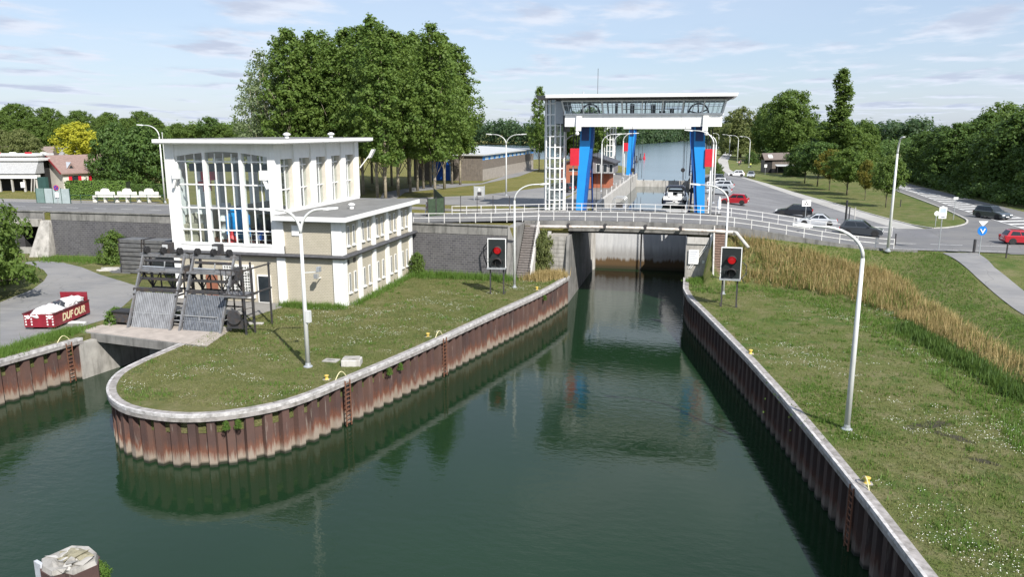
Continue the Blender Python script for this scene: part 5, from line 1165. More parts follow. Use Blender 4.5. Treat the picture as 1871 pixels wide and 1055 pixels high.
for x in (1.0, 3.2): MB().hexa([(x,.4,4.07),(x+1.1,.4,4.1),(x+1.1,2.2,4.93),(x,2.2,4.9),(x,.4,4.13),(x+1.1,.4,4.16),(x+1.1,2.2,4.99),(x,2.2,4.96)]).build('skylight', M_WHITE, rf_)
t = thing('bicycle_shelter', 'low glass roofed shelter beside the timber hut', 'shelter', (q[0]+3.0, q[1]-3.2, zup(q[0]+3, q[1]-3)), math.radians(6))
for x in (0, 2.1, 4.2): MB().box(x-.05,x+.05,-.05,.05,0,2.0).build('post', M_DARK, t); MB().box(x-.05,x+.05,1.95,2.05,0,2.3).build('post', M_DARK, t)
MB().hexa([(-.3,-.3,2.0),(4.5,-.3,2.0),(4.5,2.4,2.35),(-.3,2.4,2.35),(-.3,-.3,2.08),(4.5,-.3,2.08),(4.5,2.4,2.43),(-.3,2.4,2.43)]).build('roof', M_ZINC, t)
MB().box(0,4.2,1.9,1.95,.2,1.9).build('back_panel', M_DGLASS, t)

# inn with red shutters
M_PLAST = mat('pale plaster', (.62,.58,.53), .85, var=.1, scale=1, dirt=(.4,.37,.33))
M_TILER = mat('brown roof tile', (.24,.165,.145), .8, var=.15, scale=2.5, dirt=(.17,.12,.11))
a_ = Vector(P(118, 349, 8.2)); b_ = Vector(P(236, 342, 8.2)); an = math.atan2((b_-a_).y, (b_-a_).x); ln = (b_-a_).length
inn = thing('inn', 'plastered inn with red shutters, brown tiled roof and dormers', 'building', a_, an); eh, rh, dpt = 3.0, 5.6, 8.5
MB().box(0,ln,0,dpt,0,eh).build('wall', M_PLAST, inn)
MB().prism_x([(.01,eh),(dpt-.01,eh),(dpt/2,rh-.1)], 0, ln).build('gable', M_PLAST, inn)
for s in (0, 1):
    y0, y1 = (-.5, dpt/2) if s == 0 else (dpt+.5, dpt/2)
    MB().hexa([(-.5,y0,eh-.25),(ln+.4,y0,eh-.25),(ln+.4,y1,rh),(-.5,y1,rh),(-.5,y0,eh-.07),(ln+.4,y0,eh-.07),(ln+.4,y1,rh+.2),(-.5,y1,rh+.2)]).build('roof', M_TILER, inn)
MB().bar((-.52,-.5,eh-.15),(-.52,dpt/2,rh+.08),.12,.3).build('barge_board', mat('dark red board', (.22,.03,.03)), inn)
for x in (1.4, 4.6, 7.6):
    o = thing_part('window', inn); o.location = (x,-.05,1.2); MB().box(0,1.0,0,.06,0,1.2).build('pane', M_DGLASS, o); MB().box(-.5,0,-.03,.06,0,1.2).build('shutter', M_RED, o); MB().box(1.0,1.5,-.03,.06,0,1.2).build('shutter', M_RED, o); MB().box(-.55,1.55,-.1,.06,-.12,0).build('sill', M_RED, o)
    d = thing_part('dormer', inn); d.location = (x+.4,.7,eh+.35)
    MB().loft([[(-.9,0,0),(.9,0,0),(.0,0,1.25)],[(-.9,2.2,.0),(.9,2.2,.0),(.0,2.4,1.25)]]).build('gablet', M_TILER, d)
    MB().add([(-.95,-.1,0),(0,-.1,1.33),(0,2.6,1.33),(-.95,2.6,.0)], [(0,1,2,3)]).build('slope', mat('glazed slope', (.45,.5,.55), .2), d)
    MB().add([(-.5,-.02,.1),(.5,-.02,.1),(0,-.02,.85)], [(0,1,2)]).build('pane', M_DGLASS, d)
t = thing('chimney_tent', 'white pointed canopy behind the inn roof', 'canopy', P(98, 322, 8.2)); MB().lathe([(2.0,2.8),(1.9,3.0),(1.2,3.5),(.5,4.0),(.05,4.6)], 8).build('cover', M_WHITE, t)
for k in range(4): MB().box(1.4*math.cos(k*1.571)-.05,1.4*math.cos(k*1.571)+.05,1.4*math.sin(k*1.571)-.05,1.4*math.sin(k*1.571)+.05,0,2.9).build('pole', M_WHITE, t)
# white terrace building at the left edge
a_ = Vector(P(-70, 351, 8.2)); b_ = Vector(P(66, 351, 8.2)); ln = (b_-a_).length; an = math.atan2((b_-a_).y, (b_-a_).x)
tb = thing('terrace_building', 'white flat roofed terrace building with grey sloping fascia', 'building', a_, an)
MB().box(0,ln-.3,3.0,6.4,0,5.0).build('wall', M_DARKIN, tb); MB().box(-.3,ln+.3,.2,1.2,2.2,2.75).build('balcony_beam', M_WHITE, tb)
MB().hexa([(-.3,0,2.95),(ln+.2,0,2.95),(ln+.2,2.6,2.95),(-.3,2.6,2.95),(-.3,1.3,5.0),(ln+.2,1.3,5.0),(ln+.2,2.6,5.0),(-.3,2.6,5.0)]).build('fascia', mat('grey shingles', (.36,.365,.37), .8, var=.2, scale=6), tb)
MB().box(-.5,ln+.4,.9,6.5,5.02,5.45).build('roof_slab', M_WHITE, tb); MB().box(-.5,ln-.2,1.6,6.5,5.8,6.1).build('roof_slab', M_WHITE, tb); MB().box(-.3,ln-.4,2.2,6.3,5.45,5.8).build('roof_gap', M_CONC, tb)
for k in range(7): MB().box(k*ln/6-.12,k*ln/6+.12,.4,.7,0,2.2).build('post', M_CONCP, tb)
MB().box(ln-2.6,ln-1.9,.3,.36,.7,1.6).build('notice', M_WHITE, tb)
for x, s in ((ln-.9, .35), (ln-.4, .3)): MB().bar((x,.2,0),(x+s,.2,2.2),.14).build('strut', M_CONCP, tb)
for k in range(5): MB().box(1.5+k*2.6,2.4+k*2.6,3,3.4,6.1,6.35).build('planter', M_RED if k % 2 else M_WHITE, tb)
# green gate screen between terrace and inn
q = P(68, 372, 8.2); t = thing('gate_screen', 'green and white mesh gate beside the inn', 'gate', q, .02)
for k in range(4): MB().box(k*1.35,k*1.35+1.28,0,.05,.1,2.1).build('mesh_panel', mat('mesh green', (.16,.24,.22), .6) if k < 1 else mat('mesh pale', (.36,.42,.42), .6), t)
for k in range(5): MB().box(k*1.35-.05,k*1.35+.02,-.03,.08,0,2.2).build('post', mat('fence green', (.02,.06,.045)), t)
MB().box(.2,1.5,.3,.8,0,3.6).build('green_cabin', mat('cabin green', (.03,.075,.065)), t)
# far roofs
for i, (px, py, w, h, cl, lb) in enumerate(((6,300,9,5,(.25,.2,.18),'far pale house with brown roof at the left edge'),(62,298,12,4.6,(.22,.17,.15),'brown roofed house behind the terrace building'),(115,296,10,4.2,(.24,.24,.25),'grey roofed outbuilding behind the inn'))):
    q = P(px, py, 8.2); t = thing('far_house', lb, 'house', q, .5)
    MB().box(-w/2,w/2,-4,4,0,h*.55).build('wall', M_PLAST, t); MB().prism_x([(-4.6,h*.52),(4.6,h*.52),(0,h*1.1)], -w/2-.4, w/2+.4).build('roof', mat('far roof %d' % i, cl, .8), t)
    for k in (-2.5, 1.5): MB().box(k,k+1,-4.06,-4,.8,2.0).build('window', M_DGLASS, t)
# concrete bench sculptures on the verge
for i, px in enumerate((170, 210, 250)):
    q = P(px, 370, 8.2); t = thing('concrete_bench', ('leftmost','middle','right hand')[i] + ' white concrete bench with rounded back on the verge', 'bench', q, -.03, 'white concrete benches')
    w = 3.5; M_B = mat('white cast concrete', (.66,.65,.60), .8, var=.1, scale=2)
    MB().box(0,w,.0,.7,.75,.95).build('seat', M_B, t)
    MB().prism_y([(.75,.95),(2.5,.95),(2.4,1.5),(2.15,1.9),(1.4,1.95),(1.05,1.8),(.85,1.4)], .5, .72).build('backrest', M_B, t)
    for x in (.15, 2.7): MB().bbox(x,x+.5,.35,.75,.95,1.5,.05).build('arm_block', M_B, t)
    MB().prism_y([(-.05,0),(.35,0),(.2,.35),(.14,.75),(-.05,.75)], .05, .6).build('leg', M_B, t); MB().box(w*.5,w*.5+.2,.1,.6,0,.75).build('leg', M_B, t)
fz_ = [P(x, 372, 8.2)[:2] for x in (118, 300)]
railing('mesh_fence', 'thin dark green fence with posts along the left verge', fz_, lambda u, v: 8.2, 2.3, 1.25, MATS['fence green'], .06, (1.15,.6))
# enclosure fence near the walker
q0, q1 = P(782, 397, 8.2), P(812, 394, 8.2)
fe = thing('fence_screen', 'dark green mesh fence screen near the walker', 'fence', (q0[0], q0[1], 8.2)); v2 = (q1[0]-q0[0], q1[1]-q0[1])
GREENM = mat('screen mesh', (.035,.06,.032), .8, var=.3, scale=3)
for k in range(2): 
    a0, a1 = k/2, (k+1)/2 - .02; MB().hexa([(v2[0]*a0,v2[1]*a0,0),(v2[0]*a1,v2[1]*a1,0),(v2[0]*a1,v2[1]*a1+.05,0),(v2[0]*a0,v2[1]*a0+.05,0),(v2[0]*a0,v2[1]*a0,2.1),(v2[0]*a1,v2[1]*a1,2.1),(v2[0]*a1,v2[1]*a1+.05,2.1),(v2[0]*a0,v2[1]*a0+.05,2.1)]).build('mesh_panel', GREENM, fe)
MB().hexa([(v2[0]-.02,v2[1],0),(v2[0]+.04,v2[1],0),(v2[0]-5.9,v2[1]+14,0),(v2[0]-6,v2[1]+14,0),(v2[0]-.02,v2[1],2.1),(v2[0]+.04,v2[1],2.1),(v2[0]-5.9,v2[1]+14,2.1),(v2[0]-6,v2[1]+14,2.1)]).build('mesh_panel', GREENM, fe)
for k in range(3): MB().box(v2[0]*k/2-.05,v2[0]*k/2+.05,v2[1]*k/2-.06,v2[1]*k/2+.06,0,2.25).build('post', M_DARK, fe)
# tall thin fence posts behind the far railing
for k, px in enumerate((842, 872, 901, 931)): q = P(px, 397, 8.2); t = thing('fence_post', 'thin dark fence post behind the far railing', 'post', q, 0, 'thin fence posts'); MB().box(-.03,.03,-.03,.03,0,2.4).build('shaft', M_DARK, t); MB().box(-.06,.06,-.06,.06,2.4,2.45).build('cap', M_DARK, t)
q = P(876, 366, 8.2); t = thing('information_board', 'grey framed information board on the park grass', 'sign', q, math.radians(13))
for x in (-.75,.75): MB().box(x-.05,x+.05,-.05,.05,0,2.1).build('post', M_GALV, t)
MB().box(-.8,.8,-.03,.03,.5,2.0).build('panel', mat('board grey', (.36,.37,.37)), t); MB().box(-.3,.3,-.045,-.03,.7,1.2).build('map_print', M_DARK, t); MB().box(-.12,.12,-.045,-.03,1.3,1.75).build('map_print', M_WHITE, t)
# road signs
def sign(px, py, label, h, build, rz=math.radians(13), z=None):
    q = P(px, py, z) if z else G(px, py); t = thing('road_sign', label, 'sign', q, rz); MB().tube([(0,.04,-.1),(0,.04,h)], .045, 6).build('post', M_GALV, t); build(t, h); return t
def disc(t, h, r, m, y=0): MB().lathe([(.01,-.02),(r,-.02),(r,.01)], 18, (0,y,h-r), 'y').build('disc', m, t)
M_SBLUE = mat('sign blue', (.01,.17,.55), .4); M_SYEL = mat('sign yellow', (.8,.55,.03), .4)
def s_park(t, h): disc(t, h, .36, M_RED); disc(t, h-.06, .3, mat('sign navy', (.03,.05,.3)), -.012); MB().bar((-.2,-.03,h-.56),(.2,-.03,h-.16),.07).build('slash', M_RED, t); MB().box(-.25,.25,-.03,.0,h-1.7,h-1.0).build('plate', M_WHITE, t)
sign(106, 373, 'round no parking sign on the left verge', 2.6, s_park, z=8.2)
def s_cyc(t, h): disc(t, h-.45, .45, M_SBLUE); MB().bar((-.2,-.03,h-.75),(0,-.03,h-1.05),.09).build('symbol', M_WHITE, t); MB().bar((.22,-.03,h-.7),(.0,-.03,h-1.15),.09).build('symbol', M_WHITE, t); MB().add([(-.45,-.02,h),(.45,-.02,h),(0,-.02,h-.5)], [(0,1,2)]).build('give_way', M_WHITE, t)
sign(1789, 468, 'blue round cycle and footpath sign under a white triangle', 3.3, s_cyc)
def s_box(t, h): MB().box(-.4,.35,-.04,.02,h-1.1,h).build('panel', M_WHITE, t); MB().box(-.3,.25,-.05,-.04,h-.5,h-.1).build('picture', mat('sign grey blue', (.4,.47,.56)), t); disc(t, h+.1, .25, M_WHITE, .1); MB().box(-.15,.2,-.05,-.04,h-1.0,h-.9).build('text_line', mat('sign dark', (.15,.16,.2)), t)
sign(1715, 459, 'tall sign with white panel by the road edge', 4.3, s_box)
def s_tri(t, h): MB().box(-.55,.55,-.03,.03,h-.75,h).build('panel', M_WHITE, t); [MB().add([(x-.14,-.04,h-.58+dz),(x+.14,-.04,h-.58+dz),(x,-.04,h-.34+dz)], [(0,1,2)]).build('mark', M_DARK, t) for x, dz in ((-.16,0),(.16,0),(0,.24))]
sign(1471, 404, 'white board with three dark marks in front of the black car', 2.6, s_tri)
sign(1742, 402, 'small white sign on a dark post at the tip of the grass island', 3.0, lambda t, h: MB().box(-.3,.3,-.03,.03,h-.3,h).build('panel', M_WHITE, t))
sign(1398, 320, 'small white sign beside the parking exit', 2.8, lambda t, h: MB().box(-.35,.35,-.03,.03,h-.8,h).build('panel', M_WHITE, t))
sign(1709, 414, 'short white marker on the grass island', 1.9, lambda t, h: disc(t, h, .3, M_WHITE))
for i, (px, py, h, m) in enumerate(((1779,463,1.3,M_DARK),(1838,472,1.3,M_DARK),(1635,450,1.2,M_DARK),(1645,378,1.0,M_DARK),(1545,403,2.6,M_BLACK),(1551,402,1.7,M_BLACK),(1561,404,1.7,M_CONCP))):
    q = G(px, py); t = thing('bollard_post', ('dark stub post at the mouth of the cycle path','thin dark post on the verge near the red car','dark post at the end of the near railing','dark marker post among the young trees','tall black post at the edge of the gravel strip','short black post at the edge of the gravel strip','pale post at the edge of the gravel strip')[i], 'post', q); MB().tube([(0,0,-.1),(0,0,h)], .13 if i in (0,4) else .07, 8).build('shaft', m, t); MB().lathe([(.14 if i in (0,4) else .08,h),(.1,h+.06),(.02,h+.08)], 8).build('cap', m, t)
q = G(1302, 392); t = thing('furled_parasol', 'furled white parasol beside the right gantry leg', 'parasol', (q[0]+.7, q[1]-.5, 8.2)); MB().lathe([(.04,0),(.05,.6),(.22,.7),(.2,1.6),(.05,2.2)], 8).build('cover', M_WHITE, t); MB().box(-.3,.3,-.3,.3,0,.1).build('base', M_CONC, t)

# ------------------------------------------------------------------ cars
M_CGLASS = mat('car glass', (.02,.025,.03), .06, var=.1); M_TYRE = mat('tyre', (.018,.018,.019), .8); M_RIM = mat('alloy', (.5,.51,.52), .35, .6)
M_HEAD = mat('head lamp', (.75,.77,.8), .15); M_TAIL = mat('tail lamp', (.4,.01,.01), .25)
def paint_mat(name, c): return mat(name, c, .3, .25, var=.03, coat=1.0)
def car_proto(kind):
    Lc, Wc, H = {'hatch': (3.85,1.70,1.48), 'sedan': (4.5,1.76,1.44), 'suv': (4.5,1.85,1.66), 'estate': (4.65,1.82,1.5)}[kind]
    t = bpy.data.objects.new('car', None); COL.objects.link(t)
    b = Lc/2; rear = {'hatch': -.44, 'sedan': -.30, 'suv': -.46, 'estate': -.465}[kind]; rr_ = {'hatch': -.36, 'sedan': -.16, 'suv': -.40, 'estate': -.38}[kind]
    belt = .60*H + .02; hood = belt - .06
    low = [(-b+.12,.24),(-b,.42),(-b+.02,.72),(-b+.10,belt-.02),(rear*Lc,belt),(.21*Lc,belt),(.36*Lc,hood-.06),(b-.14,hood-.2),(b-.02,.55),(b,.40),(b-.12,.22)]
    rings = []
    for f, ins in ((-1.0,.07),(-.93,.0),(.93,.0),(1.0,.07)):
        rings.append([(x*(1-ins*.25), f*Wc/2, z - (ins*.9 if z > .6 else 0) + (ins*.3 if z < .3 else 0)) for x, z in low])
    body = MB().loft(rings).build('body', MATS['white paint'], t); body.data.materials.clear(); body.data.materials.append(paint_mat('car white', (.75,.75,.75)))
    gb, gt = .44*Wc, .36*Wc; fx, fr_ = .215*Lc, .045*Lc
    gh = MB().loft([[(rear*Lc-.05,-gb,belt-.02),(fx,-gb,belt-.02),(fx,gb,belt-.02),(rear*Lc-.05,gb,belt-.02)],[(rr_*Lc,-gt,H-.04),(fr_,-gt,H-.02),(fr_,gt,H-.02),(rr_*Lc,gt,H-.04)],[(rr_*Lc+.12,-gt+.12,H),(fr_-.15,-gt+.12,H+.01),(fr_-.15,gt-.12,H+.01),(rr_*Lc+.12,gt-.12,H)]]).build('cabin', body.data.materials[0], t)
    def lerp(a, c, f): return a + (c-a)*f
    for s in (-1, 1):
        for x0, x1 in ((.05,.45),(.49,.93)):                        # two side windows each side
            def pt(f, g): xb = lerp(fx-.1, rear*Lc+.1, f); xt = lerp(fr_-.05, rr_*Lc+.1, f); return (lerp(xb, xt, g), s*(lerp(gb, gt, g)+.012), lerp(belt+.02, H-.09, g))
            MB().quad(pt(x0,.06), pt(x1,.06), pt(x1,.92), pt(x0,.92)).build('side_window', M_CGLASS, t)
        MB().box(fx-.32,fx-.12,min(s*gb,s*(gb+.22)),max(s*gb,s*(gb+.22)),belt,belt+.13).build('mirror', body.data.materials[0], t)
        MB().box(b-.30,b-.035,min(s*.48*Wc,s*.24*Wc),max(s*.48*Wc,s*.24*Wc),.56,.70).build('headlight', M_HEAD, t)
        MB().box(-b-.012,-b+.16,min(s*.475*Wc,s*.34*Wc),max(s*.475*Wc,s*.34*Wc),.64,.9 if kind != 'sedan' else .82).build('taillight', M_TAIL, t)
    def pf(f, g): return (lerp(fx, fr_, g)+.012, lerp(-gb, gb, f)*lerp(1, gt/gb, g), lerp(belt, H-.03, g)+.012)
    MB().quad(pf(.05,.08), pf(.95,.08), pf(.94,.95), pf(.06,.95)).build('windscreen', M_CGLASS, t)
    def pr(f, g): return (lerp(rear*Lc-.05, rr_*Lc, g)-.012, lerp(-gb, gb, f)*lerp(1, gt/gb, g), lerp(belt, H-.04, g)+.012)
    MB().quad(pr(.08,.1), pr(.92,.1), pr(.9,.92), pr(.1,.92)).build('rear_window', M_CGLASS, t)
    MB().box(b-.02,b+.015,-.26,.26,.36,.47).build('number_plate', M_WHITE, t); MB().box(-b-.015,-b+.02,-.26,.26,.5,.61).build('number_plate', M_WHITE, t)
    MB().box(b-.03,b+.01,-.55,.55,.48,.54).build('grille', M_BLACK, t)
    R = .315 if kind != 'suv' else .35
    arc = [(R*1.18*math.cos(a), R*1.18*math.sin(a)) for a in np.linspace(-.35, math.pi+.35, 10)]
    for sx_ in (.315*Lc, -.305*Lc):
        for s in (-1, 1):
            y0, y1 = sorted((s*(Wc/2-.22), s*(Wc/2+.008))); MB().prism_y([(sx_+x, R+z) for x, z in arc], y0, y1).build('wheel_arch', M_BLACK, t)
            w = MB().lathe([(R*.6,-.1),(R*.97,-.1),(R,-.05),(R,.05),(R*.97,.1),(R*.6,.1)], 16, (0,0,0), 'y').build('wheel', M_TYRE, t, loc=(sx_, s*(Wc/2-.075), R))
            MB().lathe([(.02,-.1),(R*.64,-.092),(R*.64,.092),(.02,.1)], 12, (0,0,0), 'y').build('rim', M_RIM, w)
    return t
PROTO = {}
def car(kind, px, py, heading, col, label, group='cars', pos=None):
    first = kind not in PROTO
    if first: PROTO[kind] = car_proto(kind)
    o = PROTO[kind] if first else copy_tree(PROTO[kind])
    q = pos or G(px, py); o.location = (q[0], q[1], zup(q[0], q[1]) + .055); o.rotation_euler = (0, 0, math.radians(heading)); tag(o, label, 'car', group)
    for ch in o.children:
        if ch.name.split('.')[0] in ('body', 'cabin', 'mirror'):
            ch.material_slots[0].link = 'OBJECT'; ch.material_slots[0].material = paint_mat('car '+col[0], col[1])
    return o
CRED, CSIL, CWHI, CBLK, CGRY, CSIL2 = ('red', (.42,.008,.018)), ('silver', (.42,.45,.48)), ('white', (.75,.75,.75)), ('black', (.012,.014,.02)), ('dark grey', (.04,.047,.055)), ('pale silver', (.55,.57,.6))
car('hatch', 1341, 374, 168, CRED, 'red hatchback parked side-on near the right gantry leg')
car('hatch', 1314, 356, 172, CSIL, 'silver hatchback parked next to the red hatchback', 'cars in the parking row')
car('estate', 1316, 346, 172, CSIL2, 'pale silver estate second in the parking row', 'cars in the parking row')
car('hatch', 1311, 340, 172, CWHI, 'white hatchback in the middle of the parking row', 'cars in the parking row')
car('suv', 1302, 334, 172, CGRY, 'dark grey car at the far end of the parking row', 'cars in the parking row')
car('hatch', 1345, 323, 180, CWHI, 'white hatchback standing alone by the grass at the end of the parking')
car('hatch', 1372, 325, 262, CSIL, 'silver car with its end to the camera near the white hatchback')
car('estate', 1450, 395, 170, CBLK, 'black car half behind the white board on the parking')
car('sedan', 1492, 413, 172, CSIL2, 'pale silver saloon driving along the road behind the railing')
car('suv', 1573, 431, -14, CGRY, 'dark grey car on the road at the end of the railing')
car('suv', 1812, 400, -58, ('slate', (.05,.065,.075)), 'dark slate car waiting by the hatched markings at the junction')
car('hatch', 1866, 447, 2, CRED, 'red hatchback leaving the picture at the right edge')
car('hatch', 1030, 351, 150, CGRY, 'grey car between the stair tower and the orange house')
car('estate', 1082, 340, 60, CBLK, 'black car beside the orange house')

# ------------------------------------------------------------------ boats
M_HULL = mat('white gelcoat', (.74,.74,.73), .25, var=.04); M_NAVYH = mat('navy hull', (.012,.016,.03), .3)
bt = thing('motor_cruiser', 'dark hulled motor cruiser with white deck moored in the lock', 'boat', (3.55, 37, 5.45))
def hull(t, L_, w, z0, z1, m, name, bow=.35):
    st = []
    for f in np.linspace(0, 1, 9):
        hw = w/2*(1 - max(0, (f-.55)/.45)**2*.96); y = f*L_; fl = .78
        st.append([(-hw*fl, y, z0), (hw*fl, y, z0), (hw, y, z1 + bow*f*f), (-hw, y, z1 + bow*f*f)])
    return MB().loft(st).build(name, m, t)
hull(bt, 11.5, 4.0, -.5, 1.1, M_NAVYH, 'hull'); hull(bt, 11.3, 3.86, 1.1, 1.75, M_HULL, 'topside')
MB().box(-1.7,1.7,-1.2,.0,.35,.5).build('swim_platform', M_HULL, bt)
MB().hexa([(-1.45,3.2,1.7),(1.45,3.2,1.7),(1.2,8.5,1.9),(-1.2,8.5,1.9),(-1.25,3.6,2.6),(1.25,3.6,2.6),(.9,7.2,2.6),(-.9,7.2,2.6)]).build('cabin', M_DGLASS, bt)
MB().hexa([(-1.3,3.15,2.0),(1.3,3.15,2.0),(1.3,3.2,2.0),(-1.3,3.2,2.0),(-1.2,3.5,2.65),(1.2,3.5,2.65),(1.2,3.55,2.65),(-1.2,3.55,2.65)]).build('windscreen', M_DGLASS, bt)
MB().box(-1.36,1.36,3.12,3.3,2.02,2.12).build('cabin_trim', M_NAVYH, bt)
MB().box(-1.95,1.95,-.02,.02,1.15,1.72).build('transom', M_HULL, bt)
for x in (-1.2,-.4,.5,1.2): MB().tube([(x,.1,1.75),(x,.1,2.5)], .03, 5).build('stanchion', M_GALV, bt)
MB().bar((-1.3,.1,2.5),(1.3,.1,2.5),.04).build('stern_rail', M_GALV, bt)
MB().hexa([(-1.5,1.2,3.2),(1.5,1.2,3.2),(1.35,3.6,3.35),(-1.35,3.6,3.35),(-1.45,1.2,3.32),(1.45,1.2,3.32),(1.3,3.6,3.45),(-1.3,3.6,3.45)]).build('canopy_top', M_NAVYH, bt)
MB().tube([(-1.65,2.4,1.7),(-1.5,2.2,3.0),(-1.2,2.1,3.35),(1.2,2.1,3.35),(1.5,2.2,3.0),(1.65,2.4,1.7)], .13, 8).build('radar_arch', M_NAVYH, bt)
for x in (-1.55, 1.55): MB().hexa([(x-.05,.3,1.7),(x+.05,.3,1.7),(x+.05,3.4,1.7),(x-.05,3.4,1.7),(x-.05,1.3,3.1),(x+.05,1.3,3.1),(x+.05,3.5,3.3),(x-.05,3.5,3.3)]).build('canopy_side', M_NAVYH, bt)
MB().lathe([(.16,-.06),(.3,-.06),(.3,.06),(.16,.06)], 14, (-.9,-.05,1.95), 'y').build('lifebuoy', M_WHITE, bt)
MB().bbox(.3,1.1,.2,1.0,1.75,2.2).build('seat', M_HULL, bt); MB().bbox(-1.3,-.4,1.2,2.0,1.75,2.3).build('seat', M_HULL, bt)
MB().box(-.35,.45,-.02,.0,.75,1.0).build('name_plate', M_WHITE, bt)
for y in (1.5, 4, 7): MB().lathe([(.04,-.5),(.18,-.4),(.2,0),(.18,.4),(.04,.5)], 8, (-2.05,y,.8)).build('fender', M_BLACK, bt)
dg_ = thing('dinghy', 'small white dinghy slung across the stern of the cruiser', 'boat', (3.55, 35.6, 5.85), math.pi/2)
rings_ = []
for f in np.linspace(0, 1, 8):
    hw = .62*(1-max(0,(f-.5)/.5)**2*.9); rings_.append([(-hw*.7, f*2.9-1.45, 0), (hw*.7, f*2.9-1.45, 0), (hw, f*2.9-1.45, .5), (-hw, f*2.9-1.45, .5)])
MB().loft(rings_).build('hull', M_HULL, dg_); MB().bbox(-.2,.2,-1.55,-1.2,.3,1.0).build('outboard_motor', M_BLACK, dg_); MB().box(-.5,.5,-.1,.25,.5,.58).build('thwart', M_DARK, dg_)
b2 = thing('workboat', 'low dark workboat with tubular frame on the left side of the lock', 'boat', (-4.6, 22.5, 5.45))
hull(b2, 8.0, 2.6, -.4, .8, mat('dark workboat', (.05,.05,.055), .5), 'hull', .3); MB().box(-1.0,1.0,.3,5.5,.82,.95).build('deck', M_GALV, b2)
for y in (.6, 2.4, 4.2): MB().tube([(-1.0,y,.9),(-.95,y,2.2),(-.7,y,2.5),(.7,y,2.5),(.95,y,2.2),(1.0,y,.9)], .05, 6).build('frame_hoop', M_GALV, b2)
for x in (-.9, .9): MB().bar((x,.6,1.6),(x,4.2,1.6),.05).build('frame_rail', M_GALV, b2)
MB().bbox(-.5,.5,1.0,2.0,.95,1.7).build('engine_box', M_DARK, b2)
for i, (px, py, c) in enumerate(((1163,297,M_DARK),(1170,292,M_DARK),(1177,291,M_RED))):
    q = P(px, py, 6.1); t = thing('buoy', ('dark channel buoy nearest the lock','second dark channel buoy','red channel buoy on the lake')[i], 'buoy', q, 0, 'channel buoys'); MB().lathe([(.5,-.3),(.55,.3),(.3,1.2),(.22,2.0),(.02,2.1)], 10).build('float', c, t); MB().lathe([(.02,2.1),(.3,2.15),(.3,2.5),(.02,2.55)], 8).build('topmark', c, t)

# ------------------------------------------------------------------ people
def person(px, py, label, top, legs, rz, skin=(.5,.32,.24), hair=(.08,.05,.03), pos=None, stride=.3):
    q = pos or G(px, py); t = thing('person', label, 'person', (q[0], q[1], zup(q[0], q[1]) + .05), rz)
    def skinned(name, verts, edges, radii, m, parent):
        me = bpy.data.meshes.new(name); me.from_pydata(verts, edges, []); o = bpy.data.objects.new(name, me); COL.objects.link(o)
        o.modifiers.new('skin', 'SKIN'); o.modifiers['skin'].use_smooth_shade = True; sub = o.modifiers.new('sub', 'SUBSURF'); sub.levels = sub.render_levels = 1
        if not me.skin_vertices: 
            bpy.context.view_layer.objects.active = o; 
        for i, r in enumerate(radii): me.skin_vertices[0].data[i].radius = r if isinstance(r, tuple) else (r, r); me.skin_vertices[0].data[i].use_root = (i == 0)
        dg = bpy.context.evaluated_depsgraph_get(); m2 = bpy.data.meshes.new_from_object(o.evaluated_get(dg)); bpy.data.objects.remove(o); m2.materials.clear()
        return link(name, m2, m, parent, True)
    s = stride
    V = [(0,0,.95),(0,.01,1.15),(0,.02,1.38),(0,.03,1.5),(0,.05,1.6),(0,.06,1.72),(-.19,.02,1.40),(-.25,-.1,1.14),(-.22,.05,.92),(.19,.02,1.40),(.25,.12,1.14),(.22,.3,.95),(-.1,0,.9),(-.1,s*.6,.5),(-.1,s*.5,.09),(-.1,s*.5+.17,.05),(.1,0,.9),(.1,-s*.3,.5),(.1,-s*1.1,.11),(.1,-s*1.1+.15,.05)]
    E = [(0,1),(1,2),(2,3),(3,4),(4,5),(2,6),(6,7),(7,8),(2,9),(9,10),(10,11),(0,12),(12,13),(13,14),(14,15),(0,16),(16,17),(17,18),(18,19)]
    R = [.14,.13,.15,.055,.09,.08,.06,.045,.035,.06,.045,.035,.09,.065,.045,.035,.09,.065,.045,.035]
    skinned('body', V, E, R, mat('skin tone', skin, .6), t)
    up_ = [0,1,2,6,7,9,10]; ix = {v: i for i, v in enumerate(up_)}
    skinned('shirt', [V[i] for i in up_], [(ix[a], ix[b]) for a, b in E if a in ix and b in ix], [R[i]+.02 for i in up_], top, t)
    lo_ = [0,12,13,14,16,17,18]; ix = {v: i for i, v in enumerate(lo_)}
    skinned('trousers', [V[i] for i in lo_], [(ix[a], ix[b]) for a, b in E if a in ix and b in ix], [R[i]+.018 for i in lo_], legs, t)
    MB().lathe([(.02,.13),(.085,.1),(.115,.03),(.11,-.06),(.07,-.1)], 10, (0,.03,1.68)).build('hair', mat('hair %.2f' % hair[0], hair), t, True)
    return t
CW, CN = mat('white cloth', (.68,.64,.62), .9), mat('dark cloth', (.04,.045,.07), .9)
person(781, 396, 'person in white walking along the road by the pump house', CW, CW, math.radians(75), hair=(.35,.33,.31))
person(1295, 382, 'person in a pale top standing by the right gantry leg', CW, mat('red cloth', (.4,.03,.04), .9), math.radians(190))
person(1350, 304, 'person walking on the lake path', mat('pink cloth', (.5,.3,.3), .9), CN, math.radians(180))
person(1353, 302, 'person in dark clothes walking beside another on the lake path', CN, CN, math.radians(175))
person(1371, 308, 'person in a yellow green vest beside the path lamp', mat('hi vis cloth', (.55,.7,.12), .9), CN, math.radians(200))
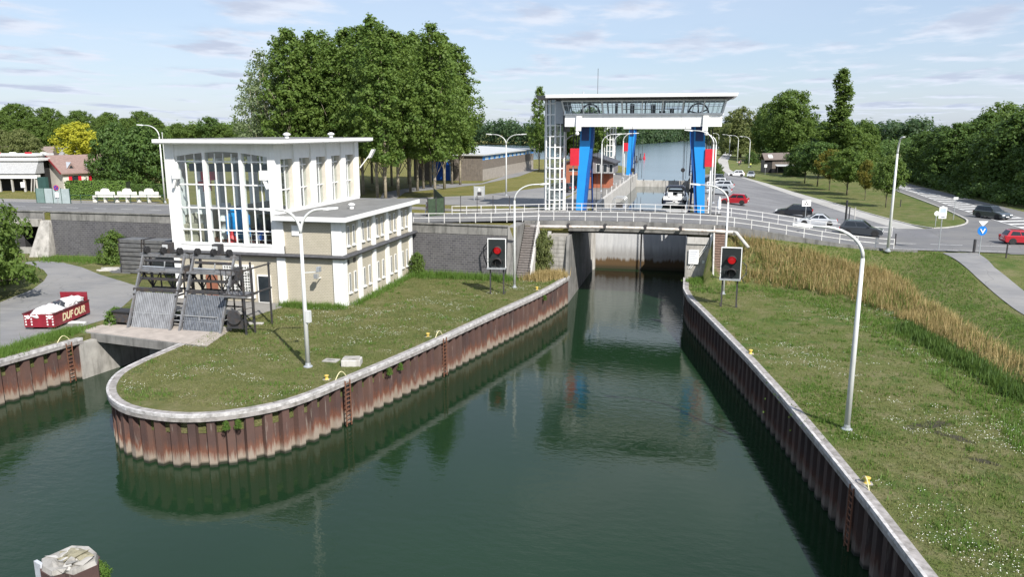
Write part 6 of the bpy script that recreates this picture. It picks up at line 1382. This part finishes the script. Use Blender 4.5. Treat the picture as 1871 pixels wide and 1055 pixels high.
# ------------------------------------------------------------------ vegetation
M_LPOP = leaf_mat('poplar leaves', (0.092,0.168,0.035), (0.194,0.274,0.063), (0.139,0.213,0.045))
M_LPAL = leaf_mat('silvery leaves', (0.176,0.239,0.116), (0.296,0.345,0.186), (0.222,0.283,0.142))
M_LDRK = leaf_mat('dark leaves', (0.047,0.098,0.023), (0.114,0.186,0.043), (0.084,0.141,0.032), .350)
M_LMID = leaf_mat('mid green leaves', (0.084,0.150,0.032), (0.176,0.257,0.057), (0.130,0.194,0.045))
M_LOLI = leaf_mat('olive leaves', (0.139,0.168,0.057), (0.231,0.257,0.098), (0.176,0.203,0.070))
M_LYEL = leaf_mat('yellow green leaves', (0.407,0.424,0.035), (0.628,0.584,0.062), (0.481,0.477,0.053))
M_LAUT = leaf_mat('turning leaves', (0.157,0.150,0.028), (0.296,0.239,0.040), (0.130,0.168,0.035))
M_LHED = leaf_mat('hedge leaves', (0.078,0.150,0.028), (0.157,0.247,0.053), (0.111,0.177,0.035), .280)
M_BLADE = leaf_mat('grass blades', (.105,.16,.038), (.27,.245,.12), (.165,.18,.06), .35)
M_RANK = leaf_mat('rank green grass', (.085,.185,.028), (.165,.26,.055), (.12,.2,.04), .42)
M_DRY = leaf_mat('dry tall grass', (.32,.235,.10), (.52,.41,.20), (.38,.285,.125), .3)
M_FLOW = mat('white flowers', (.75,.75,.68), .8, var=.1)
M_FARW = leaf_mat('far wood leaves', (.031,.065,.028), (.070,.116,.046), (.046,.085,.034), .310)

def leaf_quads(cent, nrm, size, r):
    n = len(cent); nrm = nrm/np.linalg.norm(nrm, axis=1, keepdims=True)
    a = np.cross(nrm, r.normal(size=(n, 3))); a /= np.linalg.norm(a, axis=1, keepdims=True); b = np.cross(nrm, a)
    s = size[:, None]; L1, W1 = s*1.0, s*.62
    v = np.stack([cent - a*L1, cent + b*W1, cent + a*L1, cent - b*W1], 1).reshape(-1, 3)
    return v, np.arange(4*n).reshape(-1, 4)
PROF = {
 'poplar': lambda t: np.clip(np.sin(np.pi*np.clip(t*.80+.17, 0, 1)), 0, 1)**.8*(1-.30*t),
 'round': lambda t: np.sqrt(np.clip(1-(2*t-1)**2, 0, 1))**.9,
 'dome': lambda t: np.sqrt(np.clip(1-(np.clip(t, 0, 1)*1.25-.25)**2, 0, 1)),
 'column': lambda t: np.clip(np.minimum(t*6+.3, 1), 0, 1)*(1-t)**.4*np.where(t > .5, .55, 1),
 'bushy': lambda t: np.sqrt(np.clip(1-np.clip(t, 0, 1)**2.2, 0, 1)),
}
def crown_mesh(name, z0, z1, R, prof, ncl, per, leaf, cr, m, seed, shell=.42, lump=.28):
    r = np.random.default_rng(seed); t = r.random(ncl*4); keep = r.random(ncl*4) < PROF[prof](t)*.9+.12; t = t[keep][:ncl]; n = len(t)
    th = r.random(n)*2*np.pi; p1, p2, p3 = r.random(3)*6.3
    lum = 1 + lump*(.5*np.sin(3*th+p1+5*t)+.3*np.sin(5*th+p2-9*t)+.3*np.sin(2*th+p3+13*t))
    rad = R*PROF[prof](t)*lum*r.random(n)**shell
    cc = np.stack([rad*np.cos(th), rad*np.sin(th), z0+(z1-z0)*t], 1)
    crr = cr*(.65+.7*r.random(n)); k = np.repeat(np.arange(n), per)
    off = r.normal(size=(len(k), 3)); off /= np.linalg.norm(off, axis=1, keepdims=True); off *= (r.random(len(k))**.5)[:, None]*crr[k][:, None]*np.array([1,1,.8])
    pos = cc[k] + off
    out = pos.copy(); out[:, 2] -= (z0+z1)/2; out /= np.linalg.norm(out, axis=1, keepdims=True)+1e-6
    nrm = off/crr[k][:, None]*.8 + out*.35 + np.array([0,0,.35]) + r.normal(size=off.shape)*.45
    v, q = leaf_quads(pos, nrm, leaf*(.6+.8*r.random(len(k))), r)
    cv = np.clip(r.random(n)*.7+.1, 0, 1)[k]; var = np.clip(cv + r.normal(size=len(k))*.18, 0, 1)
    me = np_mesh(name, v, q, np.repeat(var, 4)); me.materials.append(m); return me, cc
def trunk_mesh(name, h, r0, cc, m, seed, limbs=9, lean=.3, split=.35):
    rr = random.Random(seed); mb = MB(); lx, ly = rr.uniform(-lean, lean), rr.uniform(-lean, lean)
    pts = [(lx*math.sin(f*3)*f, ly*math.sin(f*2.4)*f, h*f - .15) for f in np.linspace(0, 1, 7)]
    mb.tube(pts, r0, 8, r0*.25)
    idx = list(range(len(cc))); rr.shuffle(idx)
    for i in idx[:limbs]:
        e = cc[i]; f = max(.15, min(.85, (e[2]-h*.18)/h*rr.uniform(.55, .8))); a = Vector(pts[0]).lerp(Vector(pts[-1]), f)
        mid = a.lerp(Vector(e), .55) + Vector((0, 0, rr.uniform(.1, .6))); mb.tube([a, mid, tuple(e)], r0*.34*(1-f*.5), 5, r0*.05)
    me = bpy.data.meshes.new(name); me.from_pydata(mb.v, [], mb.f); me.materials.append(m); me.polygons.foreach_set('use_smooth', [True]*len(me.polygons)); return me
VAR = {}
def variant(key, h, z0, R, prof, ncl, per, leaf, cr, ml, mb_, seed, r0=.25, shell=.42, lump=.28, limbs=9):
    c, cc = crown_mesh(key+'_crown', z0, h, R, prof, ncl, per, leaf, cr, ml, seed, shell, lump)
    VAR[key] = (c, trunk_mesh(key+'_trunk', h*.86, r0, cc, mb_, seed, limbs), h)
def tree(key, loc, label, h, rz=None, name='tree', group=None, wide=1.0, ml=None):
    c, tm, h0 = VAR[key]; t = thing(name, label, 'tree', loc, random.uniform(0, 6.28) if rz is None else rz, group)
    s = h/h0; t.scale = (s*wide, s*wide, s)
    link('trunk', tm, None, t); o = link('crown', c, None, t)
    if ml: o.material_slots[0].link = 'OBJECT'; o.material_slots[0].material = ml
    return t
for i in range(5): variant('grove%d' % i, 26, 6.2, 4.5, 'poplar', 400, 34, .23, (.95,.75,.85,.8,.9)[i], M_LPOP, M_BARK, 11+i, .26, .5, .5, 16)
variant('airy', 22, 4.5, 4.6, 'poplar', 230, 22, .2, .95, M_LPAL, M_BARK, 31, .24, .5, .4, 22)
for i in range(3): variant('wood%d' % i, 15, .8, 5.6, 'bushy', 420, 34, .25, .95, M_LDRK, M_BARKD, 41+i, .3, .4, .3)
for i in range(2): variant('round%d' % i, 24, 2.5, 9.0, 'round', 620, 36, .36, 1.4, M_LMID, M_BARKD, 51+i, .5, .42, .32)
variant('willow', 16, 1.5, 7.5, 'dome', 480, 30, .3, 1.1, M_LOLI, M_BARKD, 55, .5, .45, .3)
variant('column', 28, 1.2, 4.4, 'column', 620, 32, .26, .8, M_LMID, M_BARKD, 57, .4, .5, .75)
for i in range(3): variant('young%d' % i, 8, 2.5, 3.1, 'round', 240, 30, .17, .6, (M_LMID, M_LDRK, M_LAUT)[i], M_BARKD, 61+i, .11, .5, .3)
variant('garden', 10, 1.2, 6.0, 'dome', 420, 34, .22, .9, M_LDRK, M_BARKD, 71, .3, .42, .3)
variant('shrub', 3.6, .1, 1.9, 'bushy', 170, 30, .11, .42, M_LMID, M_BARKD, 75, .06, .5, .35)

grove = [(795,366,25.5),(826,337,28),(787,341,26),(774,345,26.5),(763,349,26),(750,353,27),(728,359,25.5),(703,351,27),(716,340,27),(690,364,26),(664,356,27),(640,346,27.5),(618,354,26.5),(600,342,27.5),(578,352,26),(560,346,27),(540,354,26),(520,347,26.5),(747,336,27),(680,336,28),(650,333,28),(610,332,28),(570,334,28),(705,372,24),(812,346,27),(841,338,25.5)]
where = {0:'with a crooked pale trunk nearest the railing',1:'in front of the blue shed doors'}
nm = ['fifth from the shed end of the front row','fourth in the front row of trunks','third in the front row of trunks','second in the front row of trunks']
for i, (px, py, h) in enumerate(grove):
    if i in where: lb = 'tall poplar %s' % where[i]
    elif i in (2,3,4,5): lb = 'tall poplar ' + ('nearest the crooked trunk in the front row of the grove','second of the straight pale trunks in the front row','third of the straight pale trunks in the front row','nearest the pump house in the straight front row')[i-2]
    else: lb = 'tall poplar standing inside the dense grove behind the pump house'
    tree('grove%d' % (i % 5), P(px, py, 8.2), lb, h*(.96, .91, .98, .94, .97, .9, .96)[i % 7], None, 'poplar_tree', 'poplar grove')
tree('airy', P(492, 352, 8.2), 'loose silvery poplar at the left edge of the grove', 22, None, 'poplar_tree', 'poplar grove')
tree('airy', P(470, 341, 8.2), 'wispy pale tree leaning out at the far left of the grove', 20, None, 'poplar_tree', 'poplar grove')
tree('grove1', P(985, 313, 8.2), 'slender tree behind the top of the near stair tower', 20.5, None, 'tree', None, .8)
tree('young1', P(1042, 316, 8.2), 'dark tree rising behind the orange house roof', 14, None, 'tree', None, 1.0)
tree('young0', P(1077, 318, 8.2), 'tree standing behind the left gantry leg by the lake', 14.5, None, 'tree', None, .9)
# right-hand trees
tree('column', G(1525, 326), 'tall columnar poplar rising above the young trees', 26, .4, 'poplar_tree', None, 1.5)
tree('wood0', G(1573, 322), 'bushy tree at the foot of the columnar poplar', 14, None, 'tree', None, .8, M_LMID)
tree('round0', G(1438, 297), 'large round tree behind the timber hut', 25.5, .6, 'tree')
tree('round1', G(1402, 293), 'round tree left of the big round one behind the hut', 22, 1.6, 'tree', None, .8)
tree('willow', G(1352, 288), 'olive green willow by the lake path', 21, .2, 'willow_tree')
tree('willow', G(1312, 272), 'far willow at the lake shore behind the path lamps', 16, 2.0, 'willow_tree')
ylab = ('young tree nearest the timber hut','second young tree from the hut','bronze young tree in the middle of the row','large young tree with bronze edges','thin young tree by the hatched road','young tree nearest the junction lamp')
for i, (px, py, h, k, w) in enumerate(((1470,335,8.6,1,1.25),(1493,341,9.2,1,1.2),(1515,348,7.8,2,.9),(1547,357,8.2,0,1.25),(1580,366,6.6,2,.55),(1618,379,7.6,0,.85))):
    tree('young%d' % k, G(px, py), ylab[i] + ' on the grass island', h, None, 'young_tree', 'young trees on the island', w)
rnd = random.Random(5); n = 0
for row, (u0, hh) in enumerate(((60.5, 12.5), (67, 14.5), (76, 16.5))):
    v = 36 + row*3
    while v < 112:
        h = hh*rnd.uniform(.86, 1.12)*float(np.interp(v, [40, 75, 110], [1.1, .98, .98])); q = (u0 + rnd.uniform(-1.5, 1.5) + (v-60)*-.02, v, 6.4)
        px = None
        tree('wood%d' % (n % 3), q, ('tree at the front edge of the dark wood, number %s from the junction' % ('one','two','three','four','five','six','seven','eight','nine','ten','eleven','twelve')[min(n, 11)] if row == 0 else 'tree inside the dark wood right of the road'), h, None, 'woodland_tree', 'front trees of the wood' if row == 0 else 'inner trees of the wood', rnd.uniform(.95, 1.2), (None, M_LMID, None)[n % 3] if row > 0 else None)
        v += rnd.uniform(7.5, 10.5); n += 1
# left-hand trees
tree('garden', P(222, 346, 8.2), 'broad dark garden tree beside the inn', 11.0, None, 'garden_tree', None, .72)
tree('garden', P(272, 351, 8.2), 'broad dark garden tree next to the pump house', 10.6, 2, 'garden_tree', None, .85)
tree('young0', P(148, 316, 8.2), 'bright yellow green tree behind the inn roof', 11.5, None, 'garden_tree', None, 1.1, M_LYEL)
tree('garden', P(45, 305, 8.2), 'brownish green tree behind the terrace building', 10, 1, 'garden_tree', None, .9, M_LOLI)
tree('garden', P(5, 300, 8.2), 'green tree at the left edge behind the terrace building', 10, 3, 'garden_tree', None, .9, M_LOLI)
fl_ = ((38,272,24),(95,272,22),(150,270,21),(205,270,20),(262,269,21),(8,280,17),(70,282,15),(130,280,15),(190,279,15.5),(240,280,15),(285,276,16))
for i, (px, py, h) in enumerate(fl_):
    tree('round%d' % (i % 2), P(px, py, 8.2), ('far round tree of the wood behind the inn' if i < 5 else 'rounded tree in the nearer row behind the inn'), h, None, 'woodland_tree', 'far wood behind the inn' if i < 5 else 'nearer row behind the inn', 1.1 if i < 5 else .95, M_LMID if i < 5 else None)
for i, (px, py, h, w) in enumerate(((432,266,20,.5),(440,267,16,.45),(385,272,17,.9),(355,272,13,1.0),(410,272,13,1.1),(330,270,14,1.0))):
    tree('column' if i < 2 else 'young1', P(px, py, 8.2), ('thin dark poplar on the skyline above the hall roof','shorter thin poplar on the skyline above the hall roof','dark bushy tree above the hall roof','low tree above the left part of the hall roof','pale low tree above the hall roof','small tree at the left end of the hall roof')[i], h, None, 'far_tree', None, w, M_LDRK if i < 3 else M_LMID)
q = P(-52, 548, L); tree('garden', (q[0], q[1], L), 'leafy tree at the left edge of the forecourt', 10.5, .5, 'garden_tree', None, .75, M_LMID)
tree('shrub', P(212, 480, L), 'round green shrub by the retaining wall next to the stop logs', 3.6, None, 'shrub', None, 1.0)
tree('shrub', P(-5, 520, L), 'low bush under the tree at the left edge', 3.0, None, 'shrub', None, 1.2)
tree('shrub', (-23.1+1.2, -19.6, L), 'small shrub growing at the foot of the retaining wall by the annex', 2.3, None, 'shrub', None, .8)
tree('shrub', (-8.85, -16.6, L), 'narrow shrub between the stair and the bridge abutment', 4.6, None, 'shrub', None, .45, M_LOLI)
tree('shrub', (*P(212, 592, L)[:2], L), 'weedy bush beside the rack deck', 1.3, None, 'shrub', None, 1.3, M_RANK)
dq = P(128, 1005, 2.9); tree('shrub', (dq[0]+1.1, dq[1]+.15, 1.1), 'green plant sprouting from the foreground dolphin', 1.35, None, 'shrub', None, .55, M_RANK)
for i, (px, py) in enumerate(((1310,318),(1372,300),(1460,322),(1442,322))):
    tree('shrub', G(px, py), ('small bush on the lake side grass','bush beside the path lamp','low bush by the hut','low bush right of the hut')[i], (2.6,4.2,3.0,3.0)[i], None, 'shrub', None, 1.1, M_LDRK)

def band(name, label, pts, depth, hmin, hmax, ncl, per, leaf, cr, m, seed, cat='wood', zb=7.0):
    """a far wood that reads as one mass"""
    r = np.random.default_rng(seed); pts = np.array(pts); seg = np.linalg.norm(np.diff(pts, axis=0), axis=1); cum = np.concatenate([[0], np.cumsum(seg)])
    s = r.random(ncl)*cum[-1]; x = np.interp(s, cum, pts[:, 0]); y = np.interp(s, cum, pts[:, 1])
    ph_ = r.random(6)*6.3; hm = hmin + (hmax-hmin)*(.5+.25*np.sin(s*.06+ph_[0])+.15*np.sin(s*.17+ph_[1])+.12*np.sin(s*.41+ph_[2]))
    dep = r.random(ncl)*depth; z = zb + hm*r.random(ncl)**.7
    x = x + r.normal(size=ncl)*1.5; y = y + dep
    cc = np.stack([x, y, z], 1); k = np.repeat(np.arange(ncl), per); off = r.normal(size=(len(k), 3))*cr*.6
    nrm = off + np.array([0, -.4, .5])*cr + r.normal(size=off.shape)*.3
    v, q = leaf_quads(cc[k]+off, nrm, leaf*(.6+.8*r.random(len(k))), r); var = np.clip(r.random(ncl)[k]*.8+r.normal(size=len(k))*.15, 0, 1)
    me = np_mesh(name, v, q, np.repeat(var, 4)); o = link(name, me, m); return tag(o, label, cat, None, 'stuff')
fbp = [P(x, y, 6.9)[:2] for x, y in [(380,260.5),(850,262.8),(985,265.2),(1085,266.5),(1150,263.3),(1225,258.6),(1262,257.2)]]
band('far_wood', 'dark wood along the far shore of the lake', fbp, 60, 13, 19, 2600, 22, 1.1, 3.2, M_FARW, 81)
band('far_wood_right', 'far wood on the skyline right of the lake', [P(x, y, 6.9)[:2] for x, y in [(1275,262),(1400,262),(1560,268),(1720,270)]], 50, 12, 18, 1300, 22, 1.1, 3.2, M_FARW, 82)
band('far_wood_left', 'far wood on the skyline behind the pump house', [P(x, y, 7.5)[:2] for x, y in [(-80,262),(300,263),(480,263),(560,263)]], 60, 11, 17, 1700, 22, 1.1, 3.2, M_LMID, 83)
band('park_thicket', 'thicket behind the poplar grove by the lake', [P(x, y, 8.2)[:2] for x, y in [(520,290),(640,286),(760,284)]], 10, 3, 8, 500, 30, .4, 1.3, M_LMID, 84, zb=8.2)
band('wood_undergrowth', 'dark undergrowth along the foot of the roadside wood', [(56.5,36),(55.8,60),(55.6,100),(55.2,150),(53,200)], 0.5, 1.2, 4.2, 900, 30, .22, .7, M_LDRK, 85, zb=6.4)
band('path_thicket', 'thicket along the far lake path', [(34,200),(60,215),(90,230),(110,215)], 30, 3, 9, 700, 28, .45, 1.4, M_LDRK, 86, zb=6.4)
# hedge by the inn: clipped box of leaves
def hedge(label, a, b, h, w, seed, m):
    r = np.random.default_rng(seed); a, b = np.array(a[:2]), np.array(b[:2]); d = b-a; ln = np.linalg.norm(d); d /= ln; nn = np.array([-d[1], d[0]])
    n = int(ln*h*150); face = r.random(n); s = r.random(n)*ln; z = np.where(face < .6, r.random(n)*h, h*(.97+.05*r.random(n))); off = np.where(face < .6, r.normal(size=n)*.06, r.random(n)*w)
    t = thing('hedge', label, 'hedge', (a[0], a[1], 8.2)); loc = d[None]*s[:, None] + nn[None]*off[:, None]
    pos = np.stack([loc[:, 0], loc[:, 1], z], 1); nrm = np.where((face < .6)[:, None], np.array([-nn[0], -nn[1], .3])[None], np.array([0,0,1.0])[None]) + r.normal(size=(n, 3))*.4
    v, q = leaf_quads(pos, nrm, .13*(.6+.8*r.random(n)), r); me = np_mesh('foliage', v, q, np.repeat(np.clip(r.random(n), 0, 1), 4)); link('foliage', me, m, t)
    core = [(d*0+nn*.12), (d*ln+nn*.12), (d*ln+nn*(w-.1)), (nn*(w-.1))]
    MB().prism([tuple(c) for c in core], 0, h-.1).build('branches', mat('hedge core', (.02,.03,.012), .9), t)
hedge('clipped green hedge in front of the inn', P(121, 364, 8.2), P(232, 364, 8.2), 2.6, 1.5, 91, M_LHED)
hedge('darker hedge under the garden trees', P(233, 362, 8.2), P(318, 362, 8.2), 2.0, 1.5, 92, M_LDRK)

# ------------------------------------------------------------------ grass, flowers, dry reeds (nobody could count them)
def pip(x, y, poly):
    px_, py_ = np.array([p[0] for p in poly]), np.array([p[1] for p in poly]); c = np.zeros(len(x), bool); j = len(poly)-1
    for i in range(len(poly)):
        c ^= ((py_[i] > y) != (py_[j] > y)) & (x < (px_[j]-px_[i])*(y-py_[i])/(py_[j]-py_[i]+1e-12)+px_[i]); j = i
    return c
def vnoise(x, y, s, seed):
    r = np.random.default_rng(seed); a = r.random(6)*6.3; k = r.normal(size=(6, 2))*s; return sum(np.sin(k[i, 0]*x+k[i, 1]*y+a[i]) for i in range(6))/6
def blades(name, label, x, y, z, h, w, m, seed, per=3, lean=.45, vbase=None):
    r = np.random.default_rng(seed); n = len(x); k = np.repeat(np.arange(n), per); N_ = len(k); th = r.random(N_)*6.283; hh = h[k]*(.6+.7*r.random(N_)); sp = hh*.25
    bx_ = x[k]+r.normal(size=N_)*sp; by_ = y[k]+r.normal(size=N_)*sp; ww = w*(.6+.8*r.random(N_)); ln = hh*lean*r.normal(size=N_)
    p0 = np.stack([bx_-np.cos(th)*ww, by_-np.sin(th)*ww, z[k]-.02], 1); p1 = np.stack([bx_+np.cos(th)*ww, by_+np.sin(th)*ww, z[k]-.02], 1)
    p2 = np.stack([bx_+np.cos(th+1.2)*ln, by_+np.sin(th+1.2)*ln, z[k]+hh], 1)
    v = np.stack([p0, p1, p2], 1).reshape(-1, 3); vb = r.random(N_) if vbase is None else np.clip(vbase[k]+r.normal(size=N_)*.2, 0, 1)
    me = np_mesh(name, v, np.arange(3*N_).reshape(-1, 3), np.repeat(vb, 3), 3); return tag(link(name, me, m), label, 'grass', None, 'stuff')
r = np.random.default_rng(99)
isl_poly = inset(ISL, .62) + [(-6.8,-17.5),(-11.3,-19.6),(-22.3,-19.3),(-22.3,-36.1),(-28.0,-36.3),(-29.0,-43.6),(-28.8,-47.4)]
n = 60000; x = r.uniform(-31, -5, n); y = r.uniform(-60, -17, n); k = pip(x, y, isl_poly); x, y = x[k], y[k]
blades('lawn_grass', 'short dry grass of the island lawn', x, y, np.full(len(x), L), .07+.05*np.clip(vnoise(x, y, .5, 1)+.5, 0, 1.2), .018, M_BLADE, 5, 3, .7, np.clip(.5+.6*vnoise(x, y, .35, 2), 0, 1))
n = 110000; x = r.uniform(5, 34, n); y = r.uniform(-88, -15, n); d2 = np.hypot(x-CU, y-CV); k = r.random(n) < np.clip((62-d2)/38, .25, 1); x, y = x[k], y[k]
sh_ = np.array([shore(v) for v in y]); k = x > sh_+.15; x, y = x[k], y[k]
zz_ = np.array([zright(a, b) for a, b in zip(x, y)])
tx = np.interp(y, [p[1] for p in TOE[::-1]], [p[0] for p in TOE[::-1]])                  # toe of the bank at this v
sl = np.array([dist_line((a, b), TOE)[0]*(1 if b_ > L+.02 else -1) for a, b, b_ in zip(x, y, zz_)])
onpath = (x > 29.9) & (x < 33.1)
k = (sl < .3) & ~onpath; gv = np.clip(.55+.7*vnoise(x, y, .25, 4) - .55*np.exp(-np.clip(-sl, 0, 9)**2/10), 0, 1)
blades('bank_grass', 'short grass of the right bank lawn', x[k], y[k], zz_[k], .08+.06*np.clip(vnoise(x[k], y[k], .5, 3)+.5, 0, 1.2), .02, M_BLADE, 6, 3, .7, gv[k])
k = (np.abs(sl+.9) < 2.2+.7*vnoise(x, y, .3, 8)) & (y > -60) & ~onpath
blades('toe_grass', 'lush green grass along the foot of the dry bank', x[k], y[k], zz_[k], .2+.16*r.random(k.sum()), .026, M_RANK, 7, 3, .5)
n = 34000; x = r.uniform(8, 31, n); y = r.uniform(-60, -14.2, n); zz_ = np.array([zright(a, b) for a, b in zip(x, y)])
frac = np.array([(lambda dt, dc: dt/(dt+dc+1e-6))(dist_line((a, b), TOE)[0], dist_line((a, b), CREST)[0]) if z > L+.02 else -1 for a, b, z in zip(x, y, zz_)])
top_ = np.interp(x, [8, 14, 20, 26, 30], [.92, .82, .66, .5, .42]) + .07*vnoise(x, y, .5, 12)
k = (frac > np.interp(x, [9, 16, 24, 30], [.02, .06, .16, .22])+.06*vnoise(x, y, .9, 9)) & (frac < top_) & (x > 9.9) & (r.random(n) < np.interp(y, [-46, -36, -14], [.25, 1, 1]))
blades('dry_grass', 'tall straw coloured grass on the embankment', x[k], y[k], zz_[k], .35+.5*r.random(k.sum())+.25*np.clip(vnoise(x[k], y[k], 1.1, 33), -.6, 1), .022, M_DRY, 8, 5, .55)
k &= r.random(n) < np.clip(.04+.4*vnoise(x, y, .7, 34), .02, .4); blades('bank_weeds', 'green weeds growing through the dry grass', x[k], y[k], zz_[k], .45+.5*r.random(k.sum()), .03, M_RANK, 81, 4, .5)
k = (frac >= top_) & (x < 29.8)
blades('slope_grass', 'green mown grass on the upper embankment', x[k], y[k], zz_[k], .1+.1*r.random(k.sum()), .022, M_RANK, 9, 3, .6)
def strip_grass(name, label, line, wd, n, h, m, seed, z=L, w=.022):
    rr = np.random.default_rng(seed); pts = np.array(line); seg = np.linalg.norm(np.diff(pts, axis=0), axis=1); cum = np.concatenate([[0], np.cumsum(seg)]); s = rr.random(n)*cum[-1]
    x = np.interp(s, cum, pts[:, 0])+rr.normal(size=n)*wd; y = np.interp(s, cum, pts[:, 1])+rr.normal(size=n)*wd; blades(name, label, x, y, np.full(n, z), h*(.5+rr.random(n)), w, m, seed, 4, .4)
strip_grass('wall_weeds', 'rank grass at the foot of the retaining wall', [(-22,-20.4),(-16,-20.4),(-11.5,-20.6)], .6, 1500, .5, M_RANK, 21)
strip_grass('lock_reeds', 'pale tall weeds at the lock end of the island', [(-9.5,-19.8),(-8.0,-18.6),(-7.2,-17.2)], .55, 1300, .6, M_DRY, 22)
strip_grass('annex_weeds', 'weeds along the annex foundation', [(-22.2,-35),(-22.1,-27),(-22.2,-20)], .25, 700, .35, M_RANK, 23)
strip_grass('annex_front_weeds', 'green weeds in front of the annex corner', [(-28.2,-36.4),(-25.8,-36.6),(-22.6,-36.4)], .3, 900, .4, M_RANK, 24)
strip_grass('verge_grass', 'flowering weeds on top of the short left quay', [P(0,650,L)[:2], P(80,622,L)[:2], P(140,604,L)[:2]], .45, 1600, .35, M_RANK, 25)
strip_grass('wall_foot_grass', 'grass below the left retaining wall', [(-68,-20.5),(-58,-20),(-50,-20.5)], .9, 1500, .45, M_RANK, 26)
strip_grass('abutment_grass', 'green grass by the notice on the right abutment', [(6.7,-17.5),(7.6,-16.3),(8.2,-15.6)], .5, 700, .3, M_RANK, 27)
strip_grass('quay_edge_grass', 'deep green grass along the right quay coping by the tall lamp', [(p[0]+1.3, p[1]) for p in resample([P(1440,700,L)[:2], P(1480,752,L)[:2], P(1530,800,L)[:2]], 1)], 1.0, 1500, .1, M_RANK, 28)
strip_grass('bramble_edge', 'dark low brambles under the dry grass', [(p[0]+.4, p[1]+.3) for p in [P(1640,600,L), P(1720,645,L), P(1800,692,L), P(1871,738,L)]], .5, 1500, .5, M_LDRK, 29, L, .05)
cx_, cy_ = [], []
for k in range(260):                                                        # taller clumps left by the mower
    a, b = r.uniform(-31, -6), r.uniform(-60, -20); m_ = int(r.integers(6, 22)); sd_ = r.uniform(.12, .5); cx_.append(a+r.normal(size=m_)*sd_*1.6); cy_.append(b+r.normal(size=m_)*sd_)
x, y = np.concatenate(cx_), np.concatenate(cy_); k = pip(x, y, isl_poly); x, y = x[k], y[k]
blades('lawn_clumps', 'darker grass clumps on the island lawn', x, y, np.full(len(x), L), .12+.12*r.random(len(x)), .022, M_RANK, 82, 4, .5)
cx_, cy_ = [], []
for k in range(420):
    a, b = r.uniform(8, 29), r.uniform(-85, -17); m_ = int(r.integers(6, 24)); sd_ = r.uniform(.12, .55); cx_.append(a+r.normal(size=m_)*sd_*1.6); cy_.append(b+r.normal(size=m_)*sd_)
x, y = np.concatenate(cx_), np.concatenate(cy_); z = np.array([zright(a, b) for a, b in zip(x, y)]); k = (x > np.array([shore(v) for v in y])+.3) & (z < L+.05); x, y, z = x[k], y[k], z[k]
blades('bank_clumps', 'darker grass clumps on the right bank lawn', x, y, z, .12+.14*r.random(len(x)), .022, M_RANK, 83, 4, .5)
# hanging weeds on the sheet piles
for i, (px, py) in enumerate(((410,772),(436,775),(703,672),(738,665),(1000,545))):
    a, d = near_on(resample(ISL, .3), P(px, py-12, L)); t = tree('shrub', (a[0]+d[1]*.1, a[1]-d[0]*.1, 2.2), ('small weed hanging from the coping at the island tip','second weed hanging from the coping at the island tip','green weed hanging on the quay near the chamber block','weed beside the ladder on the island quay','weed on the quay near the lock')[i], .5, None, 'wall_plant', None, .75, M_RANK)
def flowers(name, label, x, y, z, n, seed, h=.14, s=.021):
    rr = np.random.default_rng(seed); pos = np.stack([x, y, z+h*(.6+.7*rr.random(len(x)))], 1); v, q = leaf_quads(pos, np.array([[0,-.5,1.0]])+rr.normal(size=pos.shape)*.3, s*(.6+.8*rr.random(len(x))), rr)
    return tag(link(name, np_mesh(name, v, q), M_FLOW), label, 'flowers', None, 'stuff')
n = 26000; x = r.uniform(-31, -6, n); y = r.uniform(-60, -19, n); k = pip(x, y, isl_poly) & (vnoise(x, y, .5, 14)+.9*vnoise(x, y, 2.1, 15)+.45*(r.random(n)-.5) > .50); flowers('lawn_flowers', 'white clover and daisies on the island lawn', x[k], y[k], np.full(k.sum(), L), 0, 31)
n = 30000; x = r.uniform(8, 30, n); y = r.uniform(-86, -22, n); k = (x > np.array([shore(v) for v in y])+.3) & (vnoise(x, y, .5, 16)+.9*vnoise(x, y, 1.9, 17)+.45*(r.random(n)-.5) > .52); x, y = x[k], y[k]; z = np.array([zright(a, b) for a, b in zip(x, y)]); k = z < L+.3
flowers('bank_flowers', 'white flowers on the right bank lawn', x[k], y[k], z[k], 0, 32)
